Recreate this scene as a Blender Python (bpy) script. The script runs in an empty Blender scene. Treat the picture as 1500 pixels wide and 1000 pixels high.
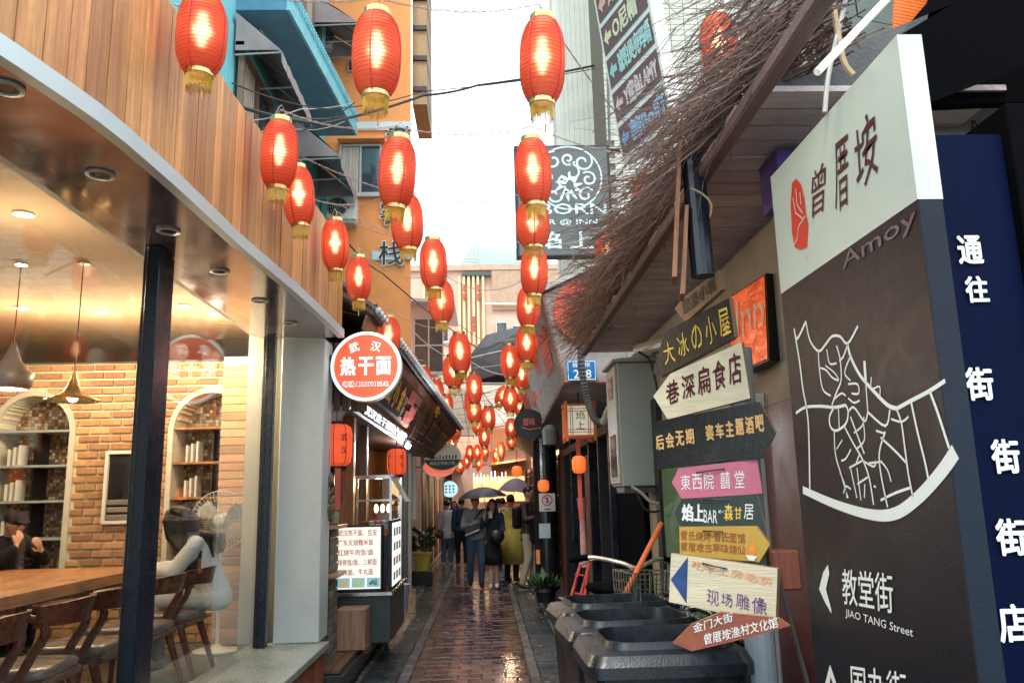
import bpy, math, random
from mathutils import Vector, Matrix
random.seed(7)
S = bpy.context.scene
COL = S.collection
R = math.radians

# ------------------------------------------------------------------ camera
F = 1177.0                                   # focal length of the 1500 px wide photograph
_a = Vector((712-750, 500-730, -F)).normalized()
_b = Vector((607-750, 500+5550, -F)); _b = (_b - _a*_a.dot(_b)).normalized()
_c = _a.cross(_b)
CAM = Vector((0, 0, 1.6))
Mw = Matrix((_c, _a, _b))                    # camera axes -> world axes
cd = bpy.data.cameras.new('camera'); cam = bpy.data.objects.new('camera', cd); COL.objects.link(cam)
cd.lens = 36*F/1500; cd.sensor_width = 36; cd.clip_start = .05; cd.clip_end = 2000
cam.matrix_world = Matrix.Translation(CAM) @ Mw.to_4x4()
S.camera = cam

def at(px, py, X=None, Y=None, Z=None):
    """point of the place seen at a photograph pixel, on the plane X=, Y= or Z="""
    d = Mw @ Vector((px-750, 500-py, -F))
    t = X/d.x if X is not None else Y/d.y if Y is not None else (Z-1.6)/d.z
    return CAM + d*t

# ------------------------------------------------------------------ world, sun, exposure
EL, AZ = R(58), R(200)
w = bpy.data.worlds.new('World'); S.world = w; w.use_nodes = True
nt = w.node_tree; bg = nt.nodes['Background']
sky = nt.nodes.new('ShaderNodeTexSky'); sky.sky_type = 'NISHITA'; sky.sun_disc = False
sky.sun_elevation = EL; sky.sun_rotation = AZ
mx = nt.nodes.new('ShaderNodeMix'); mx.data_type = 'RGBA'; mx.inputs[0].default_value = .93
mx.inputs[7].default_value = (9.1, 10.4, 11.1, 1)          # thick bright cloud cover
nt.links.new(sky.outputs[0], mx.inputs[6]); nt.links.new(mx.outputs[2], bg.inputs[0])
bg.inputs[1].default_value = .14
sl = bpy.data.lights.new('sun', 'SUN'); sun = bpy.data.objects.new('sun', sl); COL.objects.link(sun)
sl.energy = 1.5; sl.angle = R(14); sl.color = (1, .94, .86)
sun.rotation_euler = Vector((-math.sin(AZ)*math.cos(EL)*-1, -math.cos(AZ)*math.cos(EL)*-1, math.sin(EL))).to_track_quat('Z', 'Y').to_euler()
S.view_settings.view_transform = 'Standard'; S.view_settings.look = 'None'
S.view_settings.gamma = 1; S.view_settings.exposure = .85; S.view_settings.use_curve_mapping = False
S.cycles.max_bounces = 8; S.cycles.diffuse_bounces = 4; S.cycles.glossy_bounces = 4; S.cycles.transparent_max_bounces = 12
S.cycles.use_denoising = True; S.cycles.sample_clamp_indirect = 6; S.cycles.caustics_reflective = False; S.cycles.caustics_refractive = False

# ------------------------------------------------------------------ materials
MATS = {}
def mat(name, col, rough=.6, var=.18, scale=6, stretch=(1, 1, 1), bump=.15, bscale=60, metal=0, col2=None, orand=0, spec=.5,
        coat=0, emit=0, trans=0, rvar=.1, dirt=0, dirtcol=(.05, .045, .04)):
    if name in MATS: return MATS[name]
    m = bpy.data.materials.new(name); m.use_nodes = True; MATS[name] = m
    n, l = m.node_tree.nodes, m.node_tree.links
    p = n['Principled BSDF']
    tc = n.new('ShaderNodeTexCoord'); mp = n.new('ShaderNodeMapping'); mp.inputs['Scale'].default_value = stretch
    l.new(tc.outputs['Object'], mp.inputs[0])
    vec = mp.outputs[0]
    if orand:
        oi = n.new('ShaderNodeObjectInfo'); ad = n.new('ShaderNodeVectorMath'); ad.operation = 'MULTIPLY_ADD'
        l.new(oi.outputs['Random'], ad.inputs[0]); ad.inputs[1].default_value = (37, 53, 71); l.new(mp.outputs[0], ad.inputs[2]); vec = ad.outputs[0]
    nz = n.new('ShaderNodeTexNoise'); nz.inputs['Scale'].default_value = scale; nz.inputs['Detail'].default_value = 6; nz.inputs['Roughness'].default_value = .65
    l.new(vec, nz.inputs['Vector'])
    cr = n.new('ShaderNodeValToRGB'); c = Vector(col)
    cr.color_ramp.elements[0].position = .3; cr.color_ramp.elements[1].position = .72
    cr.color_ramp.elements[0].color = (*(c*(1-var)), 1)
    cr.color_ramp.elements[1].color = (*(Vector(col2) if col2 else c*(1+var)), 1)
    l.new(nz.outputs['Fac'], cr.inputs[0]); out = cr.outputs[0]
    if orand:
        hs = n.new('ShaderNodeHueSaturation'); mr = n.new('ShaderNodeMapRange')
        mr.inputs[3].default_value = 1-orand; mr.inputs[4].default_value = 1+orand
        l.new(oi.outputs['Random'], mr.inputs[0]); l.new(mr.outputs[0], hs.inputs['Value']); l.new(out, hs.inputs['Color'])
        mr2 = n.new('ShaderNodeMapRange'); mr2.inputs[3].default_value = .5-orand*.03; mr2.inputs[4].default_value = .5+orand*.03
        fr = n.new('ShaderNodeMath'); fr.operation = 'MULTIPLY'; fr.inputs[1].default_value = 7.3; f2 = n.new('ShaderNodeMath'); f2.operation = 'FRACT'
        l.new(oi.outputs['Random'], fr.inputs[0]); l.new(fr.outputs[0], f2.inputs[0]); l.new(f2.outputs[0], mr2.inputs[0]); l.new(mr2.outputs[0], hs.inputs['Hue'])
        out = hs.outputs[0]
    if dirt:
        n2 = n.new('ShaderNodeTexNoise'); n2.inputs['Scale'].default_value = 2.3; n2.inputs['Detail'].default_value = 9; n2.inputs['Roughness'].default_value = .72
        l.new(tc.outputs['Object'], n2.inputs['Vector'])
        r2 = n.new('ShaderNodeValToRGB'); r2.color_ramp.elements[0].position = .5; r2.color_ramp.elements[1].position = .74
        r2.color_ramp.elements[1].color = (dirt, dirt, dirt, 1)
        l.new(n2.outputs['Fac'], r2.inputs[0])
        m2 = n.new('ShaderNodeMix'); m2.data_type = 'RGBA'; l.new(r2.outputs[0], m2.inputs[0]); l.new(out, m2.inputs[6]); m2.inputs[7].default_value = (*dirtcol, 1)
        out = m2.outputs[2]
    l.new(out, p.inputs['Base Color'])
    if rvar:
        mr = n.new('ShaderNodeMapRange'); mr.inputs[1].default_value = .3; mr.inputs[2].default_value = .7
        mr.inputs[3].default_value = max(.02, rough-rvar); mr.inputs[4].default_value = min(1, rough+rvar)
        l.new(nz.outputs['Fac'], mr.inputs[0]); l.new(mr.outputs[0], p.inputs['Roughness'])
    else: p.inputs['Roughness'].default_value = rough
    p.inputs['Metallic'].default_value = metal; p.inputs['Specular IOR Level'].default_value = spec
    p.inputs['Coat Weight'].default_value = coat; p.inputs['Coat Roughness'].default_value = .08
    p.inputs['Transmission Weight'].default_value = trans
    if bump:
        nb = n.new('ShaderNodeTexNoise'); nb.inputs['Scale'].default_value = bscale; nb.inputs['Detail'].default_value = 4
        l.new(vec, nb.inputs['Vector']); b = n.new('ShaderNodeBump'); b.inputs['Strength'].default_value = bump; b.inputs['Distance'].default_value = .01
        l.new(nb.outputs['Fac'], b.inputs['Height']); l.new(b.outputs[0], p.inputs['Normal'])
    if emit:
        l.new(out, p.inputs['Emission Color']); p.inputs['Emission Strength'].default_value = emit
    return m

def wood(name, col, **k):
    k.setdefault('stretch', (14, 14, 1.2)); k.setdefault('scale', 2.2); k.setdefault('var', .4); k.setdefault('bump', .25); k.setdefault('bscale', 9); k.setdefault('rough', .5)
    return mat(name, col, **k)
def flat(name, col, rough=.5, emit=0, metal=0): return mat(name, col, rough=rough, var=.04, bump=0, rvar=0, emit=emit, metal=metal)

def paper_mat(name, col, mixf=.4, glow=0):
    m = bpy.data.materials.new(name); m.use_nodes = True; n, l = m.node_tree.nodes, m.node_tree.links
    n.remove(n['Principled BSDF']); out = n['Material Output']
    tr = n.new('ShaderNodeBsdfTranslucent'); tr.inputs[0].default_value = (*col, 1)
    df = n.new('ShaderNodeBsdfPrincipled'); df.inputs['Base Color'].default_value = (*(Vector(col)*.8), 1); df.inputs['Roughness'].default_value = .38
    rf = n.new('ShaderNodeBsdfRefraction'); rf.inputs['Color'].default_value = (1, .62, .42, 1); rf.inputs['Roughness'].default_value = .8; rf.inputs['IOR'].default_value = 1.2
    m1 = n.new('ShaderNodeMixShader'); m1.inputs[0].default_value = .38; l.new(tr.outputs[0], m1.inputs[1]); l.new(df.outputs[0], m1.inputs[2])
    m2 = n.new('ShaderNodeMixShader'); m2.inputs[0].default_value = mixf; l.new(m1.outputs[0], m2.inputs[1]); l.new(rf.outputs[0], m2.inputs[2])
    l.new(m2.outputs[0], out.inputs[0]); MATS[name] = m; return m

def glass_mat(name, tint=(1, 1, 1), rough=.0, ior=1.5, gain=1.0):
    m = bpy.data.materials.new(name); m.use_nodes = True; n, l = m.node_tree.nodes, m.node_tree.links
    n.remove(n['Principled BSDF']); out = n['Material Output']
    t = n.new('ShaderNodeBsdfTransparent'); t.inputs[0].default_value = (*tint, 1)
    g = n.new('ShaderNodeBsdfGlossy'); g.inputs['Roughness'].default_value = rough
    fr = n.new('ShaderNodeLayerWeight'); fr.inputs[0].default_value = .5      # facing term, Schlick's curve on both faces
    pw = n.new('ShaderNodeMath'); pw.operation = 'POWER'; pw.inputs[1].default_value = 4; l.new(fr.outputs['Facing'], pw.inputs[0])
    mu = n.new('ShaderNodeMath'); mu.operation = 'MULTIPLY_ADD'; mu.inputs[1].default_value = gain; mu.inputs[2].default_value = .035*gain; mu.use_clamp = True
    mi = n.new('ShaderNodeMixShader'); l.new(pw.outputs[0], mu.inputs[0]); l.new(mu.outputs[0], mi.inputs[0]); l.new(t.outputs[0], mi.inputs[1]); l.new(g.outputs[0], mi.inputs[2])
    l.new(mi.outputs[0], out.inputs[0]); MATS[name] = m; return m

# ------------------------------------------------------------------ mesh helpers
def V(*a): return Vector(a)
class MB:
    def __init__(s): s.v = []; s.f = []; s.mi = []; s.m = 0
    def add(s, vs, fs):
        o = len(s.v); s.v += [Vector(v) for v in vs]
        for f in fs: s.f.append([o+i for i in f]); s.mi.append(s.m)
        return s
    def box(s, x0, x1, y0, y1, z0, z1, rot=None, c=None):
        vs = [V(x, y, z) for z in (z0, z1) for y in (y0, y1) for x in (x0, x1)]
        if rot is not None:
            c = c or sum(vs, V(0, 0, 0))/8; vs = [c + rot @ (v-c) for v in vs]
        return s.add(vs, [(0, 2, 3, 1), (4, 5, 7, 6), (0, 1, 5, 4), (2, 6, 7, 3), (0, 4, 6, 2), (1, 3, 7, 5)])
    def bbox(s, x0, x1, y0, y1, z0, z1, b=.004):
        """box with chamfered edges"""
        xs, ys, zs = (x0, x1), (y0, y1), (z0, z1); sg = (1, -1); vs = []; fs = []; idx = {}
        for i in (0, 1):
            for j in (0, 1):
                for k in (0, 1):
                    p = V(xs[i], ys[j], zs[k]); d = V(sg[i]*b, sg[j]*b, sg[k]*b)
                    for ax in range(3):
                        q = p.copy()
                        for o in range(3):
                            if o != ax: q[o] += d[o]
                        idx[(i, j, k, ax)] = len(vs); vs.append(q)
        for ax in range(3):
            o1, o2 = (ax+1) % 3, (ax+2) % 3
            for e in (0, 1):
                q = []
                for a, c2 in ((0, 0), (1, 0), (1, 1), (0, 1)):
                    key = [0, 0, 0]; key[ax] = e; key[o1] = a; key[o2] = c2; q.append(idx[(*key, ax)])
                fs.append(q if e else q[::-1])
        for ax in range(3):
            o1, o2 = (ax+1) % 3, (ax+2) % 3
            for a in (0, 1):
                for c2 in (0, 1):
                    k0 = [0, 0, 0]; k0[o1] = a; k0[o2] = c2; k1 = list(k0); k1[ax] = 1
                    q = [idx[(*k0, o1)], idx[(*k1, o1)], idx[(*k1, o2)], idx[(*k0, o2)]]
                    fs.append(q if a != c2 else q[::-1])
        for i in (0, 1):
            for j in (0, 1):
                for k in (0, 1):
                    q = [idx[(i, j, k, 0)], idx[(i, j, k, 1)], idx[(i, j, k, 2)]]; fs.append(q if (i+j+k) % 2 else q[::-1])
        return s.add(vs, fs)
    def prism(s, poly, ext):
        """poly: list of 3D points, ext: extrusion vector"""
        n = len(poly); ext = Vector(ext); vs = [Vector(p) for p in poly]+[Vector(p)+ext for p in poly]
        return s.add(vs, [tuple(range(n)), tuple(range(2*n-1, n-1, -1))]+[(i, i+n, (i+1) % n+n, (i+1) % n) for i in range(n)])
    def tube(s, pts, r, n=8, cap=True, sq=None):
        pts = [Vector(p) for p in pts]; k = len(pts); rs = r if isinstance(r, (list, tuple)) else [r]*k
        vs = []; pu = None
        for i, p in enumerate(pts):
            d = (pts[min(i+1, k-1)]-pts[max(i-1, 0)]).normalized()
            if pu is None: u = d.orthogonal().normalized() if abs(d.z) > .99 else d.cross(V(0, 0, 1)).normalized()
            else: u = (pu-d*pu.dot(d)).normalized()
            pu = u; w_ = d.cross(u)
            for j in range(n):
                a = 2*math.pi*j/n + (math.pi/4 if n == 4 else 0); vs.append(p+(u*math.cos(a)+w_*math.sin(a))*rs[i])
        fs = [(i*n+j, i*n+(j+1) % n, (i+1)*n+(j+1) % n, (i+1)*n+j) for i in range(k-1) for j in range(n)]
        if cap: fs += [tuple(range(n-1, -1, -1)), tuple((k-1)*n+j for j in range(n))]
        return s.add(vs, fs)
    def lathe(s, prof, c=(0, 0, 0), n=20, axis='z', caps=True, sx=1, sy=1):
        c = Vector(c); vs = []; k = len(prof)
        for r, h in prof:
            for j in range(n):
                a = 2*math.pi*j/n; x, y = r*math.cos(a)*sx, r*math.sin(a)*sy
                vs.append(c+(V(x, y, h) if axis == 'z' else V(x, -h, y) if axis == 'y' else V(h, x, y)))
        fs = [(i*n+j, i*n+(j+1) % n, (i+1)*n+(j+1) % n, (i+1)*n+j) for i in range(k-1) for j in range(n)]
        if caps: fs += [tuple(range(n-1, -1, -1)), tuple((k-1)*n+j for j in range(n))]
        return s.add(vs, fs)
    def ell(s, c, rx, ry, rz, n=14, m=9, rot=None):
        vs = []; c = Vector(c)
        for i in range(1, m):
            t = math.pi*i/m
            for j in range(n):
                a = 2*math.pi*j/n; q = V(rx*math.sin(t)*math.cos(a), ry*math.sin(t)*math.sin(a), rz*math.cos(t)); vs.append(c+(rot@q if rot else q))
        q1, q2 = V(0, 0, rz), V(0, 0, -rz); vs += [c+(rot@q1 if rot else q1), c+(rot@q2 if rot else q2)]; N = len(vs)
        fs = [(i*n+j, (i+1)*n+j, (i+1)*n+(j+1) % n, i*n+(j+1) % n) for i in range(m-2) for j in range(n)]
        fs += [(N-2, j, (j+1) % n) for j in range(n)]+[(N-1, (m-2)*n+(j+1) % n, (m-2)*n+j) for j in range(n)]
        return s.add(vs, fs)
    def loft(s, rings, cap=True):
        n = len(rings[0]); k = len(rings); vs = [p for r in rings for p in r]
        fs = [(i*n+j, i*n+(j+1) % n, (i+1)*n+(j+1) % n, (i+1)*n+j) for i in range(k-1) for j in range(n)]
        if cap: fs += [tuple(range(n-1, -1, -1)), tuple((k-1)*n+j for j in range(n))]
        return s.add(vs, fs)
    def mesh(s, name, mats, off=V(0, 0, 0), smooth=False):
        me = bpy.data.meshes.new(name); me.from_pydata([v-off for v in s.v], [], s.f)
        for m in (mats if isinstance(mats, (list, tuple)) else [mats]): me.materials.append(m)
        if isinstance(mats, (list, tuple)) and len(mats) > 1: me.polygons.foreach_set('material_index', s.mi)
        if smooth: me.shade_smooth()
        me.update(); return me
    def build(s, name, mats, parent=None, smooth=False, origin=None, sharp=None):
        if parent is not None: off = woff(parent)
        elif origin is not None: off = Vector(origin)
        else:
            mn = [min(v[i] for v in s.v) for i in range(3)]; mxx = [max(v[i] for v in s.v) for i in range(3)]
            off = V((mn[0]+mxx[0])/2, (mn[1]+mxx[1])/2, mn[2])
        me = s.mesh(name, mats, off, smooth)
        if sharp: me.set_sharp_from_angle(angle=R(sharp))
        o = bpy.data.objects.new(name, me); COL.objects.link(o)
        if parent is not None: o.parent = parent
        else: o.location = off
        return o
def woff(o):
    v = V(0, 0, 0)
    while o is not None: v = v+o.location; o = o.parent
    return v
def tag(o, label=None, cat=None, group=None, kind=None):
    if label: o['label'] = label
    if cat: o['category'] = cat
    if group: o['group'] = group
    if kind: o['kind'] = kind
    return o
def thing(name, loc, label, cat, group=None):
    o = bpy.data.objects.new(name, None); COL.objects.link(o); o.location = loc; o.empty_display_size = .1
    return tag(o, label, cat, group)
def struct(o): o['kind'] = 'structure'; return o
def copy_tree(o, parent=None):
    c = o.copy(); COL.objects.link(c)
    if parent is not None: c.parent = parent
    for ch in list(o.children): copy_tree(ch, c)
    return c
def inst(src, loc, parent, rot=None, name=None):
    """another piece that shares the mesh of src, loc in world coordinates"""
    c = bpy.data.objects.new(name or src.name.split('.')[0], src.data); COL.objects.link(c); c.parent = parent
    c.location = Vector(loc)-woff(parent)
    if rot: c.rotation_euler = rot
    return c
def rrect(cx, cy, z, wx, wy, r, n=4):
    out = []
    for (sx, sy, a0) in ((1, 1, 0), (-1, 1, 90), (-1, -1, 180), (1, -1, 270)):
        for i in range(n+1):
            a = R(a0+90*i/n); out.append(V(cx+sx*(wx/2-r)+r*math.cos(a), cy+sy*(wy/2-r)+r*math.sin(a), z))
    return out
def light(name, loc, power, col=(1, .8, .55), r=.05, parent=None):
    d = bpy.data.lights.new(name, 'POINT'); d.energy = power; d.color = col; d.shadow_soft_size = r
    o = bpy.data.objects.new(name, d); COL.objects.link(o)
    if parent is not None: o.parent = parent; o.location = Vector(loc)-woff(parent)
    else: o.location = loc
    return o

# text: glyph faces of the built-in font fitted to a parallelogram O, U (width), Vv (height)
_fc = bpy.data.curves.new('lettering', 'FONT'); _fo = bpy.data.objects.new('lettering_source', _fc)
WS = bpy.data.scenes.new('workbench'); _GC = {}          # a second, nearly empty scene keeps evaluation quick
def evaluated(o):
    WS.collection.objects.link(o); vl = WS.view_layers[0]; vl.update()
    me = bpy.data.meshes.new_from_object(o.evaluated_get(vl.depsgraph)); WS.collection.objects.unlink(o); return me
def glyphs(s, bold=0, res=2):
    if s in _GC: return _GC[s]
    _fc.body = s; _fc.offset = bold; _fc.resolution_u = res; me = evaluated(_fo)
    vs = [v.co.copy() for v in me.vertices]; fs = [tuple(p.vertices) for p in me.polygons]; bpy.data.meshes.remove(me)
    _GC[s] = (vs, fs); return vs, fs
def text_into(mb, s, O, U, Vv, off=.002, bold=0, nrm=None, rough=0, res=2):
    if bold > .015:          # heavy strokes: copies of the thin glyph nudged sideways, each a hair further out
        nr = nrm if nrm is not None else Vector(U).cross(Vector(Vv)).normalized(); h = Vector(Vv); e = min(bold*.75, .05)
        ud = Vector(U).normalized()*h.length
        for i, (dx, dy) in enumerate(((-1, -1), (1, -1), (-1, 1), (1, 1), (0, 0), (0, 1.2), (1.2, 0), (-1.2, 0), (0, -1.2)) if bold > .035 else ((-1, -.6), (1, .6), (0, 0), (1, -.6))):
            text_into(mb, s, Vector(O)+ud*(e*(dx+1))*.6+h*(e*(dy+1))*.6, Vector(U)-ud*e*1.2, h*(1-1.2*e), off+i*.00012, 0, nr, rough, res)
        return
    vs, fs = glyphs(s, 0, res)
    if not vs: return
    x0, x1 = min(v.x for v in vs), max(v.x for v in vs); y0, y1 = min(v.y for v in vs), max(v.y for v in vs)
    nr = nrm if nrm is not None else Vector(U).cross(Vector(Vv)).normalized()
    out = []
    for v in vs:
        a, b = (v.x-x0)/(x1-x0), (v.y-y0)/(y1-y0)
        if rough: a += math.sin(b*9+a*5)*rough*.35; b += math.sin(a*11+1.3)*rough
        out.append(Vector(O)+Vector(U)*a+Vector(Vv)*b+nr*off)
    mb.add(out, fs)
def ribbon(mb, pts, wd, nrm, closed=False):
    """flat stroke of width wd along 3D pts lying on a surface with normal nrm"""
    pts = [Vector(p) for p in pts]; k = len(pts); vs = []; ws = wd if isinstance(wd, (list, tuple)) else [wd]*k
    for i, p in enumerate(pts):
        if closed: d = (pts[(i+1) % k]-pts[(i-1) % k])
        else: d = (pts[min(i+1, k-1)]-pts[max(i-1, 0)])
        sd = nrm.cross(d.normalized()); vs += [p+sd*ws[i]/2, p-sd*ws[i]/2]
    e = k if closed else k-1
    mb.add(vs, [(2*i, 2*i+1, (2*i+3) % (2*k), (2*i+2) % (2*k)) for i in range(e)])
def lerp(a, b, t): return Vector(a)*(1-t)+Vector(b)*t
def disc(mb, c, r, nrm, n=32, up=V(0, 0, 1), sx=1):
    u = up.cross(nrm).normalized(); vv = nrm.cross(u)
    mb.add([Vector(c)+u*math.cos(2*math.pi*i/n)*r*sx+vv*math.sin(2*math.pi*i/n)*r for i in range(n)], [tuple(range(n))])

# ------------------------------------------------------------------ palette
M_conc = mat('wet_concrete', (.075, .08, .08), rough=.2, rvar=.14, var=.35, scale=5, bump=.35, bscale=70, dirt=.6, dirtcol=(.04, .042, .042))
M_slab = mat('wet_paving_slab', (.06, .064, .068), rough=.16, rvar=.12, var=.4, scale=7, bump=.3, bscale=60, orand=.3, dirt=.5, dirtcol=(.035, .035, .04))
M_paver = mat('wet_red_paver', (.045, .03, .034), rough=.1, rvar=.08, var=.45, col2=(.12, .05, .042), scale=9, bump=.16, bscale=40, spec=.8, orand=.6, dirt=.7, dirtcol=(.05, .035, .04))
M_kerb = mat('kerb_stone', (.11, .105, .1), rough=.22, rvar=.12, var=.3, bump=.3, orand=.25, dirt=.5)
M_joint = mat('mortar_joint', (.035, .032, .03), rough=.3, bump=.2)
M_cedar = wood('cedar_plank', (.56, .2, .055), orand=.28, rough=.5, scale=1.5, stretch=(16, 16, 1), col2=(.82, .38, .13), dirt=.45, dirtcol=(.33, .12, .04))
M_darkwood = wood('dark_wood', (.1, .045, .025), orand=.3)
M_dwoodh = wood('dark_wood_lengthwise', (.13, .06, .035), orand=.35, stretch=(14, 1.2, 14), rough=.42)
M_chairwood = wood('chair_wood', (.12, .035, .018), rough=.3, stretch=(3, 3, 3), scale=6, bump=.05)
M_tablewood = wood('table_wood', (.42, .2, .09), stretch=(12, 1.2, 12), rough=.35)
M_alu = mat('brushed_aluminium', (.5, .56, .57), rough=.42, metal=.35, var=.02, bump=0, rvar=.03)
M_soffit = mat('polished_soffit_panel', (.36, .31, .34), rough=.13, rvar=.06, metal=.75, var=.25, scale=2.5, bump=.05, bscale=5)
M_navy = mat('dark_steel_frame', (.005, .011, .022), rough=.28, var=.1, bump=.0)
M_cream = mat('cream_plaster', (.66, .63, .52), rough=.7, var=.06, bump=.08)
M_pillar = mat('pale_painted_pillar', (.6, .64, .62), rough=.45, var=.05, bump=.05)
M_terr = mat('speckled_granite_sill', (.33, .36, .33), rough=.3, rvar=.15, var=.3, scale=110, bump=.1, dirt=.75, dirtcol=(.07, .09, .07))
M_brick = mat('warm_brick', (.56, .3, .14), rough=.8, var=.25, scale=12, bump=.5, bscale=50, orand=.35)
M_bmort = mat('pale_brick_mortar', (.8, .72, .56), rough=.9, var=.12, bump=.3)
M_gbrick = mat('grey_brick', (.17, .15, .12), rough=.7, var=.3, bump=.5, orand=.4)
M_orange = mat('orange_render', (.86, .31, .095), rough=.8, var=.08, scale=1.5, bump=.15, bscale=90, dirt=.55, dirtcol=(.5, .19, .08))
M_blue = mat('turquoise_render', (.2, .56, .6), rough=.7, var=.12, scale=1.6, bump=.15, dirt=.3, dirtcol=(.1, .3, .36))
M_band = mat('pale_blue_band', (.58, .66, .66), rough=.7, var=.08)
M_pink = mat('pink_render', (.68, .47, .38), rough=.8, var=.08, scale=1.4, bump=.1, dirt=.3, dirtcol=(.5, .34, .27))
M_ptrim = mat('cream_stripe', (.85, .72, .4), rough=.7, var=.05)
M_white = mat('white_paint', (.75, .74, .7), rough=.55, var=.06, bump=.05)
M_glassd = mat('dark_window_glass', (.05, .065, .075), rough=.06, rvar=.02, var=.3, bump=0, spec=.8)
M_curtain = mat('pale_curtain', (.5, .42, .34), rough=.9, var=.25, scale=3, stretch=(8, 8, .6))
M_gmetal = mat('window_frame_metal', (.45, .45, .43), rough=.4, var=.1)
M_awn = mat('striped_awning_cloth', (.26, .17, .18), rough=.85, var=.3, scale=3, stretch=(.2, 7, .2), bump=.1, col2=(.55, .45, .42))
M_tile = mat('pale_wall_tile', (.58, .56, .48), rough=.45, var=.12, bump=.15, orand=.15)
M_corr = mat('grey_rendered_wall', (.62, .62, .55), rough=.75, var=.06, bump=.15, dirt=.35, dirtcol=(.42, .42, .38))
M_stone = mat('rough_grey_render', (.31, .29, .265), rough=.85, var=.3, scale=7, bump=.8, bscale=35, dirt=.5, dirtcol=(.15, .14, .13))
M_soffw = mat('weathered_soffit_board', (.66, .54, .52), rough=.8, var=.2, scale=5, stretch=(1, 9, 1), bump=.4, orand=.15, dirt=.45, dirtcol=(.16, .11, .11))
M_wallr = mat('stained_cream_wall', (.36, .31, .25), rough=.85, var=.15, scale=3, bump=.35, dirt=.6, dirtcol=(.2, .16, .13))
M_green = mat('worn_green_paint', (.1, .2, .09), rough=.55, var=.4, scale=4, stretch=(2, 2, .8), bump=.3, dirt=.6, dirtcol=(.22, .25, .17))
M_maroon = mat('maroon_paint', (.13, .035, .045), rough=.45, rvar=.15, var=.2, scale=3, bump=.15, dirt=.35, dirtcol=(.07, .03, .035))
M_black = mat('black_paint', (.005, .005, .006), rough=.45, var=.2, bump=.05)
M_blackm = mat('matt_black', (.0035, .0035, .0045), rough=.9, var=.2, bump=.05, spec=.03)
M_pvc = mat('pvc_pipe', (.45, .44, .4), rough=.45, var=.12, bump=.05, dirt=.4)
M_pipe_dark = mat('dark_conduit', (.1, .1, .095), rough=.5, var=.3, scale=20)
M_rtile = mat('dark_roof_tile', (.075, .07, .07), rough=.6, var=.35, bump=.4, orand=.3)
M_bin = mat('dark_bin_plastic', (.01, .014, .02), rough=.33, rvar=.12, var=.35, scale=14, bump=.12, bscale=90, dirt=0)
M_gold = mat('gold_thread', (.62, .38, .05), rough=.5, var=.3, scale=60)
M_brass = mat('brass_cap', (.62, .45, .2), rough=.25, metal=1, var=.1)
M_cable = mat('black_cable', (.015, .015, .017), rough=.5, var=.2)
M_wirer = mat('twisted_pink_wire', (.4, .27, .23), rough=.6, var=.4, scale=90)
M_steel = mat('stainless_steel', (.5, .5, .48), rough=.25, metal=1, var=.15, bump=.05)
M_skin = mat('skin', (.5, .28, .2), rough=.5, var=.06, bump=.05)
M_hair = mat('black_hair', (.012, .009, .008), rough=.38, var=.4, scale=60, stretch=(1, 1, .1), bump=.4, bscale=120)
M_twig = mat('brown_twig', (.045, .017, .012), rough=.33, rvar=.15, var=.5, scale=20, col2=(.17, .075, .045))
M_totgrey = mat('totem_dark_face', (.014, .0125, .018), spec=.22, rough=.4, dirt=.3, dirtcol=(.035, .032, .04), rvar=.07, var=.1, scale=25, bump=.1, bscale=160)
M_totside = mat('totem_edge_navy', (.006, .011, .022), rough=.5, spec=.25, var=.1, scale=25, bump=.1, bscale=160)
M_totwhite = mat('totem_white_face', (.6, .67, .58), rough=.35, var=.03, bump=.03, dirt=.12, dirtcol=(.45, .45, .38))
M_navysign = mat('navy_sign_face', (.0015, .0045, .026), rough=.5, var=.15, scale=4, bump=.03, spec=.05)
M_ink = flat('print_white', (.84, .88, .84), .5)
M_inkmar = flat('print_maroon', (.075, .008, .012), .5)
M_inkred = flat('print_red', (.72, .03, .01), .45)
M_glass = glass_mat('shop_glass', (.97, .98, .97), ior=1.5, gain=.72)
M_glassw = glass_mat('case_glass', (.93, .96, .97), rough=.02, ior=1.45)
M_paper = paper_mat('red_lantern_silk', (.95, .135, .065))
M_paperf = mat('orange_red_lantern_cloth', (.85, .1, .03), rough=.7, var=.06, bump=.1, emit=.35)

# ------------------------------------------------------------------ setting: ground
YF = 33.0
g = MB(); g.add([V(-60, -20, -.03), V(60, -20, -.03), V(60, 140, -.03), V(-60, 140, -.03)], [(0, 1, 2, 3)])
ground = struct(g.build('ground', M_conc, origin=(0, 0, -.03)))
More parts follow.
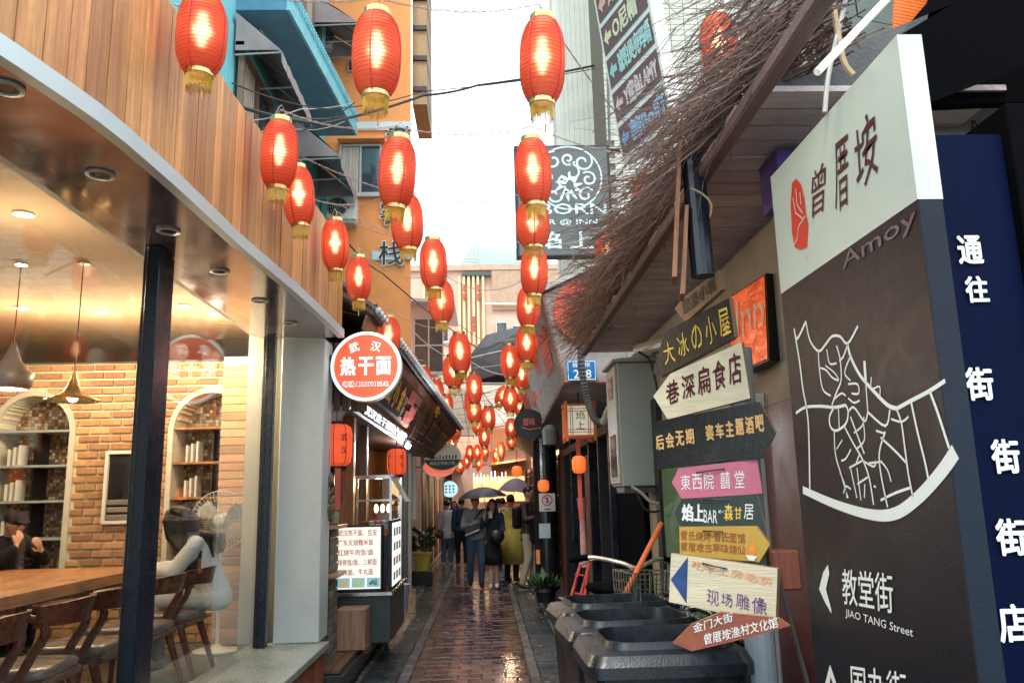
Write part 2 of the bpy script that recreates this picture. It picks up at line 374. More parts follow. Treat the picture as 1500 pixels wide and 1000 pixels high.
# lane bed with pavers
g = MB(); g.add([V(-.72, -2, -.016), V(.37, -2, -.016), V(.37, YF, -.016), V(-.72, YF, -.016)], [(0, 1, 2, 3)])
lane = struct(g.build('brick_lane', M_joint, origin=(0, 0, -.016)))
PW, PL = .218, .205
pm = MB().bbox(-PW/2+.005, PW/2-.005, -PL/2+.006, PL/2-.006, -.04, 0, .005).mesh('paver', M_paver)
stf = MB(); cnt = 0
for j in range(int((YF-1)/PL)):
    y = 1.0+PL*(j+.5)
    for i in range(5):
        off = 0 if j % 2 else .5
        n = 5 if off == 0 else 6
        x = -.72+PW*(i+.5)
        xx = x+(PW*.5 if off else 0)
        dz = random.uniform(-.004, .003)
        if xx > .37: continue
        if y > 6.8 and cnt < 300:
            o = bpy.data.objects.new('paver', pm); COL.objects.link(o); o.parent = lane
            o.location = V(xx, y, dz)-woff(lane); o.rotation_euler = (random.uniform(-.02, .02), random.uniform(-.02, .02), random.uniform(-.012, .012)); cnt += 1
            if xx+PW/2 > .375: o.scale = (.5, 1, 1); o.location.x -= PW/4
        else:
            h = PW/2-.005; hx = h if xx+PW/2 < .38 else h/2; cx = xx if hx == h else xx-PW/4
            stf.box(cx-hx, cx+hx, y-PL/2+.006, y+PL/2-.006, -.03, dz)
    if j % 2 == 0:
        stf.box(-.717, -.72+PW/2-.005, y-PL/2+.006, y+PL/2-.006, -.03, random.uniform(-.004, .002))
tag(stf.build('paver', M_paver, parent=lane), kind='stuff')
# kerb stones, side paving
def strip(name, x0, x1, L, z, m, y0, y1, n_parts=110, label=None):
    base = MB(); base.add([V(x0, -2, z-.02), V(x1, -2, z-.02), V(x1, y1, z-.02), V(x0, y1, z-.02)], [(0, 1, 2, 3)])
    b = struct(base.build(name, M_joint, origin=((x0+x1)/2, 0, z-.02)))
    pm2 = MB().bbox(x0+.003, x1-.003, .004, L-.004, z-.05, z, .006).mesh('stone', m, off=V((x0+x1)/2, 0, z))
    y = y0
    while y < y1-L:
        o = bpy.data.objects.new('slab', pm2); COL.objects.link(o); o.parent = b
        o.location = V((x0+x1)/2, y, z+random.uniform(-.004, .003))-woff(b); o.rotation_euler = (0, 0, random.uniform(-.006, .006)); y += L
    return b
strip('kerb_stone_row', -.83, -.722, .6, .006, M_kerb, 1.2, YF)
strip('kerb_stone_row', .372, .47, .6, .006, M_kerb, 1.2, YF)
strip('pavement', -1.16, -.832, .5, -.002, M_slab, 1.2, YF)
strip('pavement', .472, .78, .55, -.002, M_slab, 1.2, YF)
strip('kerb_edge', -1.21, -1.162, .7, .012, M_kerb, 1.2, YF)
strip('kerb_edge', .782, .84, .7, .02, M_kerb, 1.2, YF)

# left deck and steps
b = MB().bbox(-1.9, -1.23, 7.25, 9.6, -.02, .16, .008); struct(b.build('doorstep', M_slab))
b = MB().bbox(-1.9, -1.14, 9.72, 13.3, -.02, .24, .01); struct(b.build('stone_doorstep', M_conc))
b = MB().bbox(.86, 1.9, 2, 14.3, -.02, .14, .01); struct(b.build('raised_pavement', M_conc))
# wooden deck boards in front of the noodle shop
b = MB().bbox(-1.6, -1.28, 7.3, 9.3, .165, .2, .004)
dk = thing('wooden_deck', (-1.45, 8.3, .16), 'narrow dark wooden deck along the foot of the noodle shop counter', 'deck')
for k in range(4):
    x = -1.62+k*.09; MB().bbox(x, x+.084, 7.3, 9.3, .165, .2, .004).build('plank', M_dwoodh, parent=dk)

# ------------------------------------------------------------------ shop front on the left
XG = -1.87
ws = thing('storefront_sill', (-1.66, 4.1, 0), 'low storefront sill with a mottled granite top and red plank front', 'window sill')
MB().bbox(-2.0, -1.345, .6, 7.2, .395, .45, .006).build('stone_top', M_terr, parent=ws)
MB().box(-2.0, -1.40, .6, 7.16, 0, .39).build('core', M_darkwood, parent=ws)
M_redplank = wood('red_brown_plank', (.3, .09, .045), orand=.3)
pl = MB().bbox(-1.40, -1.382, 0, .098, .02, .392, .003).mesh('plank', M_redplank)
for k in range(66):
    o = bpy.data.objects.new('plank', pl); COL.objects.link(o); o.parent = ws; o.location = V(0, .6+k*.1, 0)-woff(ws)
for k in range(6):
    q = MB().bbox(-1.995+k*.1, -1.9+k*.1, 7.16, 7.178, .02, .392, .003).build('plank', M_redplank, parent=ws)
# frames and glass
for (y0, y1, lab) in ((4.42, 4.70, 'wide dark steel mullion between the shop window panes'), (6.93, 7.08, 'slim dark steel end post beside the pale pillar')):
    t = MB().bbox(XG-.05, XG+.03, y0+.03, y1, .452, 3.05, .006); t.bbox(XG-.02, XG+.055, y0, y0+.09, .452, 3.048, .005)
    tag(t.build('window_mullion', M_navy), lab, 'mullion')
for (y0, y1, lab) in ((.7, 4.45, 'large near glass pane in front of the row of chairs'), (4.71, 5.83, 'glass pane in front of the seated woman'), (5.838, 6.93, 'narrow glass pane in front of the standing fan')):
    tag(MB().box(XG-.005, XG+.005, y0, y1, .452, 3.05).build('shop_window_pane', M_glass), lab, 'window pane')
b = MB().bbox(-1.80, -1.42, 7.12, 7.5, .452, 3.049, .008); tag(b.build('pillar', M_pillar), 'pale grey-green square pillar at the end of the glass shop front', 'pillar')
b = MB().box(-1.79, -1.43, 7.13, 7.49, 0, .45); struct(b.build('pillar_footing', M_conc))
# curved canopy: outline in plan
CURV = [(-2.0, .9), (-1.72, 1.9), (-1.6, 2.3), (-1.53, 2.6), (-1.46, 2.98), (-1.425, 3.6), (-1.40, 4.45), (-1.33, 5.45), (-1.29, 6.4), (-1.27, 7.12)]
def cx_at(y):
    for (x0, y0), (x1, y1) in zip(CURV, CURV[1:]):
        if y <= y1: t = max(0, (y-y0)/(y1-y0)); return x0+(x1-x0)*t
    return CURV[-1][0]
cn = thing('shop_canopy', (-1.7, 4.2, 3.05), 'curved shop canopy with a polished soffit, recessed lights and cedar plank fascia', 'canopy')
s = MB(); ys = [.9+i*.2 for i in range(32)]; ys[-1] = 7.12
for k in range(len(ys)-1):
    a0, a1 = ys[k], ys[k+1]; s.add([V(-2.0, a0, 3.052), V(-2.0, a1, 3.052), V(cx_at(a1), a1, 3.052), V(cx_at(a0), a0, 3.052)], [(0, 1, 2, 3)])
s.build('soffit_panel', M_soffit, parent=cn)
s = MB()
for k in range(len(ys)-1):
    a0, a1 = ys[k], ys[k+1]; c0, c1 = cx_at(a0), cx_at(a1)
    if k == 0: rings = []
    rings.append([V(c0-.03, a0, 3.045), V(c0+.022, a0, 3.045), V(c0+.022, a0, 3.12), V(c0-.03, a0, 3.12)])
rings.append([V(cx_at(7.12)+q, 7.118, z) for q, z in ((-.03, 3.045), (.022, 3.045), (.022, 3.12), (-.03, 3.12))])
s = MB().loft(rings); s.build('metal_edge', M_alu, parent=cn)
y = 1.0
while y < 7.08:
    wd = random.choice((.1, .12, .14, .12)); y2 = min(y+wd, 7.11); c0, c1 = cx_at(y), cx_at(y2-.006); j = random.uniform(0, .004)
    MB().prism([V(c0+j, y, 3.122), V(c1+j, y2-.005, 3.122), V(c1-.022+j, y2-.005, 3.122), V(c0-.022+j, y, 3.122)], (0, 0, .78)).build('plank', M_cedar, parent=cn); y = y2
for k in range(6):
    MB().box(-1.29-.1*(k+1)+.003, -1.29-.1*k, 7.115, 7.135, 3.122, 3.9).build('plank', M_cedar, parent=cn)
s = MB()
for k in range(len(ys)-1):
    a0, a1 = ys[k], ys[k+1]; s.add([V(-3, a0, 3.86), V(cx_at(a0)-.03, a0, 3.86), V(cx_at(a1)-.03, a1, 3.86), V(-3, a1, 3.86)], [(0, 1, 2, 3)])
s.build('roof_deck', M_conc, parent=cn)
for (px, py) in ((8, 128), (147, 255), (247, 338), (322, 397), (381, 440), (425, 473)):
    p = at(px, py, Z=3.05)
    r = MB().lathe([(.062, 0), (.062, -.008), (.045, -.01), (.04, -.002)], c=(p.x, p.y, 3.05), n=20, caps=False).build('downlight', M_gmetal, parent=cn)
    MB().lathe([(.04, -.003), (.0, -.0035)], c=(p.x, p.y, 3.05), n=16, caps=False).build('lens', M_glassd, parent=r)

# interior
def slab(name, x0, x1, y0, y1, z0, z1, m): return struct(MB().box(x0, x1, y0, y1, z0, z1).build(name, m))
M_ifloor = mat('interior_floor_tile', (.1, .13, .14), rough=.25, var=.15, scale=3, bump=.05)
M_iceil = mat('warm_ceiling', (.36, .24, .14), rough=.8, var=.06, bump=.05)
slab('interior_floor', -7, -2.0, .9, 9.7, .25, .35, M_ifloor)
slab('interior_ceiling', -7, -2.0, .9, 9.7, 3.32, 3.42, M_iceil)
slab('interior_wall', -7.15, -7, .9, 9.7, .3, 3.6, M_cream)
slab('interior_wall', -7, -1.95, 9.7, 9.85, .3, 3.6, M_cream)
slab('interior_wall', -7, -2.0, .75, .9, .3, 3.6, M_cream)
slab('interior_wall', -1.95, -1.8, 7.5, 9.85, 0, 3.6, M_cream)
slab('interior_pilaster', -2.16, -1.92, 7.35, 7.95, .35, 3.32, M_cream)
slab('roof', -7.1, -3.0, .8, 9.8, 3.42, 3.5, M_conc)
slab('window_head', -2.05, -1.9, .9, 7.1, 3.06, 3.32, M_cream)

# brick wall with two arched niches
bw = thing('brick_wall', (-3.8, 8.0, .35), 'warm lit interior brick wall with two arched shelf niches', 'wall')
arch = [(at(38, 760, Y=8).x, .36), (at(304, 760, Y=8).x, .36)]     # centre, half width
ZS = 2.33                                    # springing height
def in_niche(x, z, g_=0):
    for c, h in arch:
        h += g_
        if abs(x-c) < h and .62-g_ < z < ZS: return True
        if z >= ZS and (x-c)**2+(z-ZS)**2 < h*h: return True
    return False
wx0, wx1, wz0, wz1 = -5.6, -2.26, .35, 3.0
# backing pieces around the niches (mortar), in columns
bk = MB(); NX = 120; dxx = (wx1-wx0)/NX
for i in range(NX):
    xa = wx0+i*dxx; xm = xa+dxx/2; spans = [(wz0, wz1)]
    for c, h in arch:
        if abs(xm-c) < h: spans = [(wz0, .62), (ZS+math.sqrt(h*h-(xm-c)**2), wz1)]
    for (za, zb) in spans: bk.box(xa, xa+dxx, 8.012, 8.3, za, zb)
bk.build('mortar', M_bmort, parent=bw)
bl, bh = .205, .078
bricks = []
for j in range(34):
    z = wz0+j*bh
    x = wx0-(bl/2 if j % 2 else 0)
    while x < wx1:
        a, c2 = max(x, wx0)+.009, min(x+bl, wx1)-.009; x += bl
        if c2-a < .04: continue
        # cut at niches
        segs = [(a, c2)]
        mids = [a+(c2-a)*t for t in (.1, .3, .5, .7, .9)]
        ins = [in_niche(m_, z+bh/2, .05) for m_ in mids]
        if all(ins): continue
        if any(ins):
            oks = [m_ for m_, q in zip(mids, ins) if not q]; a, c2 = min(oks)-(c2-a)*.1, max(oks)+(c2-a)*.1
        bricks.append((a, c2, z+.007, z+bh-.007))
vis = [b_ for b_ in bricks if -4.95 < (b_[0]+b_[1])/2 and b_[2] > 1.0]; rest = [b_ for b_ in bricks if b_ not in vis]
random.shuffle(vis); rest += vis[295:]
bm1 = MB().bbox(-.5, .5, 0, .03, .002, .059, .006).mesh('brick', M_brick)
for (a, c2, z0, z1) in vis[:295]:
    o = bpy.data.objects.new('brick', bm1); COL.objects.link(o); o.parent = bw; o.location = V((a+c2)/2, 7.985+random.uniform(-.006, .004), z0)-woff(bw); o.scale = (c2-a, 1, 1)
st = MB()
for (a, c2, z0, z1) in rest: st.box(a, c2, 7.985, 8.02, z0, z1)
tag(st.build('brick', M_brick, parent=bw), kind='stuff')
# brick return (jog) in front of wall, lit pilaster
jg = thing('brick_pilaster', (-2.45, 7.8, .35), 'narrow brick pilaster beside the right arched niche', 'pilaster')
MB().box(-2.50, -2.27, 7.73, 7.983, .35, 3.0).build('mortar', M_bmort, parent=jg)
bm3 = MB().bbox(-.118, .118, -.012, .02, 0, .064, .004).mesh('brick', M_brick)
bm4 = MB().bbox(-.012, .012, -.11, .11, 0, .064, .004).mesh('brick', M_brick)
for j in range(34):
    z = .357+j*bh
    if z > 2.93: break
    for mm_, loc in ((bm3, (-2.385, 7.725, z)), (bm4, (-2.503, 7.86, z))):
        o = bpy.data.objects.new('brick', mm_); COL.objects.link(o); o.parent = jg; o.location = V(*loc)-woff(jg)
M_mosaic = None
def mosaic():
    m = bpy.data.materials.new('mosaic_tile'); m.use_nodes = True; n, l = m.node_tree.nodes, m.node_tree.links; p = n['Principled BSDF']
    tc = n.new('ShaderNodeTexCoord'); sx = n.new('ShaderNodeVectorMath'); sx.operation = 'SCALE'; sx.inputs['Scale'].default_value = 30; l.new(tc.outputs['Object'], sx.inputs[0])
    fl = n.new('ShaderNodeVectorMath'); fl.operation = 'FLOOR'; l.new(sx.outputs[0], fl.inputs[0])
    wn = n.new('ShaderNodeTexWhiteNoise'); l.new(fl.outputs[0], wn.inputs['Vector'])
    cr = n.new('ShaderNodeValToRGB'); cr.color_ramp.interpolation = 'CONSTANT'; E = cr.color_ramp.elements
    E[0].color = (.12, .07, .04, 1); E[1].position = .3; E[1].color = (.42, .32, .2, 1)
    for q, c in ((.5, (.35, .14, .04, 1)), (.7, (.22, .19, .16, 1)), (.85, (.6, .5, .36, 1))): e = E.new(q); e.color = c
    l.new(wn.outputs['Value'], cr.inputs[0])
    fr = n.new('ShaderNodeVectorMath'); fr.operation = 'FRACTION'; l.new(sx.outputs[0], fr.inputs[0]); sp = n.new('ShaderNodeSeparateXYZ'); l.new(fr.outputs[0], sp.inputs[0])
    mn = n.new('ShaderNodeMath'); mn.operation = 'MINIMUM'; l.new(sp.outputs['X'], mn.inputs[0]); l.new(sp.outputs['Z'], mn.inputs[1])
    gt = n.new('ShaderNodeMath'); gt.operation = 'GREATER_THAN'; gt.inputs[1].default_value = .12; l.new(mn.outputs[0], gt.inputs[0])
    mi = n.new('ShaderNodeMix'); mi.data_type = 'RGBA'; l.new(gt.outputs[0], mi.inputs[0]); mi.inputs[6].default_value = (.1, .08, .06, 1); l.new(cr.outputs[0], mi.inputs[7])
    l.new(mi.outputs[2], p.inputs['Base Color']); p.inputs['Roughness'].default_value = .35; return m
M_mosaic = mosaic()
for (c, h), lab in zip(arch, ('arched shelf niche at the far left behind the boy in a cap', 'arched shelf niche behind the standing fan')):
    nc = thing('shelf_niche', (c, 8.1, .62), lab, 'niche')
    n_ = 14; outer = [V(c+(h+.05)*math.cos(math.pi*i/n_), 7.965, ZS+(h+.05)*math.sin(math.pi*i/n_)) for i in range(n_+1)]
    inner = [V(c+h*math.cos(math.pi*i/n_), 7.965, ZS+h*math.sin(math.pi*i/n_)) for i in range(n_+1)]
    outer = [V(c+h+.05, 7.965, .6)]+outer+[V(c-h-.05, 7.965, .6)]; inner = [V(c+h, 7.965, .6)]+inner+[V(c-h, 7.965, .6)]
    fr = MB(); k = len(outer); vs = outer+inner+[p+V(0, .34, 0) for p in inner]+[p+V(0, .05, 0) for p in outer]
    fr.add(vs, [(i, i+1, i+1+k, i+k) for i in range(k-1)]+[(i+k, i+1+k, i+1+2*k, i+2*k) for i in range(k-1)]+[(i, i+3*k, i+1+3*k, i+1) for i in range(k-1)])
    fr.build('arch_trim', M_cream, parent=nc)
    MB().box(c-h, c+h, 8.3, 8.32, .6, 2.8).build('tiled_back', M_mosaic, parent=nc)
    MB().box(c-.01, c+.01, 8.05, 8.3, .62, ZS).build('divider', M_black, parent=nc)
    for py in (570+62, 683, 735, 790, 850, 905):
        z = at(40, py, Y=8).z
        MB().bbox(c-h+.003, c+h-.003, 7.98, 8.29, z-.012, z+.012, .003).build('shelf', M_alu if c < -4 else M_tablewood, parent=nc)
    for py in (683, 735, 790):
        z = at(40, py, Y=8).z+.013; it = MB()
        for q in range(3):
            x = c-h+.1+q*.05; it.bbox(x, x+.02, 8.05, 8.2, z, z+.16+.02*q, .002)
        tag(it.build('menu_folder', M_white), ('white folders standing on the %s shelf of the %s niche' % ({683: 'upper', 735: 'middle', 790: 'lower'}[py], 'left' if c < -4 else 'right')), 'folders')
# black book niche in the brick wall
bx0, bx1 = at(160, 700, Y=7.98).x, at(196, 700, Y=7.98).x; bz0, bz1 = at(170, 762, Y=7.98).z, at(170, 665, Y=7.98).z
bn = thing('wall_cubby', ((bx0+bx1)/2, 7.96, bz0), 'white framed dark square cubby holding folded cloths in the brick wall', 'cubby')
f = MB()
for q in ((bx0-.03, bx1+.03, bz0-.03, bz0), (bx0-.03, bx1+.03, bz1, bz1+.03), (bx0-.03, bx0, bz0, bz1), (bx1, bx1+.03, bz0, bz1)): f.box(q[0], q[1], 7.93, 7.983, q[2], q[3])
f.build('frame', M_white, parent=bn); MB().box(bx0, bx1, 7.966, 7.976, bz0, bz1).build('back_panel', M_black, parent=bn)
for k in range(3):
    tag(MB().bbox(bx0+.01, bx1-.02, 7.935, 7.965, bz0+.001+k*.07, bz0+.055+k*.07, .01).build('folded_cloth', mat('grey_cloth', (.2, .17, .15), orand=.3)), ['bottom', 'middle', 'top'][k]+' folded cloth in the dark wall cubby', 'cloth')

# interior lights that the room has: downlights and pendants
for k, (x, y) in enumerate(((-2.6, 6.9), (-4.0, 6.9), (-2.7, 4.6), (-4.2, 4.6), (-3.4, 7.1), (-2.45, 7.25))):
    d = thing('ceiling_spotlight', (x, y, 3.32), 'recessed ceiling spotlight inside the restaurant, '+['near the right niche', 'left of the cone pendant', 'above the seated woman', 'above the far side of the table', 'above the wall cubby', 'close to the brick pilaster'][k], 'ceiling light')
    MB().lathe([(.06, 0), (.06, -.015), (.04, -.02)], c=(x, y, 3.319), n=16, caps=False).build('ring', M_white, parent=d)
    MB().lathe([(.04, -.014), (0, -.0141)], c=(x, y, 3.319), n=16, caps=False).build('bulb', flat('bulb_glow', (1, .8, .55), emit=12), parent=d)
    light('spot', (x, y, 2.9), (24, 22, 16, 6, 24, 24)[k], (1, .8, .54), .08, parent=d)
def pendant(px, pc, pt, pb, rw, Y, kind, lab):
    p = at(px, pc, Y=Y); top = at(px, pt, Y=Y).z; bot = at(px, pb, Y=Y).z; H = top-bot; r = rw*Y/F/2
    t = thing('pendant_lamp', (p.x, p.y, bot), lab, 'pendant lamp')
    MB().tube([V(p.x, p.y, top), V(p.x, p.y, 3.31)], .004, 6).build('cord', M_cable, parent=t)
    MB().lathe([(.04, 3.3), (.04, 3.318)], c=(p.x, p.y, 0), n=14).build('ceiling_cup', M_steel, parent=t)
    if kind: pr = [(.012, H), (.03, H*.85), (.055, H*.62), (r*.75, H*.42), (r, H*.33), (r*.95, H*.1), (r*.8, 0), (r*.78, .004), (r*.9, H*.12), (.02, H*.5)]
    else: pr = [(.01, H), (.02, H*.8), (.035, H*.55), (.06, H*.32), (r*.6, H*.16), (r, 0), (r*.99, -.006), (r*.6, H*.12), (.02, H*.3)]
    MB().lathe(pr, c=(p.x, p.y, bot), n=24, caps=False).build('shade', mat('taupe_enamel', (.2, .15, .12), rough=.35, var=.05) if kind else M_brass, parent=t, smooth=True)
    MB().ell((p.x, p.y, bot+H*.1), .035, .035, .03).build('bulb', MATS['bulb_glow'], parent=t, smooth=True)
    light('glow', (p.x, p.y, bot-.02), 11, (1, .76, .45), .04, parent=t)
pendant(30, 400, 500, 570, 60, 5.6, True, 'cone necked taupe pendant lamp at the far left of the restaurant')
pendant(118, 440, 545, 586, 74, 5.6, False, 'wide flat brass pendant lamp in front of the brick wall')

# ------------------------------------------------------------------ blue building, left
YB = 13.42
def xb(y): return -2.75-(13.4-y)*.05
blue = thing('blue_building', (-4.5, 9, 0), 'turquoise rendered building with striped awnings rising behind the cedar fascia', 'building')
MB().prism([V(xb(3), 3, 3.9), V(xb(YB), YB, 3.9), V(-7, YB, 3.9), V(-7, 3, 3.9)], (0, 0, 11)).build('wall', M_blue, parent=blue)
for z in (5.2, 8.6):   # grooved weather boarding panels between windows
    for (ya, yb2) in ((8.0, 9.0), (10.8, 12.2)):
        for k in range(int((yb2-ya)/.1)):
            y = ya+k*.1
            if z == 8.6 or True: MB().prism([V(xb(y)+.002, y, z), V(xb(y)+.02, y, z), V(xb(y+.09)+.02, y+.09, z), V(xb(y+.09)+.002, y+.09, z)], (0, 0, 2.1)).build('panel', M_blue, parent=blue)
def side_window(par, y0, y1, z0, z1, curtain=True):
    x = (xb(y0)+xb(y1))/2+.03
    f = MB(); f.box(x, x+.07, y0-.06, y0, z0-.06, z1+.06); f.box(x, x+.07, y1, y1+.06, z0-.06, z1+.06); f.box(x, x+.07, y0, y1, z0-.06, z0); f.box(x, x+.07, y0, y1, z1, z1+.06); f.box(x, x+.06, (y0+y1)/2-.03, (y0+y1)/2+.03, z0, z1)
    w_ = f.build('window', mat('brown_window_frame', (.25, .15, .1), rough=.5), parent=par)
    MB().box(x, x+.02, y0+.001, y1-.001, z0+.001, z1-.001).build('pane', M_glassd, parent=w_)
    if curtain:
        c = MB(); n = 10
        for k in range(n): c.box(x+.021, x+.03+.012*(k % 2), y0+.01+k*.05, y0+.055+k*.05, z0+.01, z1-.01)
        c.build('curtain', M_curtain, parent=w_)
    h = MB().box(x-.02, x+.09, y0-.15, y1+.15, z1+.07, z1+.12); h.box(x-.02, x+.12, y1+.065, y1+.14, z0-.1, z1+.07); h.build('hood', M_blue, parent=w_)
side_window(blue, 9.05, 10.3, 5.5, 6.95)
side_window(blue, 11.6, 12.7, 8.75, 10.4)
side_window(blue, 8.6, 9.8, 8.9, 10.4)
p0, p1 = V(-2.36, 9.0, 7.55), V(-2.08, 12.5, 7.55)
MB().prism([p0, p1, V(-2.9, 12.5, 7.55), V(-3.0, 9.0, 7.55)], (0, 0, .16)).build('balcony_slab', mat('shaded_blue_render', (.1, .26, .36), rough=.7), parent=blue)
tr = MB(); d = (p1-p0); n = 48
tr.prism([p0+V(0, 0, .162), p0+V(.03, 0, .162), p0+V(.03, 0, .34), p0+V(0, 0, .34)], d)
tr.prism([p0+V(.005, 0, -.002), p0+V(.045, 0, -.002), p0+V(.045, 0, .16), p0+V(.005, 0, .16)], d*.999)
for k in range(n):
    q = p0+d*((k+.5)/n)+V(.05, 0, .33); tr.lathe([(.03, 0), (.03, .016)], c=q, n=8, axis='x'); tr.tube([q+V(.008, 0, 0), q+V(.008, 0, -.09)], .012, 5)
tr.build('balcony_trim', mat('bright_turquoise_trim', (.2, .52, .58), rough=.6), parent=blue)
def awning(y0, y1, zt, proj, drop, lab, val=.18):
    n = 16; x0 = xb((y0+y1)/2)+.01; t = thing('striped_awning', (x0, (y0+y1)/2, zt-drop), lab, 'awning', None)
    c = MB(); rng = random.Random(int(y0*10)); vs = []
    for k in range(n+1):
        y = y0+(y1-y0)*k/n; sag = .03*math.sin(k*1.9)+rng.uniform(-.012, .012)
        vs += [V(x0, y, zt), V(x0+proj*.5, y, zt-drop*.42+sag), V(x0+proj, y, zt-drop+sag*.4), V(x0+proj+.01, y, zt-drop-val*(.75+.25*abs(math.sin(k*math.pi/2+.6))))]
    c.add(vs, [(4*k+i, 4*k+4+i, 4*k+5+i, 4*k+1+i) for k in range(n) for i in range(3)])
    for y in (y0, y1): c.add([V(x0, y, zt), V(x0+proj, y, zt-drop), V(x0, y, zt-drop)], [(0, 1, 2)])
    c.build('cloth', M_awn, parent=t)
    f = MB()
    for y in (y0+.02, (y0+y1)/2, y1-.02): f.tube([V(x0, y, zt-drop-.05), V(x0+proj-.01, y, zt-drop-.02)], .012, 5); f.tube([V(x0, y, zt-.04), V(x0+proj-.01, y, zt-drop-.01)], .01, 5)
    f.tube([V(x0+proj-.01, y0, zt-drop-.02), V(x0+proj-.01, y1, zt-drop-.02)], .012, 5)
    f.build('frame', M_gmetal, parent=t)
awning(8.9, 10.6, 7.45, .55, .5, 'crumpled striped awning over the brown framed window in the blue wall')
awning(11.4, 13.0, 7.3, .7, .6, 'striped scalloped awning under the blue balcony, above the lanterns')
awning(12.3, 13.35, 10.0, .75, .5, 'striped awning above the balcony against the orange wall')
MB().tube([V(-2.68, 13.2, 3.5), V(-2.68, 13.2, 7.0)], .07, 12).build('x', M_blue)
o = bpy.data.objects['x']; o.name = 'downpipe'; tag(o, 'turquoise downpipe in the corner between blue and orange walls', 'pipe')

# ------------------------------------------------------------------ orange building
YO = 13.5
org = thing('orange_building', (-3, 15.5, 0), 'orange rendered guesthouse with outlined black characters down its corner', 'building')
MB().prism([V(-6.5, YO, 0), V(-1.24, YO, 0), V(-1.68, 17.2, 0), V(-6.5, 17.2, 0)], (0, 0, 14)).build('wall', M_orange, parent=org)
M_tan = mat('tan_balcony', (.42, .26, .13), rough=.7, var=.15)
za = at(610, 155, Y=13.8).z
MB().box(-1.235, -.97, 13.75, 15.2, za, 14).build('balcony_stack', M_tan, parent=org)
for k in range(8):
    z = za+.25+k*.62; MB().box(-1.23, -.965, 13.7, 15.0, z, z+.09).build('slat', mat('dark_brown_slat', (.06, .035, .03)), parent=org)
for (xa, xb_, pa, pb) in ((495, 604, 180, 192), (545, 604, 368, 381)):
    MB().box(at(xa, pa, Y=YO).x, -1.225, YO-.05, YO-.001, at(600, pb, Y=YO).z, at(600, pa, Y=YO).z).build('band', M_band, parent=org)
def front_window(par, px0, px1, py0, py1, Y, bars=False, curtain=False, m=None, cols=2, name='window', rows=1, sill=True):
    a, b_ = at(px0, py1, Y=Y), at(px1, py0, Y=Y); x0, x1, z0, z1 = a.x, b_.x, a.z, b_.z; m = m or M_gmetal; t = .035 if x1-x0 > .6 else .02
    f = MB(); f.box(x0-t, x0, Y-.07, Y-.001, z0-t, z1+t); f.box(x1, x1+t, Y-.07, Y-.001, z0-t, z1+t); f.box(x0, x1, Y-.07, Y-.001, z0-t, z0); f.box(x0, x1, Y-.07, Y-.001, z1, z1+t)
    for k in range(1, cols): x = x0+(x1-x0)*k/cols; f.box(x-t/2, x+t/2, Y-.065, Y-.001, z0, z1)
    for k in range(1, rows): z = z0+(z1-z0)*k/rows; f.box(x0, x1, Y-.06, Y-.001, z-t/2, z+t/2)
    w_ = f.build(name, m, parent=par)
    MB().box(x0+.001, x1-.001, Y-.03, Y-.002, z0+.001, z1-.001).build('pane', M_glassd, parent=w_)
    if curtain:
        c = MB()
        for k in range(5): c.box(x0+.01+k*.06, x0+.065+k*.06, Y-.045+.008*(k % 2), Y-.031, z0+.01, z1-.01)
        c.build('curtain', M_curtain, parent=w_)
    if bars:
        c = MB()
        for k in range(9): x = x0+(x1-x0)*k/8; c.tube([V(x, Y-.12, z0-.02), V(x, Y-.12, z1+.02)], .009, 5)
        for z in (z0, (z0+z1)/2, z1): c.tube([V(x0-.02, Y-.12, z), V(x1+.02, Y-.12, z)], .01, 5)
        c.build('bar_grille', M_cable, parent=w_)
    if sill: MB().bbox(x0-.08, x1+.08, Y-.12, Y-.001, z0-t-.06, z0-t-.001).build('sill', m, parent=w_)
    return w_
front_window(org, 500, 557, 216, 284, YO, curtain=True)
front_window(org, 506, 553, 449, 505, YO, bars=True)
front_window(org, 512, 518, 92, 106, YO, cols=1, sill=False)
MB().box(at(497, 215, Y=YO).x, at(565, 215, Y=YO).x, YO-.25, YO-.001, at(500, 212, Y=YO).z, at(500, 207, Y=YO).z).build('window_hood', M_orange, parent=org)
def outline_char(ch, px, py, sz, par):
    p = at(px, py, Y=YO-.06); h = sz*YO/F
    a = MB(); text_into(a, ch, p+V(-h/2-.0, 0, -h/2), V(h, 0, 0), V(0, 0, h), bold=.075, nrm=V(0, -1, 0), off=0)
    a.build('character_outline', M_white, parent=par)
    c = MB(); text_into(c, ch, p+V(-h/2*.93, 0, -h/2*.93), V(h*.93, 0, 0), V(0, 0, h*.93), bold=.02, nrm=V(0, -1, 0), off=.02)
    c.build('character', M_black, parent=par)
for ch, px, py in (('老', 583, 200), ('客', 575, 312), ('栈', 573, 371)): outline_char(ch, px, py, 40, org)
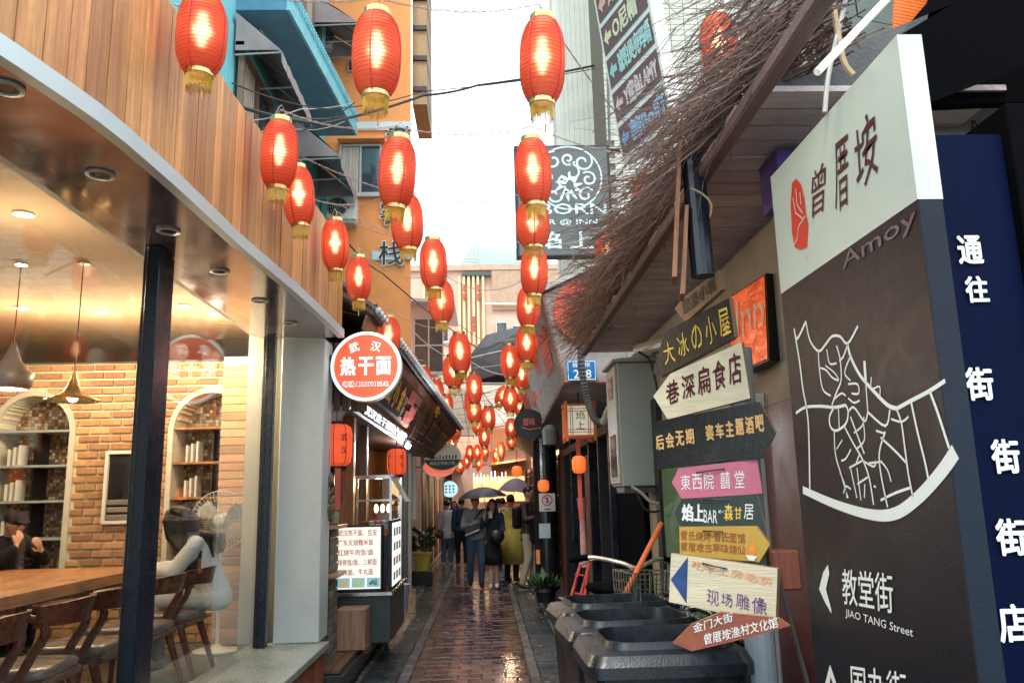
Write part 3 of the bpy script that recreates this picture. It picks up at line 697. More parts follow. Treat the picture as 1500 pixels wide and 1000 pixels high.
# air conditioner
def aircon(px0, px1, py0, py1, Y, lab):
    a, b_ = at(px0, py1, Y=Y), at(px1, py0, Y=Y); t = thing('air_conditioner', ((a.x+b_.x)/2, Y+.15, a.z), lab, 'air conditioner')
    MB().bbox(a.x, b_.x, Y, Y+.3, a.z, b_.z, .012).build('casing', M_white, parent=t)
    r = (b_.z-a.z)*.42; c = V(a.x+(b_.x-a.x)*.36, Y-.004, (a.z+b_.z)/2)
    MB().lathe([(r, 0), (r, .01), (r*.93, .01), (r*.93, 0)], c=c, n=24, axis='y', caps=False).build('fan_ring', M_gmetal, parent=t)
    k = MB(); disc(k, c+V(0, .002, 0), r*.93, V(0, -1, 0)); k.build('fan_opening', M_blackm, parent=t)
    k = MB()
    for q in (.25, .45, .65, .85): k.lathe([(r*q, 0), (r*q, .006), (r*q-.008, .006)], c=c, n=24, axis='y', caps=False)
    for q in range(6): an = q*math.pi/3; k.tube([c+V(0, -.008, 0), c+V(r*math.cos(an), -.008, r*math.sin(an))], .005, 4)
    k.build('grille', M_gmetal, parent=t)
    MB().box(a.x+.02, b_.x-.02, Y+.05, Y+.34, a.z-.05, a.z-.001).build('bracket', M_gmetal, parent=t)
    return t
ac = aircon(478, 521, 285, 321, 13.05, 'white air conditioner unit below the orange wall window')
k = MB(); disc(k, at(508, 303, Y=13.04), .05, V(0, -1, 0)); k.build('sticker', M_inkred, parent=ac)
aircon(474, 486, 42, 68, 13.2, 'small air conditioner unit high in the corner of the orange wall')

# ------------------------------------------------------------------ left row behind
struct(MB().box(-6, -1.95, 9.86, 13.4, 0, 3.85).build('shop_block', M_darkwood))
sb = thing('left_row_house', (-3, 22, 0), 'low pink row house along the left of the alley past the orange guesthouse', 'building')
MB().box(-5, -1.38, 17.3, 28.4, 0, 4.3).build('wall', M_pink, parent=sb)
for k in range(5):
    y = 17.6+k*2.1; MB().box(-1.39, -1.36, y, y+1.3, .1, 2.2).build('door', M_darkwood, parent=sb)
    MB().prism([V(-1.38, y-.2, 2.75), V(-1.38, y-.2, 2.8), V(-.85, y-.2, 2.5), V(-.85, y-.2, 2.45)], (0, 1.8, 0)).build('awning', mat('dark_red_awning', (.2, .05, .04)), parent=sb)
# glazed balcony house
gb = thing('glazed_balcony_house', (-2.5, 22, 0), 'pale house with a glazed balcony under a thin roof left of the alley', 'building')
MB().box(-4.2, -1.25, 21.5, 24, 4.3, 7.0).build('wall', M_pink, parent=gb)
front_window(gb, 608, 648, 468, 545, 21.48, cols=2, rows=2)
MB().prism([V(-4.4, 20.9, 6.95), V(-.75, 20.9, 6.75), V(-.75, 20.9, 6.83), V(-4.4, 20.9, 7.05)], (0, 3, 0)).build('roof', M_gmetal, parent=gb)

# ------------------------------------------------------------------ end building
YE = 30.0
eb = thing('end_building', (0, 32, 0), 'pink building with cream vertical stripes closing the end of the alley', 'building')
ztop = at(700, 397, Y=YE).z
MB().box(-6, 3.6, YE, 36, 0, ztop).build('wall', M_pink, parent=eb)
MB().box(-6.05, 3.65, YE-.15, 36, ztop, ztop+.22).build('parapet', mat('tan_coping', (.5, .36, .27)), parent=eb)
MB().box(at(720, 400, Y=YE).x, 3.5, YE-.12, YE-.001, at(700, 455, Y=YE).z, ztop-.01).build('upper_panel', mat('tan_render', (.46, .32, .22), rough=.8), parent=eb)
zt, zb = at(700, 406, Y=YE).z, at(700, 505, Y=YE).z
for px in (673.5, 680, 687, 694, 700.5, 708): MB().box(at(px-1.6, 450, Y=YE).x, at(px+1.6, 450, Y=YE).x, YE-.2, YE-.121 if px > 719 else YE-.001, zb, zt).build('stripe', M_ptrim, parent=eb)
for (px, py) in ((680.5, 424), (680.5, 437), (701, 424), (701, 437), (694, 470), (694, 482)):
    a = at(px, py, Y=YE); MB().box(a.x-.05, a.x+.05, YE-.26, YE-.201, a.z-.13, a.z+.13).build('red_tile', mat('red_glazed_tile', (.5, .08, .04)), parent=eb)
MB().box(at(672, 0, Y=YE).x, at(711, 0, Y=YE).x, YE-.24, YE-.001, zt+.001, zt+.12).build('stripe_cap', mat('dark_green_cap', (.05, .1, .08)), parent=eb)
for px in (621.5, 628): MB().box(at(px-1.5, 450, Y=YE).x, at(px+1.5, 450, Y=YE).x, YE-.2, YE-.001, at(700, 445, Y=YE).z, zt).build('stripe', M_ptrim, parent=eb)
MB().tube([at(711, 445, Y=YE-.2), at(790, 446, Y=YE-.2)], .04, 8).build('pipe', M_white, parent=eb)
front_window(eb, 728, 742, 473, 492, YE-.121, cols=1, m=M_white)
front_window(eb, 645, 656, 470, 500, YE, cols=1, m=M_white)
front_window(eb, 752, 764, 478, 496, YE-.121, cols=2, m=M_white)
# terrace roof on top
tr = thing('terrace_canopy', (1, 32, ztop+.2), 'slanted grey-green glazed canopy on the roof terrace of the end building', 'canopy')
A = at(676, 397, Y=30.6); B_ = at(690, 361, Y=31.5)
q = [at(672, 396, Y=30.4)+V(0, 0, .1), at(690, 362, Y=33), at(752, 369, Y=33), at(768, 398, Y=30.4)+V(0, 0, .1)]
MB().prism(q, (0, 0, .05)).build('roof_sheet', mat('grey_green_sheet', (.2, .25, .22), rough=.4), parent=tr)
f = MB()
for k in range(6): f.tube([lerp(q[0], q[3], k/5)-V(0, 0, .04), lerp(q[1], q[2], k/5)-V(0, 0, .04)], .04, 5)
for px in (694, 700, 756): a = at(px, 396, Y=31); f.tube([V(a.x, 31, ztop+.2), V(a.x, 31, ztop+1.2)], .04, 5)
f.build('frame', M_gmetal, parent=tr)
rl = MB()
for k in range(12): a = at(660+k*3.6, 396, Y=30.15); rl.tube([V(a.x, 30.15, ztop+.22), V(a.x, 30.15, ztop+.55)], .012, 4)
for z in (.3, .42, .55): rl.tube([V(at(659, 396, Y=30.15).x, 30.15, ztop+z), V(at(701, 396, Y=30.15).x, 30.15, ztop+z)], .015, 5)
rl.build('railing', M_gmetal, parent=tr)

# ground floor at the end of the alley
YS = 27.5
es = thing('end_shop', (-.8, 27.8, 0), 'pink end wall shop with a white barred window above striped panelling', 'building')
MB().box(-4, .2, YS, 29.9, 0, 3.9).build('wall', M_pink, parent=es)
front_window(es, 632, 662, 694, 741, YS, cols=3, rows=3, m=M_white)
for k in range(12):
    a = at(604+k*5, 760, Y=YS); MB().box(a.x, a.x+.09, YS-.06, YS-.001, .35, at(640, 749, Y=YS).z).build('stripe', M_ptrim if k % 2 else mat('dark_brown_board', (.09, .04, .03)), parent=es)
MB().box(-3.6, -.9, YS-.07, YS-.002, .0, .34).build('plinth', M_black, parent=es)
MB().box(-3.6, -.9, YS-.09, YS-.002, at(640, 748, Y=YS).z, at(640, 743, Y=YS).z).build('rail', M_black, parent=es)
a = at(653, 706, Y=YS-.1); rs = MB().box(a.x-.22, a.x+.22, YS-.12, YS-.09, a.z-.1, a.z+.1).build('small_shop_sign', M_inkred); tag(rs, 'small red sign with yellow characters over the white barred window', 'sign')
k = MB(); text_into(k, '曾厝垵面', a+V(-.18, -.03, -.06), V(.36, 0, 0), V(0, 0, .12), nrm=V(0, -1, 0)); k.build('lettering', mat('gold_print', (.8, .55, .1)), parent=rs)
a = at(659, 716, Y=26.8); bs = MB().lathe([(.26, 0), (.26, .06)], c=a, n=28, axis='y').build('round_blue_sign', flat('glow_pale_blue', (.45, .75, .85), emit=.6)); tag(bs, 'round pale blue lit sign beside the white barred window', 'sign')
k = MB()
for i in range(3):
    for j in range(3): disc(k, a+V(-.12+.12*i, -.063, -.1+.1*j), .035, V(0, -1, 0), n=8)
k.build('dots', flat('blue_print', (.05, .3, .6)), parent=bs)
# bar stall with coloured lights
bst = thing('bar_stall', (.9, 26, 0), 'wooden drinks stall with hanging coloured light tubes at the alley end', 'stall')
MB().box(.21, 3, 26.8, 29.9, 0, 3.9).build('back_wall', mat('warm_brown_wall', (.3, .13, .06), rough=.6), parent=bst)
a0, a1 = at(692, 690, Y=25.5), at(770, 665, Y=25.5)
MB().prism([V(a0.x, 25.3, 2.55), V(a1.x, 25.3, 2.75), V(a1.x, 26.8, 3.2), V(a0.x, 26.8, 3.0)], (0, 0, .06)).build('canopy', M_dwoodh, parent=bst)
rr = random.Random(3)
for k, c in enumerate([(.1, .8, .3), (.1, .4, 1), (1, .9, .8), (.1, .9, .3), (1, .45, .1), (.2, .4, 1), (1, .95, .9), (.1, .8, .4), (.3, .7, 1), (1, .5, .2)]):
    a = at(694+k*5.2, 700, Y=25.6); z = 2.45-rr.uniform(0, .2); MB().tube([V(a.x, 25.6, z), V(a.x, 25.6, z-.28)], .016, 6).build('light_tube', flat('tube_glow_%s' % 'abcdefghij'[k], c, emit=2.5), parent=bst)
MB().box(a0.x, a1.x, 25.6, 26.0, 0, 1.05).build('counter', M_dwoodh, parent=bst)
MB().box(a0.x, a1.x, 26.7, 26.79, 1.5, 2.3).build('lit_shelf', flat('warm_shelf_glow', (1, .62, .3), emit=.55), parent=bst)
light('stall_glow', (.7, 24.6, 2.9), 120, (1, .7, .4), .2, parent=bst)
# mid alley awnings
q = [at(690, 520, Y=20), at(712, 492, Y=21), at(800, 470, Y=20), at(800, 560, Y=19), at(745, 545, Y=19), at(690, 560, Y=19.5)]
ta = thing('black_tarpaulin', (.3, 20, 4), 'black tarpaulin awning stretched over the far part of the alley', 'awning')
MB().prism(q, (0, .0, .03)).build('cloth', mat('black_tarpaulin', (.02, .016, .018), rough=.6, bump=.3, bscale=8), parent=ta)
f = MB(); f.tube([at(688, 525, Y=19.9), at(800, 500, Y=19.4)], .035, 6); f.tube([at(690, 562, Y=19.4), at(802, 562, Y=18.9)], .035, 6); f.tube([V(q[2].x, 20, 0), V(q[2].x, 20, q[2].z)], .05, 8); f.tube([V(-1.5, 19.5, q[5].z), q[5]], .03, 6); f.build('pole', M_gmetal, parent=ta)
M_corrug = mat('cream_corrugated_sheet', (.68, .58, .46), rough=.6, var=.1)
for i, (pa, pb, pc, pd, Y, lab) in enumerate((((655, 575), (688, 566), (694, 640), (672, 640), 23, 'cream slatted roof panel left of the far lantern cluster'),
                                     ((705, 560), (775, 545), (775, 590), (712, 600), 22, 'cream slatted awning panel behind the middle lantern cluster'),
                                     ((700, 605), (770, 590), (772, 620), (716, 628), 23.5, 'lower cream slatted awning panel above the drinks stall'))):
    t = thing('slatted_awning', at((pa[0]+pc[0])/2, pc[1], Y=Y), lab, 'awning')
    P = [at(*pa, Y=Y+1), at(*pb, Y=Y+1), at(*pc, Y=Y), at(*pd, Y=Y)]; n = 7
    for k in range(n):
        a, b_, c, d_ = lerp(P[0], P[3], k/n), lerp(P[1], P[2], k/n), lerp(P[1], P[2], (k+.9)/n), lerp(P[0], P[3], (k+.9)/n)
        MB().prism([a, b_, c, d_], (0, -.02, .03)).build('slat', M_corrug, parent=t)
    MB().tube([P[0]-V(0, 0, .03), P[3]-V(0, 0, .03)], .02, 5).tube([P[1]-V(0, 0, .03), P[2]-V(0, 0, .03)], .02, 5).build('frame', M_gmetal, parent=t)

# ------------------------------------------------------------------ right side masses
XR = 1.30
struct(MB().box(XR, 5, 2.9, 8.0, 0, 2.80).build('right_house_wall', M_wallr))
def panel(name, y0, y1, z0, z1, m, lab, cat='panel', t=.03, x=XR):
    return tag(MB().bbox(x-t, x-.001, y0, y1, z0, z1, .003).build(name, m), lab, cat)
panel('green_board', 3.74, 5.85, .14, 2.02, M_green, 'worn green painted door panel behind the stacked arrow signs', 'door')
panel('maroon_board', 2.92, 3.66, .14, 1.98, M_maroon, 'maroon painted wall board between the arrow signs and the white map sign', 'board')
tag(MB().bbox(XR-.07, XR-.001, 3.67, 3.73, .14, 2.05, .004).build('door_post', M_white), 'chipped white door post between green and maroon boards', 'post')
# tall tiled building
tb = thing('tall_pale_building', (2.6, 14, 0), 'tall pale grey building with a tiled flank rising on the right of the alley', 'building')
MB().prism([V(at(815, 200, Y=12.6).x, 12.6, 0), V(6, 12.6, 0), V(6, 18, 0), V(1.75, 18, 0)], (0, 0, 15)).build('wall', M_corr, parent=tb)
for k in range(10):
    x = at(822, 200, Y=12.6).x+k*.085; MB().box(x, x+.05, 12.575, 12.599, 4.5, 14.5).build('fluting', M_corr, parent=tb)
XT = at(893, 300, Y=11.4).x
MB().box(XT, 6, 11.4, 12.59, 0, 15).build('flank', mat('dark_tile_joint', (.2, .17, .13)), parent=tb)
tl = MB().bbox(0, .21, -.02, 0, 0, .085, .004).mesh('tile', M_tile)
for j in range(29):
    for i in range(10):
        z = 4.3+j*.093; x = XT+.004+i*.219-(.11 if j % 2 else 0)
        if x < XT: continue
        o = bpy.data.objects.new('tile', tl); COL.objects.link(o); o.parent = tb; o.location = V(x, 11.399+random.uniform(-.003, .002), z)-woff(tb)
st = MB()
for j in range(66):
    for i in range(18):
        if j < 29 or i >= 10:
            continue
        z = 4.3+j*.093; st.box(XT+.004+i*.219, XT+.214+i*.219, 11.38, 11.399, z, z+.085)
tag(st.build('tile', M_tile, parent=tb), kind='stuff')
# thin scaffold-like pipes on the flank
tag(MB().tube([at(888, 20, Y=11.2), at(893, 215, Y=11.2)], .02, 6).build('drain_pipe', M_pipe_dark), 'thin dark pipe down the pale building next to the inn sign', 'pipe')

# overhanging box with round red disc
ov = thing('overhanging_upper_floor', (1.6, 10, 2.6), 'grey rendered overhanging upper floor with red calligraphy on its alley side', 'upper floor')
YN, YFR = 7.8, 12.4
nb = [at(827, 560, Y=YN), at(795, 432, Y=YN), at(905, 376, Y=YN), at(1010, 376, Y=YN), at(1010, 560, Y=YN)]
fb = [at(783, 642, Y=YFR), at(757, 560, Y=YFR), at(800, 470, Y=YFR), V(2.6, YFR, nb[3].z), V(2.6, YFR, 2.6)]
m_ = MB(); m_.add(nb+fb, [(4, 3, 2, 1, 0), (5, 6, 7, 8, 9), (0, 1, 6, 5), (1, 2, 7, 6), (2, 3, 8, 7), (3, 4, 9, 8), (0, 5, 9, 4)])
m_.build('wall', M_stone, parent=ov)
m_ = MB(); m_.tube([nb[0], fb[0]], .03, 6); m_.tube([nb[0], nb[4]], .03, 6); m_.tube([nb[0], nb[1]], .018, 6); m_.build('edge_trim', mat('rusty_edge', (.26, .13, .11), rough=.7, var=.4), parent=ov)
m_ = MB().prism([nb[1]+V(-.06, -.05, 0), nb[2]+V(0, -.05, 0), nb[2]+V(0, -.05, .05), nb[1]+V(-.06, -.05, .05)], (fb[1]-nb[1])*1.0+V(0, .05, 0)); m_.build('roof_edge', M_gmetal, parent=ov)
nr = (nb[0]-nb[1]).cross(fb[1]-nb[1]).normalized(); nr = nr if nr.x < 0 else -nr
for k, ch in enumerate('曾厝茶坊'):
    P0 = lerp(nb[0], fb[0], .07+k*.24); P1 = lerp(nb[1], fb[1], .07+k*.24); Q0 = lerp(nb[0], fb[0], .25+k*.24)
    a = lerp(P0, P1, .28); b_ = lerp(P0, P1, .82); c = lerp(Q0, lerp(nb[1], fb[1], .25+k*.24), .28)
    mm_ = MB(); text_into(mm_, ch, c, a-c, b_-a, nrm=nr, off=.012, bold=.04); mm_.build('character', M_inkred, parent=ov)
dc = at(856, 455, Y=YN-.04); rd = MB().lathe([(.31, 0), (.31, .035)], c=dc+V(0, .035, 0), n=36, axis='y').build('round_red_plaque', mat('worn_red_disc', (.62, .09, .05), rough=.6, var=.25, dirt=.7, dirtcol=(.12, .05, .04)))
tag(rd, 'round worn red plaque on the grey overhang half hidden by twigs', 'plaque')
struct(MB().box(XR+.02, 5, 8.01, 28, 0, 2.45).build('right_row_wall', M_blackm))
hs = thing('right_row_house', (2.5, 20, 0), 'dark timber fronted row house past the overhanging floor on the right', 'building')
MB().box(1.45, 5, 13.2, 26, 2.4, 4.6).build('upper_wall', M_stone, parent=hs)
m_ = MB().prism([V(.62, 12.9, 3.1), V(1.5, 12.9, 4.2), V(1.5, 12.9, 2.5)], (0, 9, 0)); m_.build('leaning_wall', mat('brown_plaster', (.18, .1, .07), rough=.8, dirt=.5), parent=hs)
for k in range(5):
    y = 13.6+k*2.2; d_ = MB().box(1.24, 1.31, y, y+1.7, .14, 2.4).build('lattice_door', mat('red_brown_lattice', (.2, .05, .025), rough=.4), parent=hs)
    f = MB()
    for j in range(6): f.box(1.22, 1.239, y+.05+j*.28, y+.09+j*.28, .3, 2.3)
    for j in range(7): f.box(1.221, 1.238, y+.05, y+1.6, .5+j*.28, .53+j*.28)
    f.build('lattice', M_darkwood, parent=d_)
# shop front under the overhang: dark posts and openings
us = thing('dark_shopfront', (1.2, 10, .14), 'dark timber shopfront under the grey overhanging floor', 'shopfront')
for k, y in enumerate((7.85, 8.6, 9.4, 10.4, 11.4, 12.4)):
    MB().bbox(1.2, 1.31, y, y+.09, .14, 2.45).build('post', M_black if k % 2 else M_navy, parent=us)
MB().bbox(1.18, 1.31, 7.9, 12.5, 2.2, 2.3).build('beam', M_darkwood, parent=us)
MB().bbox(1.25, 1.29, 9.5, 10.3, .2, 2.1).build('door_leaf', mat('brown_door', (.2, .09, .05)), parent=us)
# eave, soffit planks
ev = thing('roof_eave', (1.1, 4, 2.85), 'weathered plank roof eave over the arrow signs', 'eave')
y = 2.33; k = 0
while y < 6.9:
    wd = random.uniform(.12, .15); MB().box(.86+random.uniform(-.01, .01), 1.7, y+.007, y+wd-.007, 2.852+random.uniform(0, .004), 2.872).build('plank', M_soffw, parent=ev); y += wd
MB().bbox(.845, .9, 1.2, 6.9, 2.80, 2.85, .008).build('edge_beam', mat('pinkish_beam', (.18, .11, .1), rough=.7, bump=.4), parent=ev)
MB().prism([V(.88, 2.35, 2.88), V(2.6, 2.35, 3.6), V(2.6, 2.35, 3.5), V(1.2, 2.35, 2.874)], (0, 4.55, 0)).build('roof', M_rtile, parent=ev)

# ------------------------------------------------------------------ noodle shop on the left, past the pillar
NS = thing('noodle_shop', (-1.8, 10, .16), 'dark timber noodle shop front under a sloping plank fascia', 'shop')
MB().box(-1.94, -1.90, 7.55, 9.85, .17, 3.9).build('back_wall', M_darkwood, parent=NS)
for k in range(7):   # vertical panels over the opening
    x = -1.46+k*.07
# brick pier with wooden ledges
bp = thing('brick_pier', (-1.5, 7.75, .16), 'dark weathered brick pier with two wooden ledges behind the pale pillar', 'pier')
px0 = -1.56; MB().box(px0-.3, -1.38, 7.62, 7.98, .165, 2.0).build('mortar', M_joint, parent=bp)
gbk = MB().bbox(-.085, .085, -.012, .01, 0, .068, .005).mesh('brick', M_gbrick); gb2 = MB().bbox(-.01, .012, -.085, .085, 0, .068, .005).mesh('brick', M_gbrick)
for j in range(20):
    z = .19+j*.078
    for x in (-1.47, -1.65):
        o = bpy.data.objects.new('brick', gbk); COL.objects.link(o); o.parent = bp; o.location = V(x, 7.615, z)-woff(bp)
    for y in (7.71, 7.89):
        o = bpy.data.objects.new('brick', gb2); COL.objects.link(o); o.parent = bp; o.location = V(-1.377, y, z)-woff(bp)
for z in (1.36, .93): MB().bbox(-1.78, -1.29, 7.5, 8.0, z, z+.035, .004).build('ledge', M_tablewood, parent=bp)
# items on the ledges: baskets, bottles
for k, (x, y, z, h, c, lab) in enumerate(((-1.44, 7.58, 1.396, .1, (.3, .14, .06), 'small brown clay pot on the upper ledge of the brick pier'), (-1.36, 7.7, 1.396, .14, (.3, .26, .16), 'round straw basket on the upper ledge of the brick pier'), (-1.44, 7.6, .966, .2, (.42, .4, .36), 'pale tin on the lower ledge of the brick pier'))):
    tag(MB().lathe([(.03, 0), (.045, .01), (.05, h*.5), (.035, h*.85), (.04, h)], c=(x, y, z), n=14).build(['clay_pot', 'straw_basket', 'tin'][k], mat('pot_%s' % ['clay', 'straw', 'tin'][k], c)), lab, ['pot', 'basket', 'tin'][k])
bp.location.x -= .055
for o in list(bpy.data.objects):
    if o.name in ('clay_pot', 'straw_basket', 'tin'): o.location.x -= .055
# plank sided canopy
T = [at(540, 462, Y=7.55), at(629, 577, Y=11), at(671, 632, Y=14)]; B = [at(500, 590, Y=7.75), at(596, 652, Y=11), at(634, 669, Y=14)]
cv = thing('plank_fascia_canopy', (-1.3, 10, 2.6), 'sloping plank fascia canopy with a tiled edge over the noodle shop', 'canopy')
for sgm in range(2):
    n = 6; nrm = (T[sgm+1]-T[sgm]).cross(B[sgm]-T[sgm]).normalized(); nrm = nrm if nrm.z < 0 else -nrm
    for k in range(n):
        g0, g1 = k/n+.006, (k+1)/n-.006; j = random.uniform(0, .012)
        a, b_, c, d_ = lerp(T[sgm], B[sgm], g0), lerp(T[sgm+1], B[sgm+1], g0), lerp(T[sgm+1], B[sgm+1], g1), lerp(T[sgm], B[sgm], g1)
        if sgm: a = lerp(a, b_, .02); d_ = lerp(d_, c, .02)
        MB().prism([a-nrm*j, b_-nrm*j, c-nrm*j, d_-nrm*j], -nrm*.02).build('plank', wood('weathered_fascia_plank', (.2, .12, .08), orand=.4, stretch=(14, 1.2, 14)), parent=cv)
f = MB()
for sgm in range(2): f.tube([B[sgm], B[sgm+1]], .03, 6); f.prism([B[sgm]+V(0, 0, -.02), B[sgm+1]+V(0, 0, -.02), V(-1.9, B[sgm+1].y, B[sgm+1].z+.1), V(-1.9, B[sgm].y, B[sgm].z+.1)], (0, 0, .015))
f.build('underside_board', M_dwoodh, parent=cv)
r = MB()
for sgm in range(2): r.prism([T[sgm]+V(.05, 0, .0), T[sgm+1]+V(.05, 0, .0), V(-1.95, T[sgm+1].y, T[sgm+1].z+.6), V(-1.95, T[sgm].y, T[sgm].z+.6)], (0, 0, .05))
r.build('roof_deck', M_rtile, parent=cv)
te = MB().lathe([(.036, 0), (.036, .05)], n=10, axis='x').mesh('tile_end', mat('glazed_tile_end', (.5, .5, .48), rough=.4)); 
tt = MB().tube([V(0, 0, .0), V(-.6, 0, .5)], .04, 6).mesh('tile', M_rtile)
for sgm in range(2):
    L = (T[sgm+1]-T[sgm]).length; n = int(L/.115)
    for k in range(n):
        p = lerp(T[sgm], T[sgm+1], (k+.5)/n)+V(.055, 0, .06)
        o = bpy.data.objects.new('tile', tt); COL.objects.link(o); o.parent = cv; o.location = p-woff(cv)
        o2 = bpy.data.objects.new('tile_end', te); COL.objects.link(o2); o2.parent = o
# plaques and signs on the fascia
def on_fascia(sg, u0, u1, v0, v1, off=.03):
    nrm = (T[sg+1]-T[sg]).cross(B[sg]-T[sg]).normalized(); nrm = nrm if nrm.z < 0 else -nrm
    f = lambda u, v: lerp(lerp(T[sg], T[sg+1], u), lerp(B[sg], B[sg+1], u), v)+nrm*off
    return [f(u0, v0), f(u1, v0), f(u1, v1), f(u0, v1)], nrm
q, nrm = on_fascia(0, .3, .66, .2, .72); pq = MB().prism(q, -nrm*.02).build('black_plaque', M_black); tag(pq, 'black plaque with gold calligraphy on the plank fascia', 'plaque')
k = MB()
for i, ch in enumerate('中山小食'):
    k = MB(); a, b_ = lerp(q[3], q[2], .04+.24*i), lerp(q[0], q[1], .04+.24*i); c = lerp(q[3], q[2], .22+.24*i); text_into(k, ch, lerp(a, b_, .12), c-a, (b_-a)*.76, nrm=nrm, off=.004, bold=.04)
    k.build('character', mat('gold_leaf', (.85, .5, .08), rough=.35), parent=pq)
q, nrm = on_fascia(1, .08, .75, .15, .85, .006); k = MB()
for i, ch in enumerate('老厦门味'):
    k = MB(); a, b_ = lerp(q[3], q[2], .04+.24*i), lerp(q[0], q[1], .04+.24*i); c = lerp(q[3], q[2], .2+.24*i); text_into(k, ch, a, c-a, b_-a, nrm=nrm, off=.004, bold=.05)
    k.build('character', M_black, parent=cv)
q, nrm = on_fascia(0, .22, .9, .84, .98, .035); pq = MB().prism(q, -nrm*.02).build('light_strip_sign', M_darkwood); tag(pq, 'narrow sign with glowing white characters along the bottom of the plank fascia', 'sign')
k = MB(); text_into(k, '武汉热干面特色小吃', lerp(q[3], q[0], .1), (q[2]-q[3]), (q[0]-q[3])*.8, nrm=nrm, off=.004, bold=.03); k.build('lettering', flat('cool_white_glow', (.85, .9, 1), emit=1.6), parent=pq)
for (u, v) in ((.72, .3), (.8, .5), (.75, .62)):
    q, nrm = on_fascia(0, u, u+.1, v-.1, v+.1, .012); MB().prism(q, -nrm*.01).build('red_slat', mat('faded_red', (.3, .06, .05)), parent=cv)
# spotlight
p = at(598, 651, Y=10.6); sp = thing('spotlight', p, 'bright white spotlight under the end of the plank fascia', 'lamp')
MB().lathe([(.05, 0), (.055, .05), (.03, .09)], c=p-V(0, 0, 0), n=14, axis='z').build('housing', M_black, parent=sp)
MB().ell(p-V(0, .03, .02), .035, .035, .035).build('bulb', flat('white_hot_bulb', (.95, 1, 1), emit=60), parent=sp)
light('beam', p-V(0, .1, .08), 35, (.9, .97, 1), .03, parent=sp)
# door boards over the counter (dark), posts
dw = thing('timber_door_panels', (-1.5, 7.5, 2.2), 'dark timber panels between the pale pillar and the round noodle sign', 'panels')
for k in range(5):
    x0 = -1.52+k*.0; 
for k, px in enumerate((476, 488, 501, 514, 527)):
    a = at(px, 600, Y=7.62); b_ = at(px+11.5, 495, Y=7.62); MB().bbox(a.x, b_.x, 7.62, 7.65, at(px, 602, Y=7.62).z, 3.1, .003).build('panel', M_darkwood, parent=dw)
a = at(503, 770, Y=8.75); tag(MB().bbox(a.x, a.x+.12, 8.62, 8.74, .2, 2.75, .004).build('timber_post', wood('orange_brown_post', (.33, .13, .04))), 'orange brown timber post just behind the lit menu board', 'post')
a = at(524, 700, Y=9.2); tag(MB().bbox(a.x, a.x+.1, 9.2, 9.3, .2, 2.75, .004).build('timber_post', M_darkwood), 'dark timber post inside the noodle shop behind the food case', 'post')
# counter, menu lightboxes, food case
ct = thing('food_counter', (-1.3, 9, .2), 'dark steel food counter carrying the lit menu boards', 'counter')
xa, xb2 = at(490, 870, Y=8.5).x, at(557, 870, Y=8.5).x
MB().bbox(xa, xb2+.1, 8.56, 9.9, .2, .66, .006).build('base', mat('dark_green_steel', (.04, .055, .05), rough=.4), parent=ct)
MB().bbox(xa-.02, xb2+.12, 8.5, 9.95, .661, .70, .004).build('worktop', M_steel, parent=ct)
z0, z1 = .715, at(520, 772, Y=8.5).z
mb_ = thing('menu_lightbox', ((xa+xb2)/2, 8.55, z0), 'lit white menu board with orange dish names facing the camera', 'menu board')
MB().bbox(xa-.02, xb2+.02, 8.5, 8.6, z0-.01, z1+.02, .004).build('frame', M_black, parent=mb_)
MB().box(xa, xb2, 8.493, 8.499, z0+.02, z1).build('lit_face', flat('menu_backlight', (.9, .84, .74), emit=.5), parent=mb_)
k = MB(); W = xb2-xa
for i, sx in enumerate(('武汉热干面、豆皮', '广东叉烧糯米饭', '红烧牛肉饭/面', '排骨饭/面、三鲜面', '鸡肉面、牛丸面')):
    zz = z1-.085-i*.097; text_into(k, sx, V(xa+W*.06, 8.492, zz), V(W*(.86 if len(sx) > 7 else .78), 0, 0), V(0, 0, .062), nrm=V(0, -1, 0), off=.001, bold=.025)
k.build('lettering', flat('orange_print', (.6, .09, .02)), parent=mb_)
for i in range(3):
    x = xa+.02+W*.33*i; MB().box(x, x+W*.29, 8.488, 8.492, z0+.035, z0+.13).build('food_picture', flat('picture_ground', (.3, .6, .62), emit=.3), parent=mb_)
    fp = MB()
    for q in range(14): fp.ell(V(x+W*.145+random.uniform(-.035, .035), 8.487, z0+.08+random.uniform(-.022, .025)), .014, .003, .009, 6, 4)
    fp.build('food_print', [flat('noodle_print', (.75, .42, .12), emit=.3), flat('salad_print', (.6, .5, .15), emit=.3), flat('fish_print', (.15, .2, .25), emit=.2)][i], parent=mb_)
sbx = thing('side_menu_lightbox', (xb2+.06, 8.9, z0), 'narrow lit picture menu on the alley side of the food counter', 'menu board')
x = xb2+.1; MB().bbox(x-.04, x, 8.61, 9.5, z0-.01, z1+.06, .004).build('frame', M_black, parent=sbx)
MB().box(x+.001, x+.006, 8.65, 9.46, z0+.02, z1+.03).build('lit_face', flat('side_backlight', (.75, .88, .85), emit=.75), parent=sbx)
k = MB(); k2 = MB()
for i in range(3):
    for j in range(4):
        y = 8.72+i*.25; zz = z0+.07+j*.15; (k if (i+j) % 2 else k2).box(x+.0065, x+.009, y, y+.17, zz, zz+.085)
k.build('food_print', flat('dish_print_brown', (.5, .22, .08), emit=.2), parent=sbx); k2.build('text_print', flat('dish_print_grey', (.25, .35, .36), emit=.2), parent=sbx)
fc = thing('food_case', (-1.28, 9.1, .7), 'steel and glass food display case on the noodle counter', 'display case')
x0, x1, y0, y1, zb_, zt_ = at(524, 760, Y=9).x, at(573, 760, Y=9).x, 8.95, 9.75, 1.32, 1.86
f = MB()
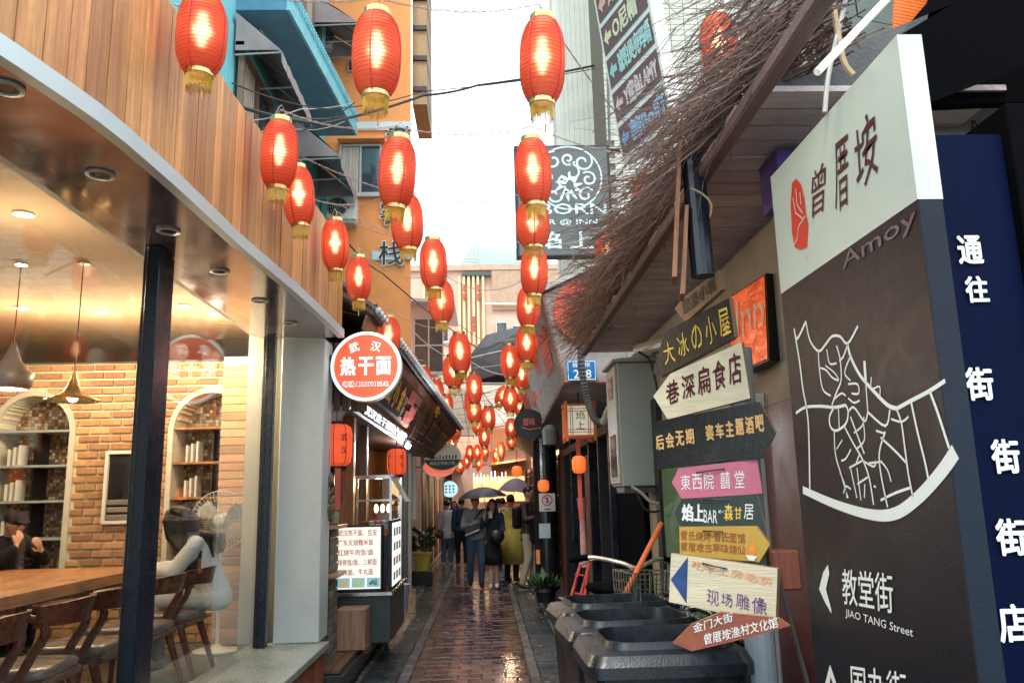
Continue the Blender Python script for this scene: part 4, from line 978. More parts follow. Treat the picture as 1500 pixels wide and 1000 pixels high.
for xx in (x0, x1):
    for yy in (y0, y1): f.box(xx-.012, xx+.012, yy-.012, yy+.012, .702, zt_)
for zz in (1.32, zt_-.02, 1.6): f.box(x0, x1, y0-.013, y0+.011, zz, zz+.02); f.box(x1-.011, x1+.013, y0, y1, zz, zz+.02); f.box(x0-.011, x0+.01, y0, y1, zz, zz+.02)
f.build('steel_frame', M_steel, parent=fc)
MB().box(x0, x1, y0, y1, 1.3, 1.318).build('tray', M_steel, parent=fc); MB().box(x0-.02, x1+.02, y0-.02, y1+.02, zt_, zt_+.02).build('top', M_steel, parent=fc)
MB().box(x0+.013, x1-.013, y0-.006, y0, 1.345, zt_-.02).build('front_glass', M_glassw, parent=fc); MB().box(x1, x1+.006, y0+.013, y1-.013, 1.345, zt_-.02).build('side_glass', M_glassw, parent=fc)
MB().prism([V(x1-.02, y0-.05, zt_+.03), V(x1+.16, y0-.05, zt_-.28), V(x1+.17, y0-.05, zt_-.27), V(x1-.01, y0-.05, zt_+.04)], (0, .5, 0)).build('tilted_board', mat('pale_price_board', (.5, .42, .36)), parent=fc)
MB().box(x0, x1-.02, 8.62, 8.94, .72, 1.25).build('stove_box', mat('dark_oven', (.03, .035, .04), rough=.3, metal=.4), parent=fc)
for i in range(5):
    a = V(x0+.06+i*.075, y0+.15, 1.32); tag(MB().lathe([(.03, 0), (.042, .05), (.044, .07)], c=a, n=10).build('bowl', mat('bowl_%s' % 'red white'.split()[i % 2], ((.5, .08, .03), (.7, .66, .6))[i % 2])), ['red bowl at the left end of the food case', 'white bowl second from the left in the food case', 'red bowl in the middle of the food case', 'white bowl fourth from the left in the food case', 'red bowl at the right end of the food case'][i], 'bowl')
light('case_glow', ((x0+x1)/2, 9.3, 1.8), 12, (1, .75, .45), .05, parent=fc)
for i in range(3): MB().ell(V(x1-.05-i*.07, 9.2, 1.52), .022, .022, .045).build('warm_bulb', flat('heat_lamp_glow', (1, .6, .25), emit=8), parent=fc)
tag(MB().bbox(at(492, 900, Y=8.15).x, at(535, 900, Y=8.15).x, 8.15, 8.5, .205, at(500, 893, Y=8.15).z, .005).build('wooden_crate', wood('pink_brown_plywood', (.38, .2, .13))), 'pinkish plywood crate seat below the lit menu board', 'crate')
# square cloth lanterns
def drum_lantern(px, py, wpx, hpx, Y, lab, txt='武汉', tail=True):
    c = at(px, py, Y=Y); r = wpx*Y/F/2; h = hpx*Y/F; t = thing('cloth_lantern', c-V(0, 0, h/2), lab, 'lantern')
    n = 8; prof = [(r*.62, -h/2), (r*.9, -h*.42), (r, -h*.25), (r, h*.25), (r*.9, h*.42), (r*.62, h/2)]
    MB().lathe(prof, c=c, n=n).build('shade', M_paperf, parent=t)
    f = MB()
    for j in range(n): an = 2*math.pi*j/n; f.tube([c+V(q*math.cos(an)*1.012, q*math.sin(an)*1.012, z) for q, z in prof], .0035, 4)
    f.build('ribs', mat('dark_red_rib', (.25, .02, .01)), parent=t)
    MB().lathe([(r*.66, h/2), (r*.66, h/2+.02), (r*.3, h/2+.03)], c=c, n=16).build('top_rim', M_black, parent=t)
    MB().lathe([(r*.66, -h/2-.03), (r*.66, -h/2)], c=c, n=16).build('bottom_rim', M_black, parent=t)
    MB().tube([c+V(0, 0, h/2), c+V(0, 0, h/2+.3)], .005, 5).build('cord', M_cable, parent=t)
    k = MB(); nr = V(0, -1, 0)
    for i, ch in enumerate(txt):
        k = MB(); text_into(k, ch, c+V(r*.45, -r*.93, h*.08-i*h*.3), V(h*.13, r*.15, 0), V(0, 0, h*.18), nrm=nr, off=.004, bold=.02); k.build('character', M_black, parent=t)
        k = MB(); text_into(k, ch, c+V(-r*.8, -r*.62, h*.08-i*h*.3), V(h*.1, -r*.25, 0), V(0, 0, h*.18), nrm=nr, off=.012, bold=.02); k.build('character', M_black, parent=t)
    if tail:
        b_ = MB(); rg = random.Random(4)
        for i in range(60):
            an, q = rg.uniform(0, 6.3), r*.5*math.sqrt(rg.random()); p = c+V(q*math.cos(an), q*math.sin(an), -h/2-.03); b_.tube([p, p+V(rg.uniform(-.02, .02), 0, -.22-rg.random()*.12)], .005, 3)
        b_.build('tassel', mat('dark_red_tassel', (.22, .04, .03)), parent=t)
    return t
drum_lantern(493, 652, 46, 60, 7.7, 'orange red cloth lantern with black characters beside the pale pillar')
drum_lantern(581, 676, 28, 37, 9.6, 'smaller orange red cloth lantern with black characters behind the menu board', '武汉', False)
tag(MB().bbox(-1.64, -1.60, 7.7, 7.74, 1.95, 2.0).build('bracket', M_black), 'short black bracket behind the nearer cloth lantern', 'bracket')
# round sign
c = at(536, 536, Y=7.3); R0 = 52*7.3/F
rn = thing('round_shop_sign', c-V(0, 0, R0), 'round lit red sign with white noodle shop characters hung off the pillar corner', 'sign')
MB().lathe([(R0, 0), (R0, .1), (R0*.97, .12)], c=c+V(0, .12, 0), n=48, axis='y').build('drum', M_white, parent=rn)
MB().lathe([(R0*.9, 0), (R0*.9, .003)], c=c-V(0, .001, 0), n=48, axis='y').build('red_face', mat('sign_red', (.72, .11, .05), rough=.35, var=.03, emit=.45), parent=rn)
MB().lathe([(R0, -.004), (R0*.985, .012), (R0*.915, .014), (R0*.9, -.004)], c=c-V(0, .001, 0), n=48, axis='y', caps=False).build('white_rim', flat('sign_white_glow', (.85, .92, .9), emit=.5), parent=rn)
k = MB(); w_, h_ = R0*2, R0*2; nr = V(0, -1, 0); mW = flat('sign_lettering_white', (.95, .95, .92), emit=.7)
def put(mb, sx, cx, cz, ww, hh, bold, base=c, off=.008, rot=0):
    Ux, Vx = V(math.cos(rot), 0, math.sin(rot)), V(-math.sin(rot), 0, math.cos(rot)); O = base+V(cx*w_, 0, cz*h_)-Ux*(ww*w_/2)-Vx*(hh*h_/2); text_into(mb, sx, O, Ux*ww*w_, Vx*hh*h_, nrm=nr, off=off, bold=bold)
put(k, '武', -.17, .27, .14, .14, .03, rot=.3); k.build('character', mW, parent=rn); k = MB(); put(k, '汉', .14, .28, .14, .14, .03, rot=-.2)
k.build('character', mW, parent=rn)
for i, ch in enumerate('热干面'): k = MB(); put(k, ch, -.25+.25*i, .0, .21, .26, .055); k.build('character', mW, parent=rn)
k2 = MB(); put(k2, '电话:13859910562', .0, -.255, .64, .085, .06, off=.005); k2.build('phone_outline', mW, parent=rn)
k2 = MB(); put(k2, '电话:13859910562', .0, -.255, .62, .068, .02, off=.009); k2.build('phone_lettering', M_black, parent=rn)
f = MB().tube([c+V(-R0, .06, .05), V(-1.42, 7.36, c.z+.12)], .012, 6); f.tube([c+V(-R0, .06, -.05), V(-1.42, 7.36, c.z-.0)], .012, 6); f.build('bracket', M_cable, parent=rn)
# oval signs further on
a = at(648, 668, Y=14.2); ov1 = MB().lathe([(.33, 0), (.33, .05)], c=a+V(0, .05, 0), n=36, axis='y', sx=1.0, sy=.72).build('oval_sign', mat('oval_landscape_print', (.62, .55, .36), rough=.4, var=.1)); tag(ov1, 'dark and cream oval hanging sign with a skyline, above the red oval sign', 'sign')
k = MB(); n = 24; pts = [a+V(.325*math.cos(t), -.004, .233*math.sin(t)) for t in [math.pi+math.asin(.25)+(math.pi-2*math.asin(.25))*i/n for i in range(n+1)]]; k.add(pts, [tuple(range(n+1))]); k.build('dark_field', mat('dark_green_print', (.02, .04, .035)), parent=ov1)
k = MB(); text_into(k, '闽南古早味小吃', a+V(-.22, 0, -.15), V(.44, 0, 0), V(0, 0, .06), nrm=nr, off=.008); k.build('lettering', M_white, parent=ov1)
k = MB()
for i in range(9): x = -.22+i*.055; k.box(a.x+x, a.x+x+.03, a.y-.006, a.y-.003, a.z-.05, a.z-.02+.05*abs(math.sin(i*1.7)))
k.build('skyline', M_black, parent=ov1)
MB().tube([a+V(-.33, .02, .1), a+V(-.8, .02, .14)], .012, 5).build('bracket', M_cable, parent=ov1)
a = at(643, 684, Y=15); ov2 = MB().lathe([(.3, 0), (.3, .05)], c=a+V(0, .05, 0), n=32, axis='y', sx=1, sy=.6).build('oval_sign', mat('sign_red', (.7, .08, .04))); tag(ov2, 'red oval hanging sign with a white rim under the skyline sign', 'sign')
MB().lathe([(.3, -.004), (.3, .006), (.275, .006), (.275, -.004)], c=a, n=32, axis='y', sx=1, sy=.6, caps=False).build('rim', M_white, parent=ov2)
k = MB(); text_into(k, '大厝烧仙草', a+V(-.18, 0, .0), V(.36, 0, 0), V(0, 0, .09), nrm=nr, off=.006); text_into(k, '18959271394', a+V(-.16, 0, -.09), V(.32, 0, 0), V(0, 0, .05), nrm=nr, off=.006); k.build('lettering', M_white, parent=ov2)
MB().tube([a+V(-.3, .02, .0), a+V(-.7, .02, .05)], .012, 5).build('bracket', M_cable, parent=ov2)
# pots and stuff on the left
a = at(619, 840, Y=16.2)
pt = thing('flower_pot', (a.x, 16.2, .25), 'yellow square flower pot with dark leaves on a box by the alley edge', 'flower pot')
MB().loft([rrect(a.x, 16.2, z, w_2, w_2, .03) for z, w_2 in ((.26, .24), (.55, .32), (.57, .35), (.60, .35))]).build('pot', mat('yellow_green_plastic', (.55, .55, .08), rough=.4), parent=pt)
def leaves(n, c, r, h, size, seed, mat_, par, name='foliage', up=.5):
    rg = random.Random(seed); m_ = MB()
    for i in range(n):
        an, q = rg.uniform(0, 6.28), r*math.sqrt(rg.random()); p = c+V(q*math.cos(an), q*math.sin(an), rg.uniform(0, h)); d = V(math.cos(an)*rg.uniform(.3, 1), math.sin(an)*rg.uniform(.3, 1), rg.uniform(-.3, 1)*up+.2).normalized(); s_ = d.cross(V(rg.uniform(-1, 1), rg.uniform(-1, 1), 1)).normalized(); L = size*rg.uniform(.6, 1.3); w0 = L*.22
        nrm = d.cross(s_); m_.add([p, p+d*L*.35+s_*w0+nrm*.004, p+d*L*.75+s_*w0*.7, p+d*L-nrm*L*.1, p+d*L*.75-s_*w0*.7, p+d*L*.35-s_*w0+nrm*.004], [(0, 1, 2, 3, 4, 5)])
    return tag(m_.build(name, mat_, parent=par), kind='stuff')
M_leaf = mat('dark_green_leaf', (.035, .085, .025), rough=.4, var=.4, scale=20); M_leafr = mat('red_green_leaf', (.1, .03, .02), rough=.4, var=.5, scale=15, col2=(.05, .13, .03))
leaves(160, V(a.x, 16.2, .62), .22, .4, .16, 3, M_leafr, pt)
tag(MB().bbox(a.x-.2, a.x+.2, 16.0, 16.4, .01, .255, .006).build('plant_stand', M_black), 'black box under the yellow flower pot', 'box')
a = at(800, 882, Z=.14); pt = thing('plant_pot', (a.x, a.y, .142), 'low black plant pot with long green leaves at the foot of the dark column', 'plant pot')
MB().lathe([(.12, 0), (.15, .14), (.17, .15), (.16, .19)], c=(a.x, a.y, .145), n=20).build('pot', M_black, parent=pt); leaves(60, V(a.x, a.y, .33), .1, .06, .2, 8, M_leaf, pt, up=.9)
# pipes on left walls
for k, (px, Y, m_, lab) in enumerate(((600, 13.0, M_pvc, 'pale downpipe left of the yellow flower pot'), (593, 12.0, M_pipe_dark, 'dark downpipe beside the food counter'), (585, 11.2, M_gmetal, 'grey metal post past the food case'))):
    a = at(px, 800, Y=Y); tag(MB().tube([V(a.x, Y, .2), V(a.x, Y, 2.7)], .035, 8).build('downpipe', m_), lab, 'pipe')
a = at(585, 870, Y=10.6); tag(MB().lathe([(.1, 0), (.13, .3), (.14, .32)], c=(a.x, 10.6, .245), n=16).build('bucket', mat('blue_grey_plastic', (.3, .35, .42))), 'blue-grey plastic bucket on the stone doorstep', 'bucket')
a = at(607, 745, Y=13.6); cm = MB()
for k in range(5): cm.box(a.x-.04+k*.022, a.x-.022+k*.022, 13.2, 13.22+.02*(k % 2), 1.3, 2.3)
tag(cm.build('door_curtain', M_curtain), 'cream cloth door curtain hanging past the food case', 'curtain')

# ------------------------------------------------------------------ red silk lanterns
def make_lantern():
    t = thing('red_lantern', V(0, 0, 0), 'x', 'lantern')
    r, h = .1175, .37; nr_ = 21; n = 28; prof = []
    for i in range(nr_+1):
        u = -1+2*i/nr_; q = r*(1-abs(u)**3.2*.46); z = h/2+u*h/2
        prof.append((q, z))
        if i < nr_:
            u2 = -1+2*(i+.5)/nr_; q2 = r*(1-abs(u2)**3.2*.46)-.0042; prof.append((q2, h/2+u2*h/2))
    MB().lathe(prof, n=n, caps=False).build('silk_shade', M_paper, parent=t, smooth=True)
    s_ = MB()
    for j in range(4):
        a = j*math.pi/2+.3; s_.tube([V((q+.0015)*math.cos(a), (q+.0015)*math.sin(a), z) for q, z in prof[::4]], .0045, 4)
    for i in range(1, 21):
        q, z = prof[2*i]; s_.m = 0; s_.lathe([(q+.0012, z-.0014), (q+.0022, z), (q+.0012, z+.0014)], n=28, caps=False)
    s_.build('seam', mat('seam_red', (.62, .04, .02)), parent=t)
    rc = prof[-1][0]
    MB().lathe([(rc+.002, h-.004), (rc+.003, h+.02), (rc-.003, h+.02), (rc-.003, h-.004)], n=20, caps=False).build('top_cap', M_brass, parent=t, smooth=False)
    MB().lathe([(rc+.003, -.012), (rc+.003, .012), (rc-.006, .012)], n=20, caps=False).build('bottom_cap', M_brass, parent=t)
    f = MB(); rg = random.Random(5)
    for j in range(64):
        a = j*math.pi/32; q = rc-.002; L = rg.uniform(.055, .075); f.tube([V(q*math.cos(a), q*math.sin(a), -.01), V((q-.004)*math.cos(a), (q-.004)*math.sin(a), -.01-L)], .0018, 3)
    f.build('tassel_fringe', M_gold, parent=t)
    d = MB().tube([V(.02, 0, -.01), V(.023, .0, -.09)], .0018, 4); d.tube([V(.023, 0, -.09), V(.024, 0, -.125)], [.006, .004], 6); d.build('tassel_drop', M_gold, parent=t)
    w_ = MB().tube([V(-rc, 0, h+.015), V(-.03, 0, h+.07), V(0, 0, h+.095)], .002, 4); w_.tube([V(rc, 0, h+.015), V(.03, 0, h+.07), V(0, 0, h+.095)], .002, 4); w_.build('hanging_wire', M_wirer, parent=t)
    MB().ell((0, 0, h*.56), .022, .022, .085, 10, 7).build('bulb', flat('lantern_bulb', (1, .85, .6), emit=5.5), parent=t)
    light('bulb_light', (0, 0, h*.54), .5, (1, .82, .6), .03, parent=t)
    return t
LP = make_lantern()
L_ = [ # px, top, bottom of the body, width, label
 (295, -4, 108, 76, 'large red lantern in front of the cedar planks at the top left'),
 (551, 22, 140, 76, 'large red lantern in front of the orange building, highest of all'),
 (792, 30, 150, 72, 'large red lantern against the white sky beside the tall pale building'),
 (408, 180, 275, 55, 'red lantern at the upper edge of the cedar fascia beside the lowest striped awning'),
 (441, 247, 330, 47, 'red lantern overlapping behind the one beside the striped awning'),
 (579, 205, 303, 56, 'red lantern covering the orange wall between two outlined characters'),
 (783, 205, 300, 56, 'red lantern overlapping the left edge of the inn sign, topmost of its column'),
 (598, 287, 365, 48, 'red lantern behind the one on the orange wall corner'),
 (781, 296, 362, 50, 'red lantern in front of the lower left of the inn sign, second of its column'),
 (492, 325, 395, 41, 'red lantern below the white air conditioner at the fascia end'),
 (526, 378, 440, 37, 'red lantern above the round noodle sign, against the orange wall'),
 (636, 352, 423, 41, 'red lantern against the sky left of the terrace canopy'),
 (781, 362, 432, 41, 'red lantern just under the inn sign, third of its column'),
 (647, 413, 472, 36, 'red lantern just below and behind the one left of the terrace canopy'),
 (773, 421, 478, 36, 'red lantern fourth in the column below the inn sign'),
 (569, 465, 520, 34, 'red lantern peeping out behind the top of the round noodle sign'),
 (675, 489, 545, 33, 'red lantern in front of the striped end building, largest of its group'),
 (771, 478, 530, 33, 'red lantern fifth in the column, in front of the grey overhang'),
 (747, 506, 554, 28, 'red lantern in front of the black tarpaulin'),
 (1056, 25, 112, 60, 'large red lantern half buried in twigs at the top right'),
 (1040, 205, 262, 46, 'red lantern buried low in the twigs by the dark drain pipe'),
 (948, 258, 316, 46, 'red lantern in the twigs right of the inn sign'),
 (892, 343, 396, 38, 'red lantern in the twigs at the lower right corner of the inn sign'),
 (883, 392, 432, 34, 'red lantern behind the twigs above the round red plaque'),
]
far = [(602, 518, 550, 22), (620, 537, 578, 23), (638, 556, 597, 23), (653, 578, 607, 20), (658, 600, 622, 15), (667, 617, 643, 17), (665, 521, 567, 30), (695, 548, 590, 24), (691, 570, 606, 22),
 (695, 586, 618, 23), (716, 596, 628, 21), (700, 612, 634, 17), (709, 627, 654, 17), (689, 653, 674, 12.5), (700, 652, 673, 12), (701, 671, 687, 11), (711, 651, 671, 12), (674, 674, 692, 13), (684, 667, 684, 10.5),
 (747, 568, 603, 22), (731, 560, 592, 20), (761, 583, 608, 17), (764, 530, 569, 25), (757, 562, 588, 20), (748, 614, 640, 17), (749, 636, 656, 14), (734, 649, 671, 12.5), (726, 658, 676, 11), (719, 666, 681, 9.5), (663, 640, 660, 13), (668, 660, 676, 10)]
ORD = 'first second third fourth fifth sixth seventh eighth ninth tenth eleventh twelfth thirteenth fourteenth fifteenth sixteenth seventeenth eighteenth nineteenth twentieth twenty-first twenty-second twenty-third twenty-fourth twenty-fifth twenty-sixth twenty-seventh twenty-eighth twenty-ninth thirtieth thirty-first thirty-second'.split()
order = sorted(range(len(far)), key=lambda i: far[i][0]); rank = {i: r_ for r_, i in enumerate(order)}
ALL = [(*q, None) if len(q) == 4 else q for q in L_]+[(*q, 'small far red lantern over the alley, %s from the left of the far cluster' % ORD[rank[i]]) for i, q in enumerate(far)]
LANT = []
rgl = random.Random(11)
for i, (px, pt_, pb, wd, lab) in enumerate(ALL):
    D = .235*F/wd; sc = 1.0
    if D > 27: sc = 27/D; D = 27
    o = LP if i == 0 else copy_tree(LP)
    # keep the photographed height of each lantern
    dp = math.sqrt(max(.1, 1))
    cpt = at(px, (pt_+pb)/2, Y=D*.985); dist = (cpt-CAM).length
    hz = at(px, pt_, Y=cpt.y).z-at(px, pb, Y=cpt.y).z
    zs = min(1.3, max(.72, hz/(.37*sc)))
    while cpt.y < 7.3 and cpt.x < 0 and cpt.x-.12*sc < cx_at(cpt.y)+.05:      # hang clear of the fascia planks
        k2_ = .985; cpt = CAM+(cpt-CAM)*k2_; sc *= k2_
    o.scale = (sc, sc, sc*zs); o.location = cpt-V(0, 0, .185*sc*zs); o.rotation_euler = (rgl.uniform(-.055, .055), rgl.uniform(-.055, .055), rgl.uniform(0, 6.28))
    for ch_ in o.children:
        if ch_.type == 'LIGHT': ch_.data = ch_.data.copy() if i else ch_.data; ch_.data.energy = rgl.uniform(.26, .56)
    if (px, pt_) == (731, 560): o.rotation_euler = (0, .6, 1)
    o['label'] = lab; o['group'] = 'red silk lanterns strung over the alley'; LANT.append((o, cpt+V(0, 0, (.185*zs+.095)*sc)))
# wires between the walls through the lantern tops
def wire(name, pts, r, m, lab, cat='wire', sag=.1, twist=False, n=6):
    pts = [Vector(p) for p in pts]; out = []
    for a, b_ in zip(pts, pts[1:]):
        for k in range(n): t = k/n; out.append(lerp(a, b_, t)-V(0, 0, sag*4*t*(1-t)))
    out.append(pts[-1]); m_ = MB()
    if twist:
        L = sum((b_-a).length for a, b_ in zip(out, out[1:])); N = min(400, int(L/.012)); fine = []
        for k in range(N+1):
            u = k/N*(len(out)-1); i = min(int(u), len(out)-2); fine.append(lerp(out[i], out[i+1], u-i))
        for ph in (0, math.pi): m_.tube([p+V(0, math.cos(k*.9+ph)*.0045, math.sin(k*.9+ph)*.0045) for k, p in enumerate(fine)], r*.62, 4)
    else: m_.tube(out, r, 6)
    o = m_.build(name, m); return tag(o, lab, cat)
tops = {i: p for i, (o, p) in enumerate(LANT)}
def W(idx, l, r_, lab, tw=True): wire('lantern_wire', [l]+[tops[i] for i in idx]+[r_], .004, M_wirer, lab, twist=tw, sag=.06)
W([0, 1, 2], V(-1.45, 3.5, 3.95), V(1.0, 4.4, 3.6), 'twisted lantern wire crossing the very top of the view')
W([3, 5, 6], V(-1.38, 4.8, 3.92), V(1.3, 5.4, 4.0), 'twisted lantern wire running past the three lanterns below the big ones')
W([4], V(-1.36, 5.6, 3.92), at(670, 300, Y=6.4), 'twisted wire carrying the lantern behind the fascia end')
wire('lantern_wire', [V(-1.36, 5.9, 3.92), tops[7], tops[8], tops[21]], .004, M_wirer, 'twisted lantern wire crossing the middle of the inn sign', twist=True, sag=.12)
wire('lantern_wire', [V(-1.32, 6.6, 3.92), tops[9], tops[11], tops[12], tops[22]], .004, M_wirer, 'twisted lantern wire crossing below the inn sign lettering', twist=True, sag=.12)
wire('lantern_wire', [V(-1.6, 7.3, 3.95), tops[10], tops[13], tops[14], tops[23]], .004, M_wirer, 'twisted lantern wire crossing in front of the striped end building', twist=True, sag=.15)
wire('lantern_wire', [V(-1.6, 8, 3.6), tops[15], tops[16], tops[18], tops[17], V(.8, 8.5, 3.3)], .004, M_wirer, 'twisted lantern wire crossing in front of the black tarpaulin', sag=.1)
for k, (ii, Yw) in enumerate((([25, 31, 42], 17), ([26, 33, 43], 19), ([27, 34, 48], 20), ([30, 37, 49], 23), ([36, 40, 52], 26))):
    pts = sorted([tops[min(i, len(tops)-1)] for i in ii], key=lambda p: p.x); wire('lantern_wire', [V(-1.38, pts[0].y, pts[0].z+.25)]+pts+[V(1.2, pts[-1].y, pts[-1].z+.25)], .006, M_wirer, 'far lantern wire, %s of the five over the distant alley' % ('nearest', 'second nearest', 'middle', 'second farthest', 'farthest')[k], sag=.05)
wire('power_cable', [at(330, 150, Y=7.5), at(470, 182, Y=9), at(620, 140, Y=11), at(700, 125, Y=12), at(890, 92, Y=12.3)], .02, M_cable, 'thick black cable sweeping up from the fascia to the pale building', 'cable', .03)
wire('power_cable', [at(340, 122, Y=7.6), at(480, 160, Y=9.2), at(620, 134, Y=11), at(890, 97, Y=12.3)], .008, M_cable, 'thin black cable beside the thick one above the lanterns', 'cable', .05)
wire('power_cable', [at(352, 178, Y=7.6), at(440, 160, Y=9), at(520, 150, Y=12)], .006, M_gmetal, 'pale grey cable between the blue wall and the fascia', 'cable', .03)
wire('power_cable', [at(360, 205, Y=7.6), at(430, 172, Y=8.6), at(510, 168, Y=12)], .008, M_cable, 'black cable in the tangle below the blue balcony', 'cable', .04)
wire('power_cable', [at(505, 350, Y=9), at(560, 400, Y=12), at(700, 510, Y=19)], .012, M_cable, 'black cable sloping down from the air conditioner to the far awning', 'cable', .05)
wire('power_cable', [at(600, 480, Y=18), at(690, 530, Y=19), at(790, 545, Y=18)], .012, M_gmetal, 'grey cable over the far lanterns', 'cable', .2)
wire('power_cable', [at(640, 545, Y=17), at(740, 500, Y=16), at(900, 410, Y=9)], .006, M_gmetal, 'pale cable rising to the right through the twigs', 'cable', .1)

# ------------------------------------------------------------------ right side: inn sign, street sign
NY = V(0, -1, 0)
YI = 11.0
a, b_ = at(757, 377, Y=YI), at(892, 212, Y=YI)
inn = thing('inn_signboard', ((a.x+b_.x)/2, YI, a.z), 'dark hanging inn signboard with a round pale emblem above white lettering', 'sign')
MB().bbox(a.x, b_.x, YI, YI+.16, a.z, b_.z, .01).build('frame', M_black, parent=inn)
MB().box(a.x+.04, b_.x-.04, YI-.004, YI-.001, a.z+.03, b_.z-.03).build('face', mat('charcoal_sign_face', (.1, .105, .1), rough=.4, var=.06), parent=inn)
WI, HI = b_.x-a.x, b_.z-a.z; mi = flat('sign_pale_print', (.62, .74, .76))
def uv(u, v): return V(a.x+WI*u, YI-.006, a.z+HI*v)
k = MB(); text_into(k, 'ABORN', uv(.06, .37), V(WI*.88, 0, 0), V(0, 0, HI*.1), nrm=NY, off=.002, bold=.03); k.build('lettering', mi, parent=inn)
k = MB(); text_into(k, 'BAR @ INN', uv(.18, .27), V(WI*.66, 0, 0), V(0, 0, HI*.06), nrm=NY, off=.002, bold=.03); k.build('lettering', mi, parent=inn)
for i, ch in enumerate('焰上'): k = MB(); text_into(k, ch, uv(.22+i*.33, .07), V(WI*.24, 0, 0), V(0, 0, HI*.15), nrm=NY, off=.002, bold=.05); k.build('lettering', mi, parent=inn)
k = MB(); cc = uv(.56, .7); rr_ = WI*.345
ribbon(k, [cc+V(rr_*math.cos(t), 0, rr_*math.sin(t)) for t in [2*math.pi*i/40 for i in range(40)]], .022, NY, True)
def swirl(cx, cz, r0, r1, a0, turns, w0=.035):
    n = 18; ribbon(k, [cc+V(rr_*cx+rr_*(r0+(r1-r0)*i/n)*math.cos(a0+turns*6.28*i/n), -.001, rr_*cz+rr_*(r0+(r1-r0)*i/n)*math.sin(a0+turns*6.28*i/n)) for i in range(n+1)], [w0*(1-.6*abs(i/n-.4)) for i in range(n+1)], NY)
for q in ((.45, .5, .08, .3, 0, 1.1), (-.45, .55, .08, .3, 2, -1.1), (.6, -.05, .06, .25, 1, 1.2), (-.65, 0, .06, .25, 3, 1.2), (0, .6, .05, .22, 4, 1.3), (.5, -.55, .06, .26, 1, -1.1), (-.45, -.55, .06, .26, 0, 1), (.1, .15, .05, .3, 2.5, .9), (-.15, -.1, .06, .2, 5, 1)): swirl(*q)
for i in range(10): an = i*.63; ribbon(k, [cc+V(rr_*(.15+.1*math.sin(i*3))*math.cos(an), -.002, -rr_*.25+rr_*.3*math.sin(an)*.6), cc+V(rr_*.42*math.cos(an+.25), -.002, -rr_*.3+rr_*.45*math.sin(an+.25))], [.07, .02], NY)
k.build('emblem', mi, parent=inn)
f = MB(); f.tube([V(b_.x, YI+.08, b_.z-.04), V(b_.x+.6, YI+.08, b_.z-.1)], .025, 6); f.tube([V(b_.x, YI+.08, a.z+.1), V(b_.x+.5, YI+.08, a.z-.15)], .02, 6); f.build('bracket', M_black, parent=inn)
# brown street direction sign
d = V(-math.sin(R(17.5)), math.cos(R(17.5)), 0)
Pf = at(912, 240, Y=8.2); O = Pf; Ux = -d*1.06           # from the far edge to the near edge
Vz = V(-.3, 0, 2.6); LZ = Vz/2.6; nr2 = Ux.cross(Vz).normalized(); nr2 = nr2 if nr2.dot(CAM-O) > 0 else -nr2
ssn = thing('street_direction_board', O, 'tall brown direction board with four coloured arrow rows high on the pale building', 'sign')
MB().prism([O, O+Ux, O+Ux+Vz, O+Vz], -nr2*.14).build('board', M_white, parent=ssn)
mb2 = mat('brown_sign_field', (.17, .085, .08), rough=.4, var=.05)
rows = [('糖Bo府', (.2, .42, .75)), ('Y蜜鱼LAMY', (.75, .5, .55)), ('琥珀贝壳玛瑙', (.3, .62, .62)), ('O尼帽', (.8, .68, .4)), ('海鲜', (.8, .4, .3)), ('客栈', (.6, .6, .5))]
rh = .4
for i, (tx, col) in enumerate(rows):
    z0 = .06+i*rh; q = [O+Ux*.04+LZ*z0, O+Ux*.96+LZ*z0, O+Ux*.96+LZ*(z0+rh*.84), O+Ux*.04+LZ*(z0+rh*.84)]
    MB().prism([p+nr2*.001 for p in q], nr2*.004).build('field', mb2, parent=ssn)
    mp_ = flat('arrow_print_%s' % 'abcdef'[i], col); up = LZ
    b0 = O+LZ*z0+nr2*.007
    k = MB(); aw = [b0+Ux*.07+up*.17, b0+Ux*.15+up*.27, b0+Ux*.15+up*.21, b0+Ux*.23+up*.21, b0+Ux*.23+up*.13, b0+Ux*.15+up*.13, b0+Ux*.15+up*.07]; k.add(aw, [tuple(range(7))]); k.build('arrow', mp_, parent=ssn)
    k = MB(); text_into(k, tx, b0+Ux*.27+up*.045, Ux*(.17*len(tx) if len(tx) < 5 else .66), up*.25, nrm=nr2, off=.002, bold=.09); k.build('outline', M_ink, parent=ssn)
    k = MB(); text_into(k, tx, b0+Ux*.275+up*.05, Ux*((.17*len(tx) if len(tx) < 5 else .66)-.01), up*.24, nrm=nr2, off=.006, bold=.02); k.build('lettering', mp_, parent=ssn)
MB().tube([O+Ux*.5-nr2*.2-V(0, 0, 1), O+Ux*.5-nr2*.2+Vz], .04, 8).build('pole', M_gmetal, parent=ssn)

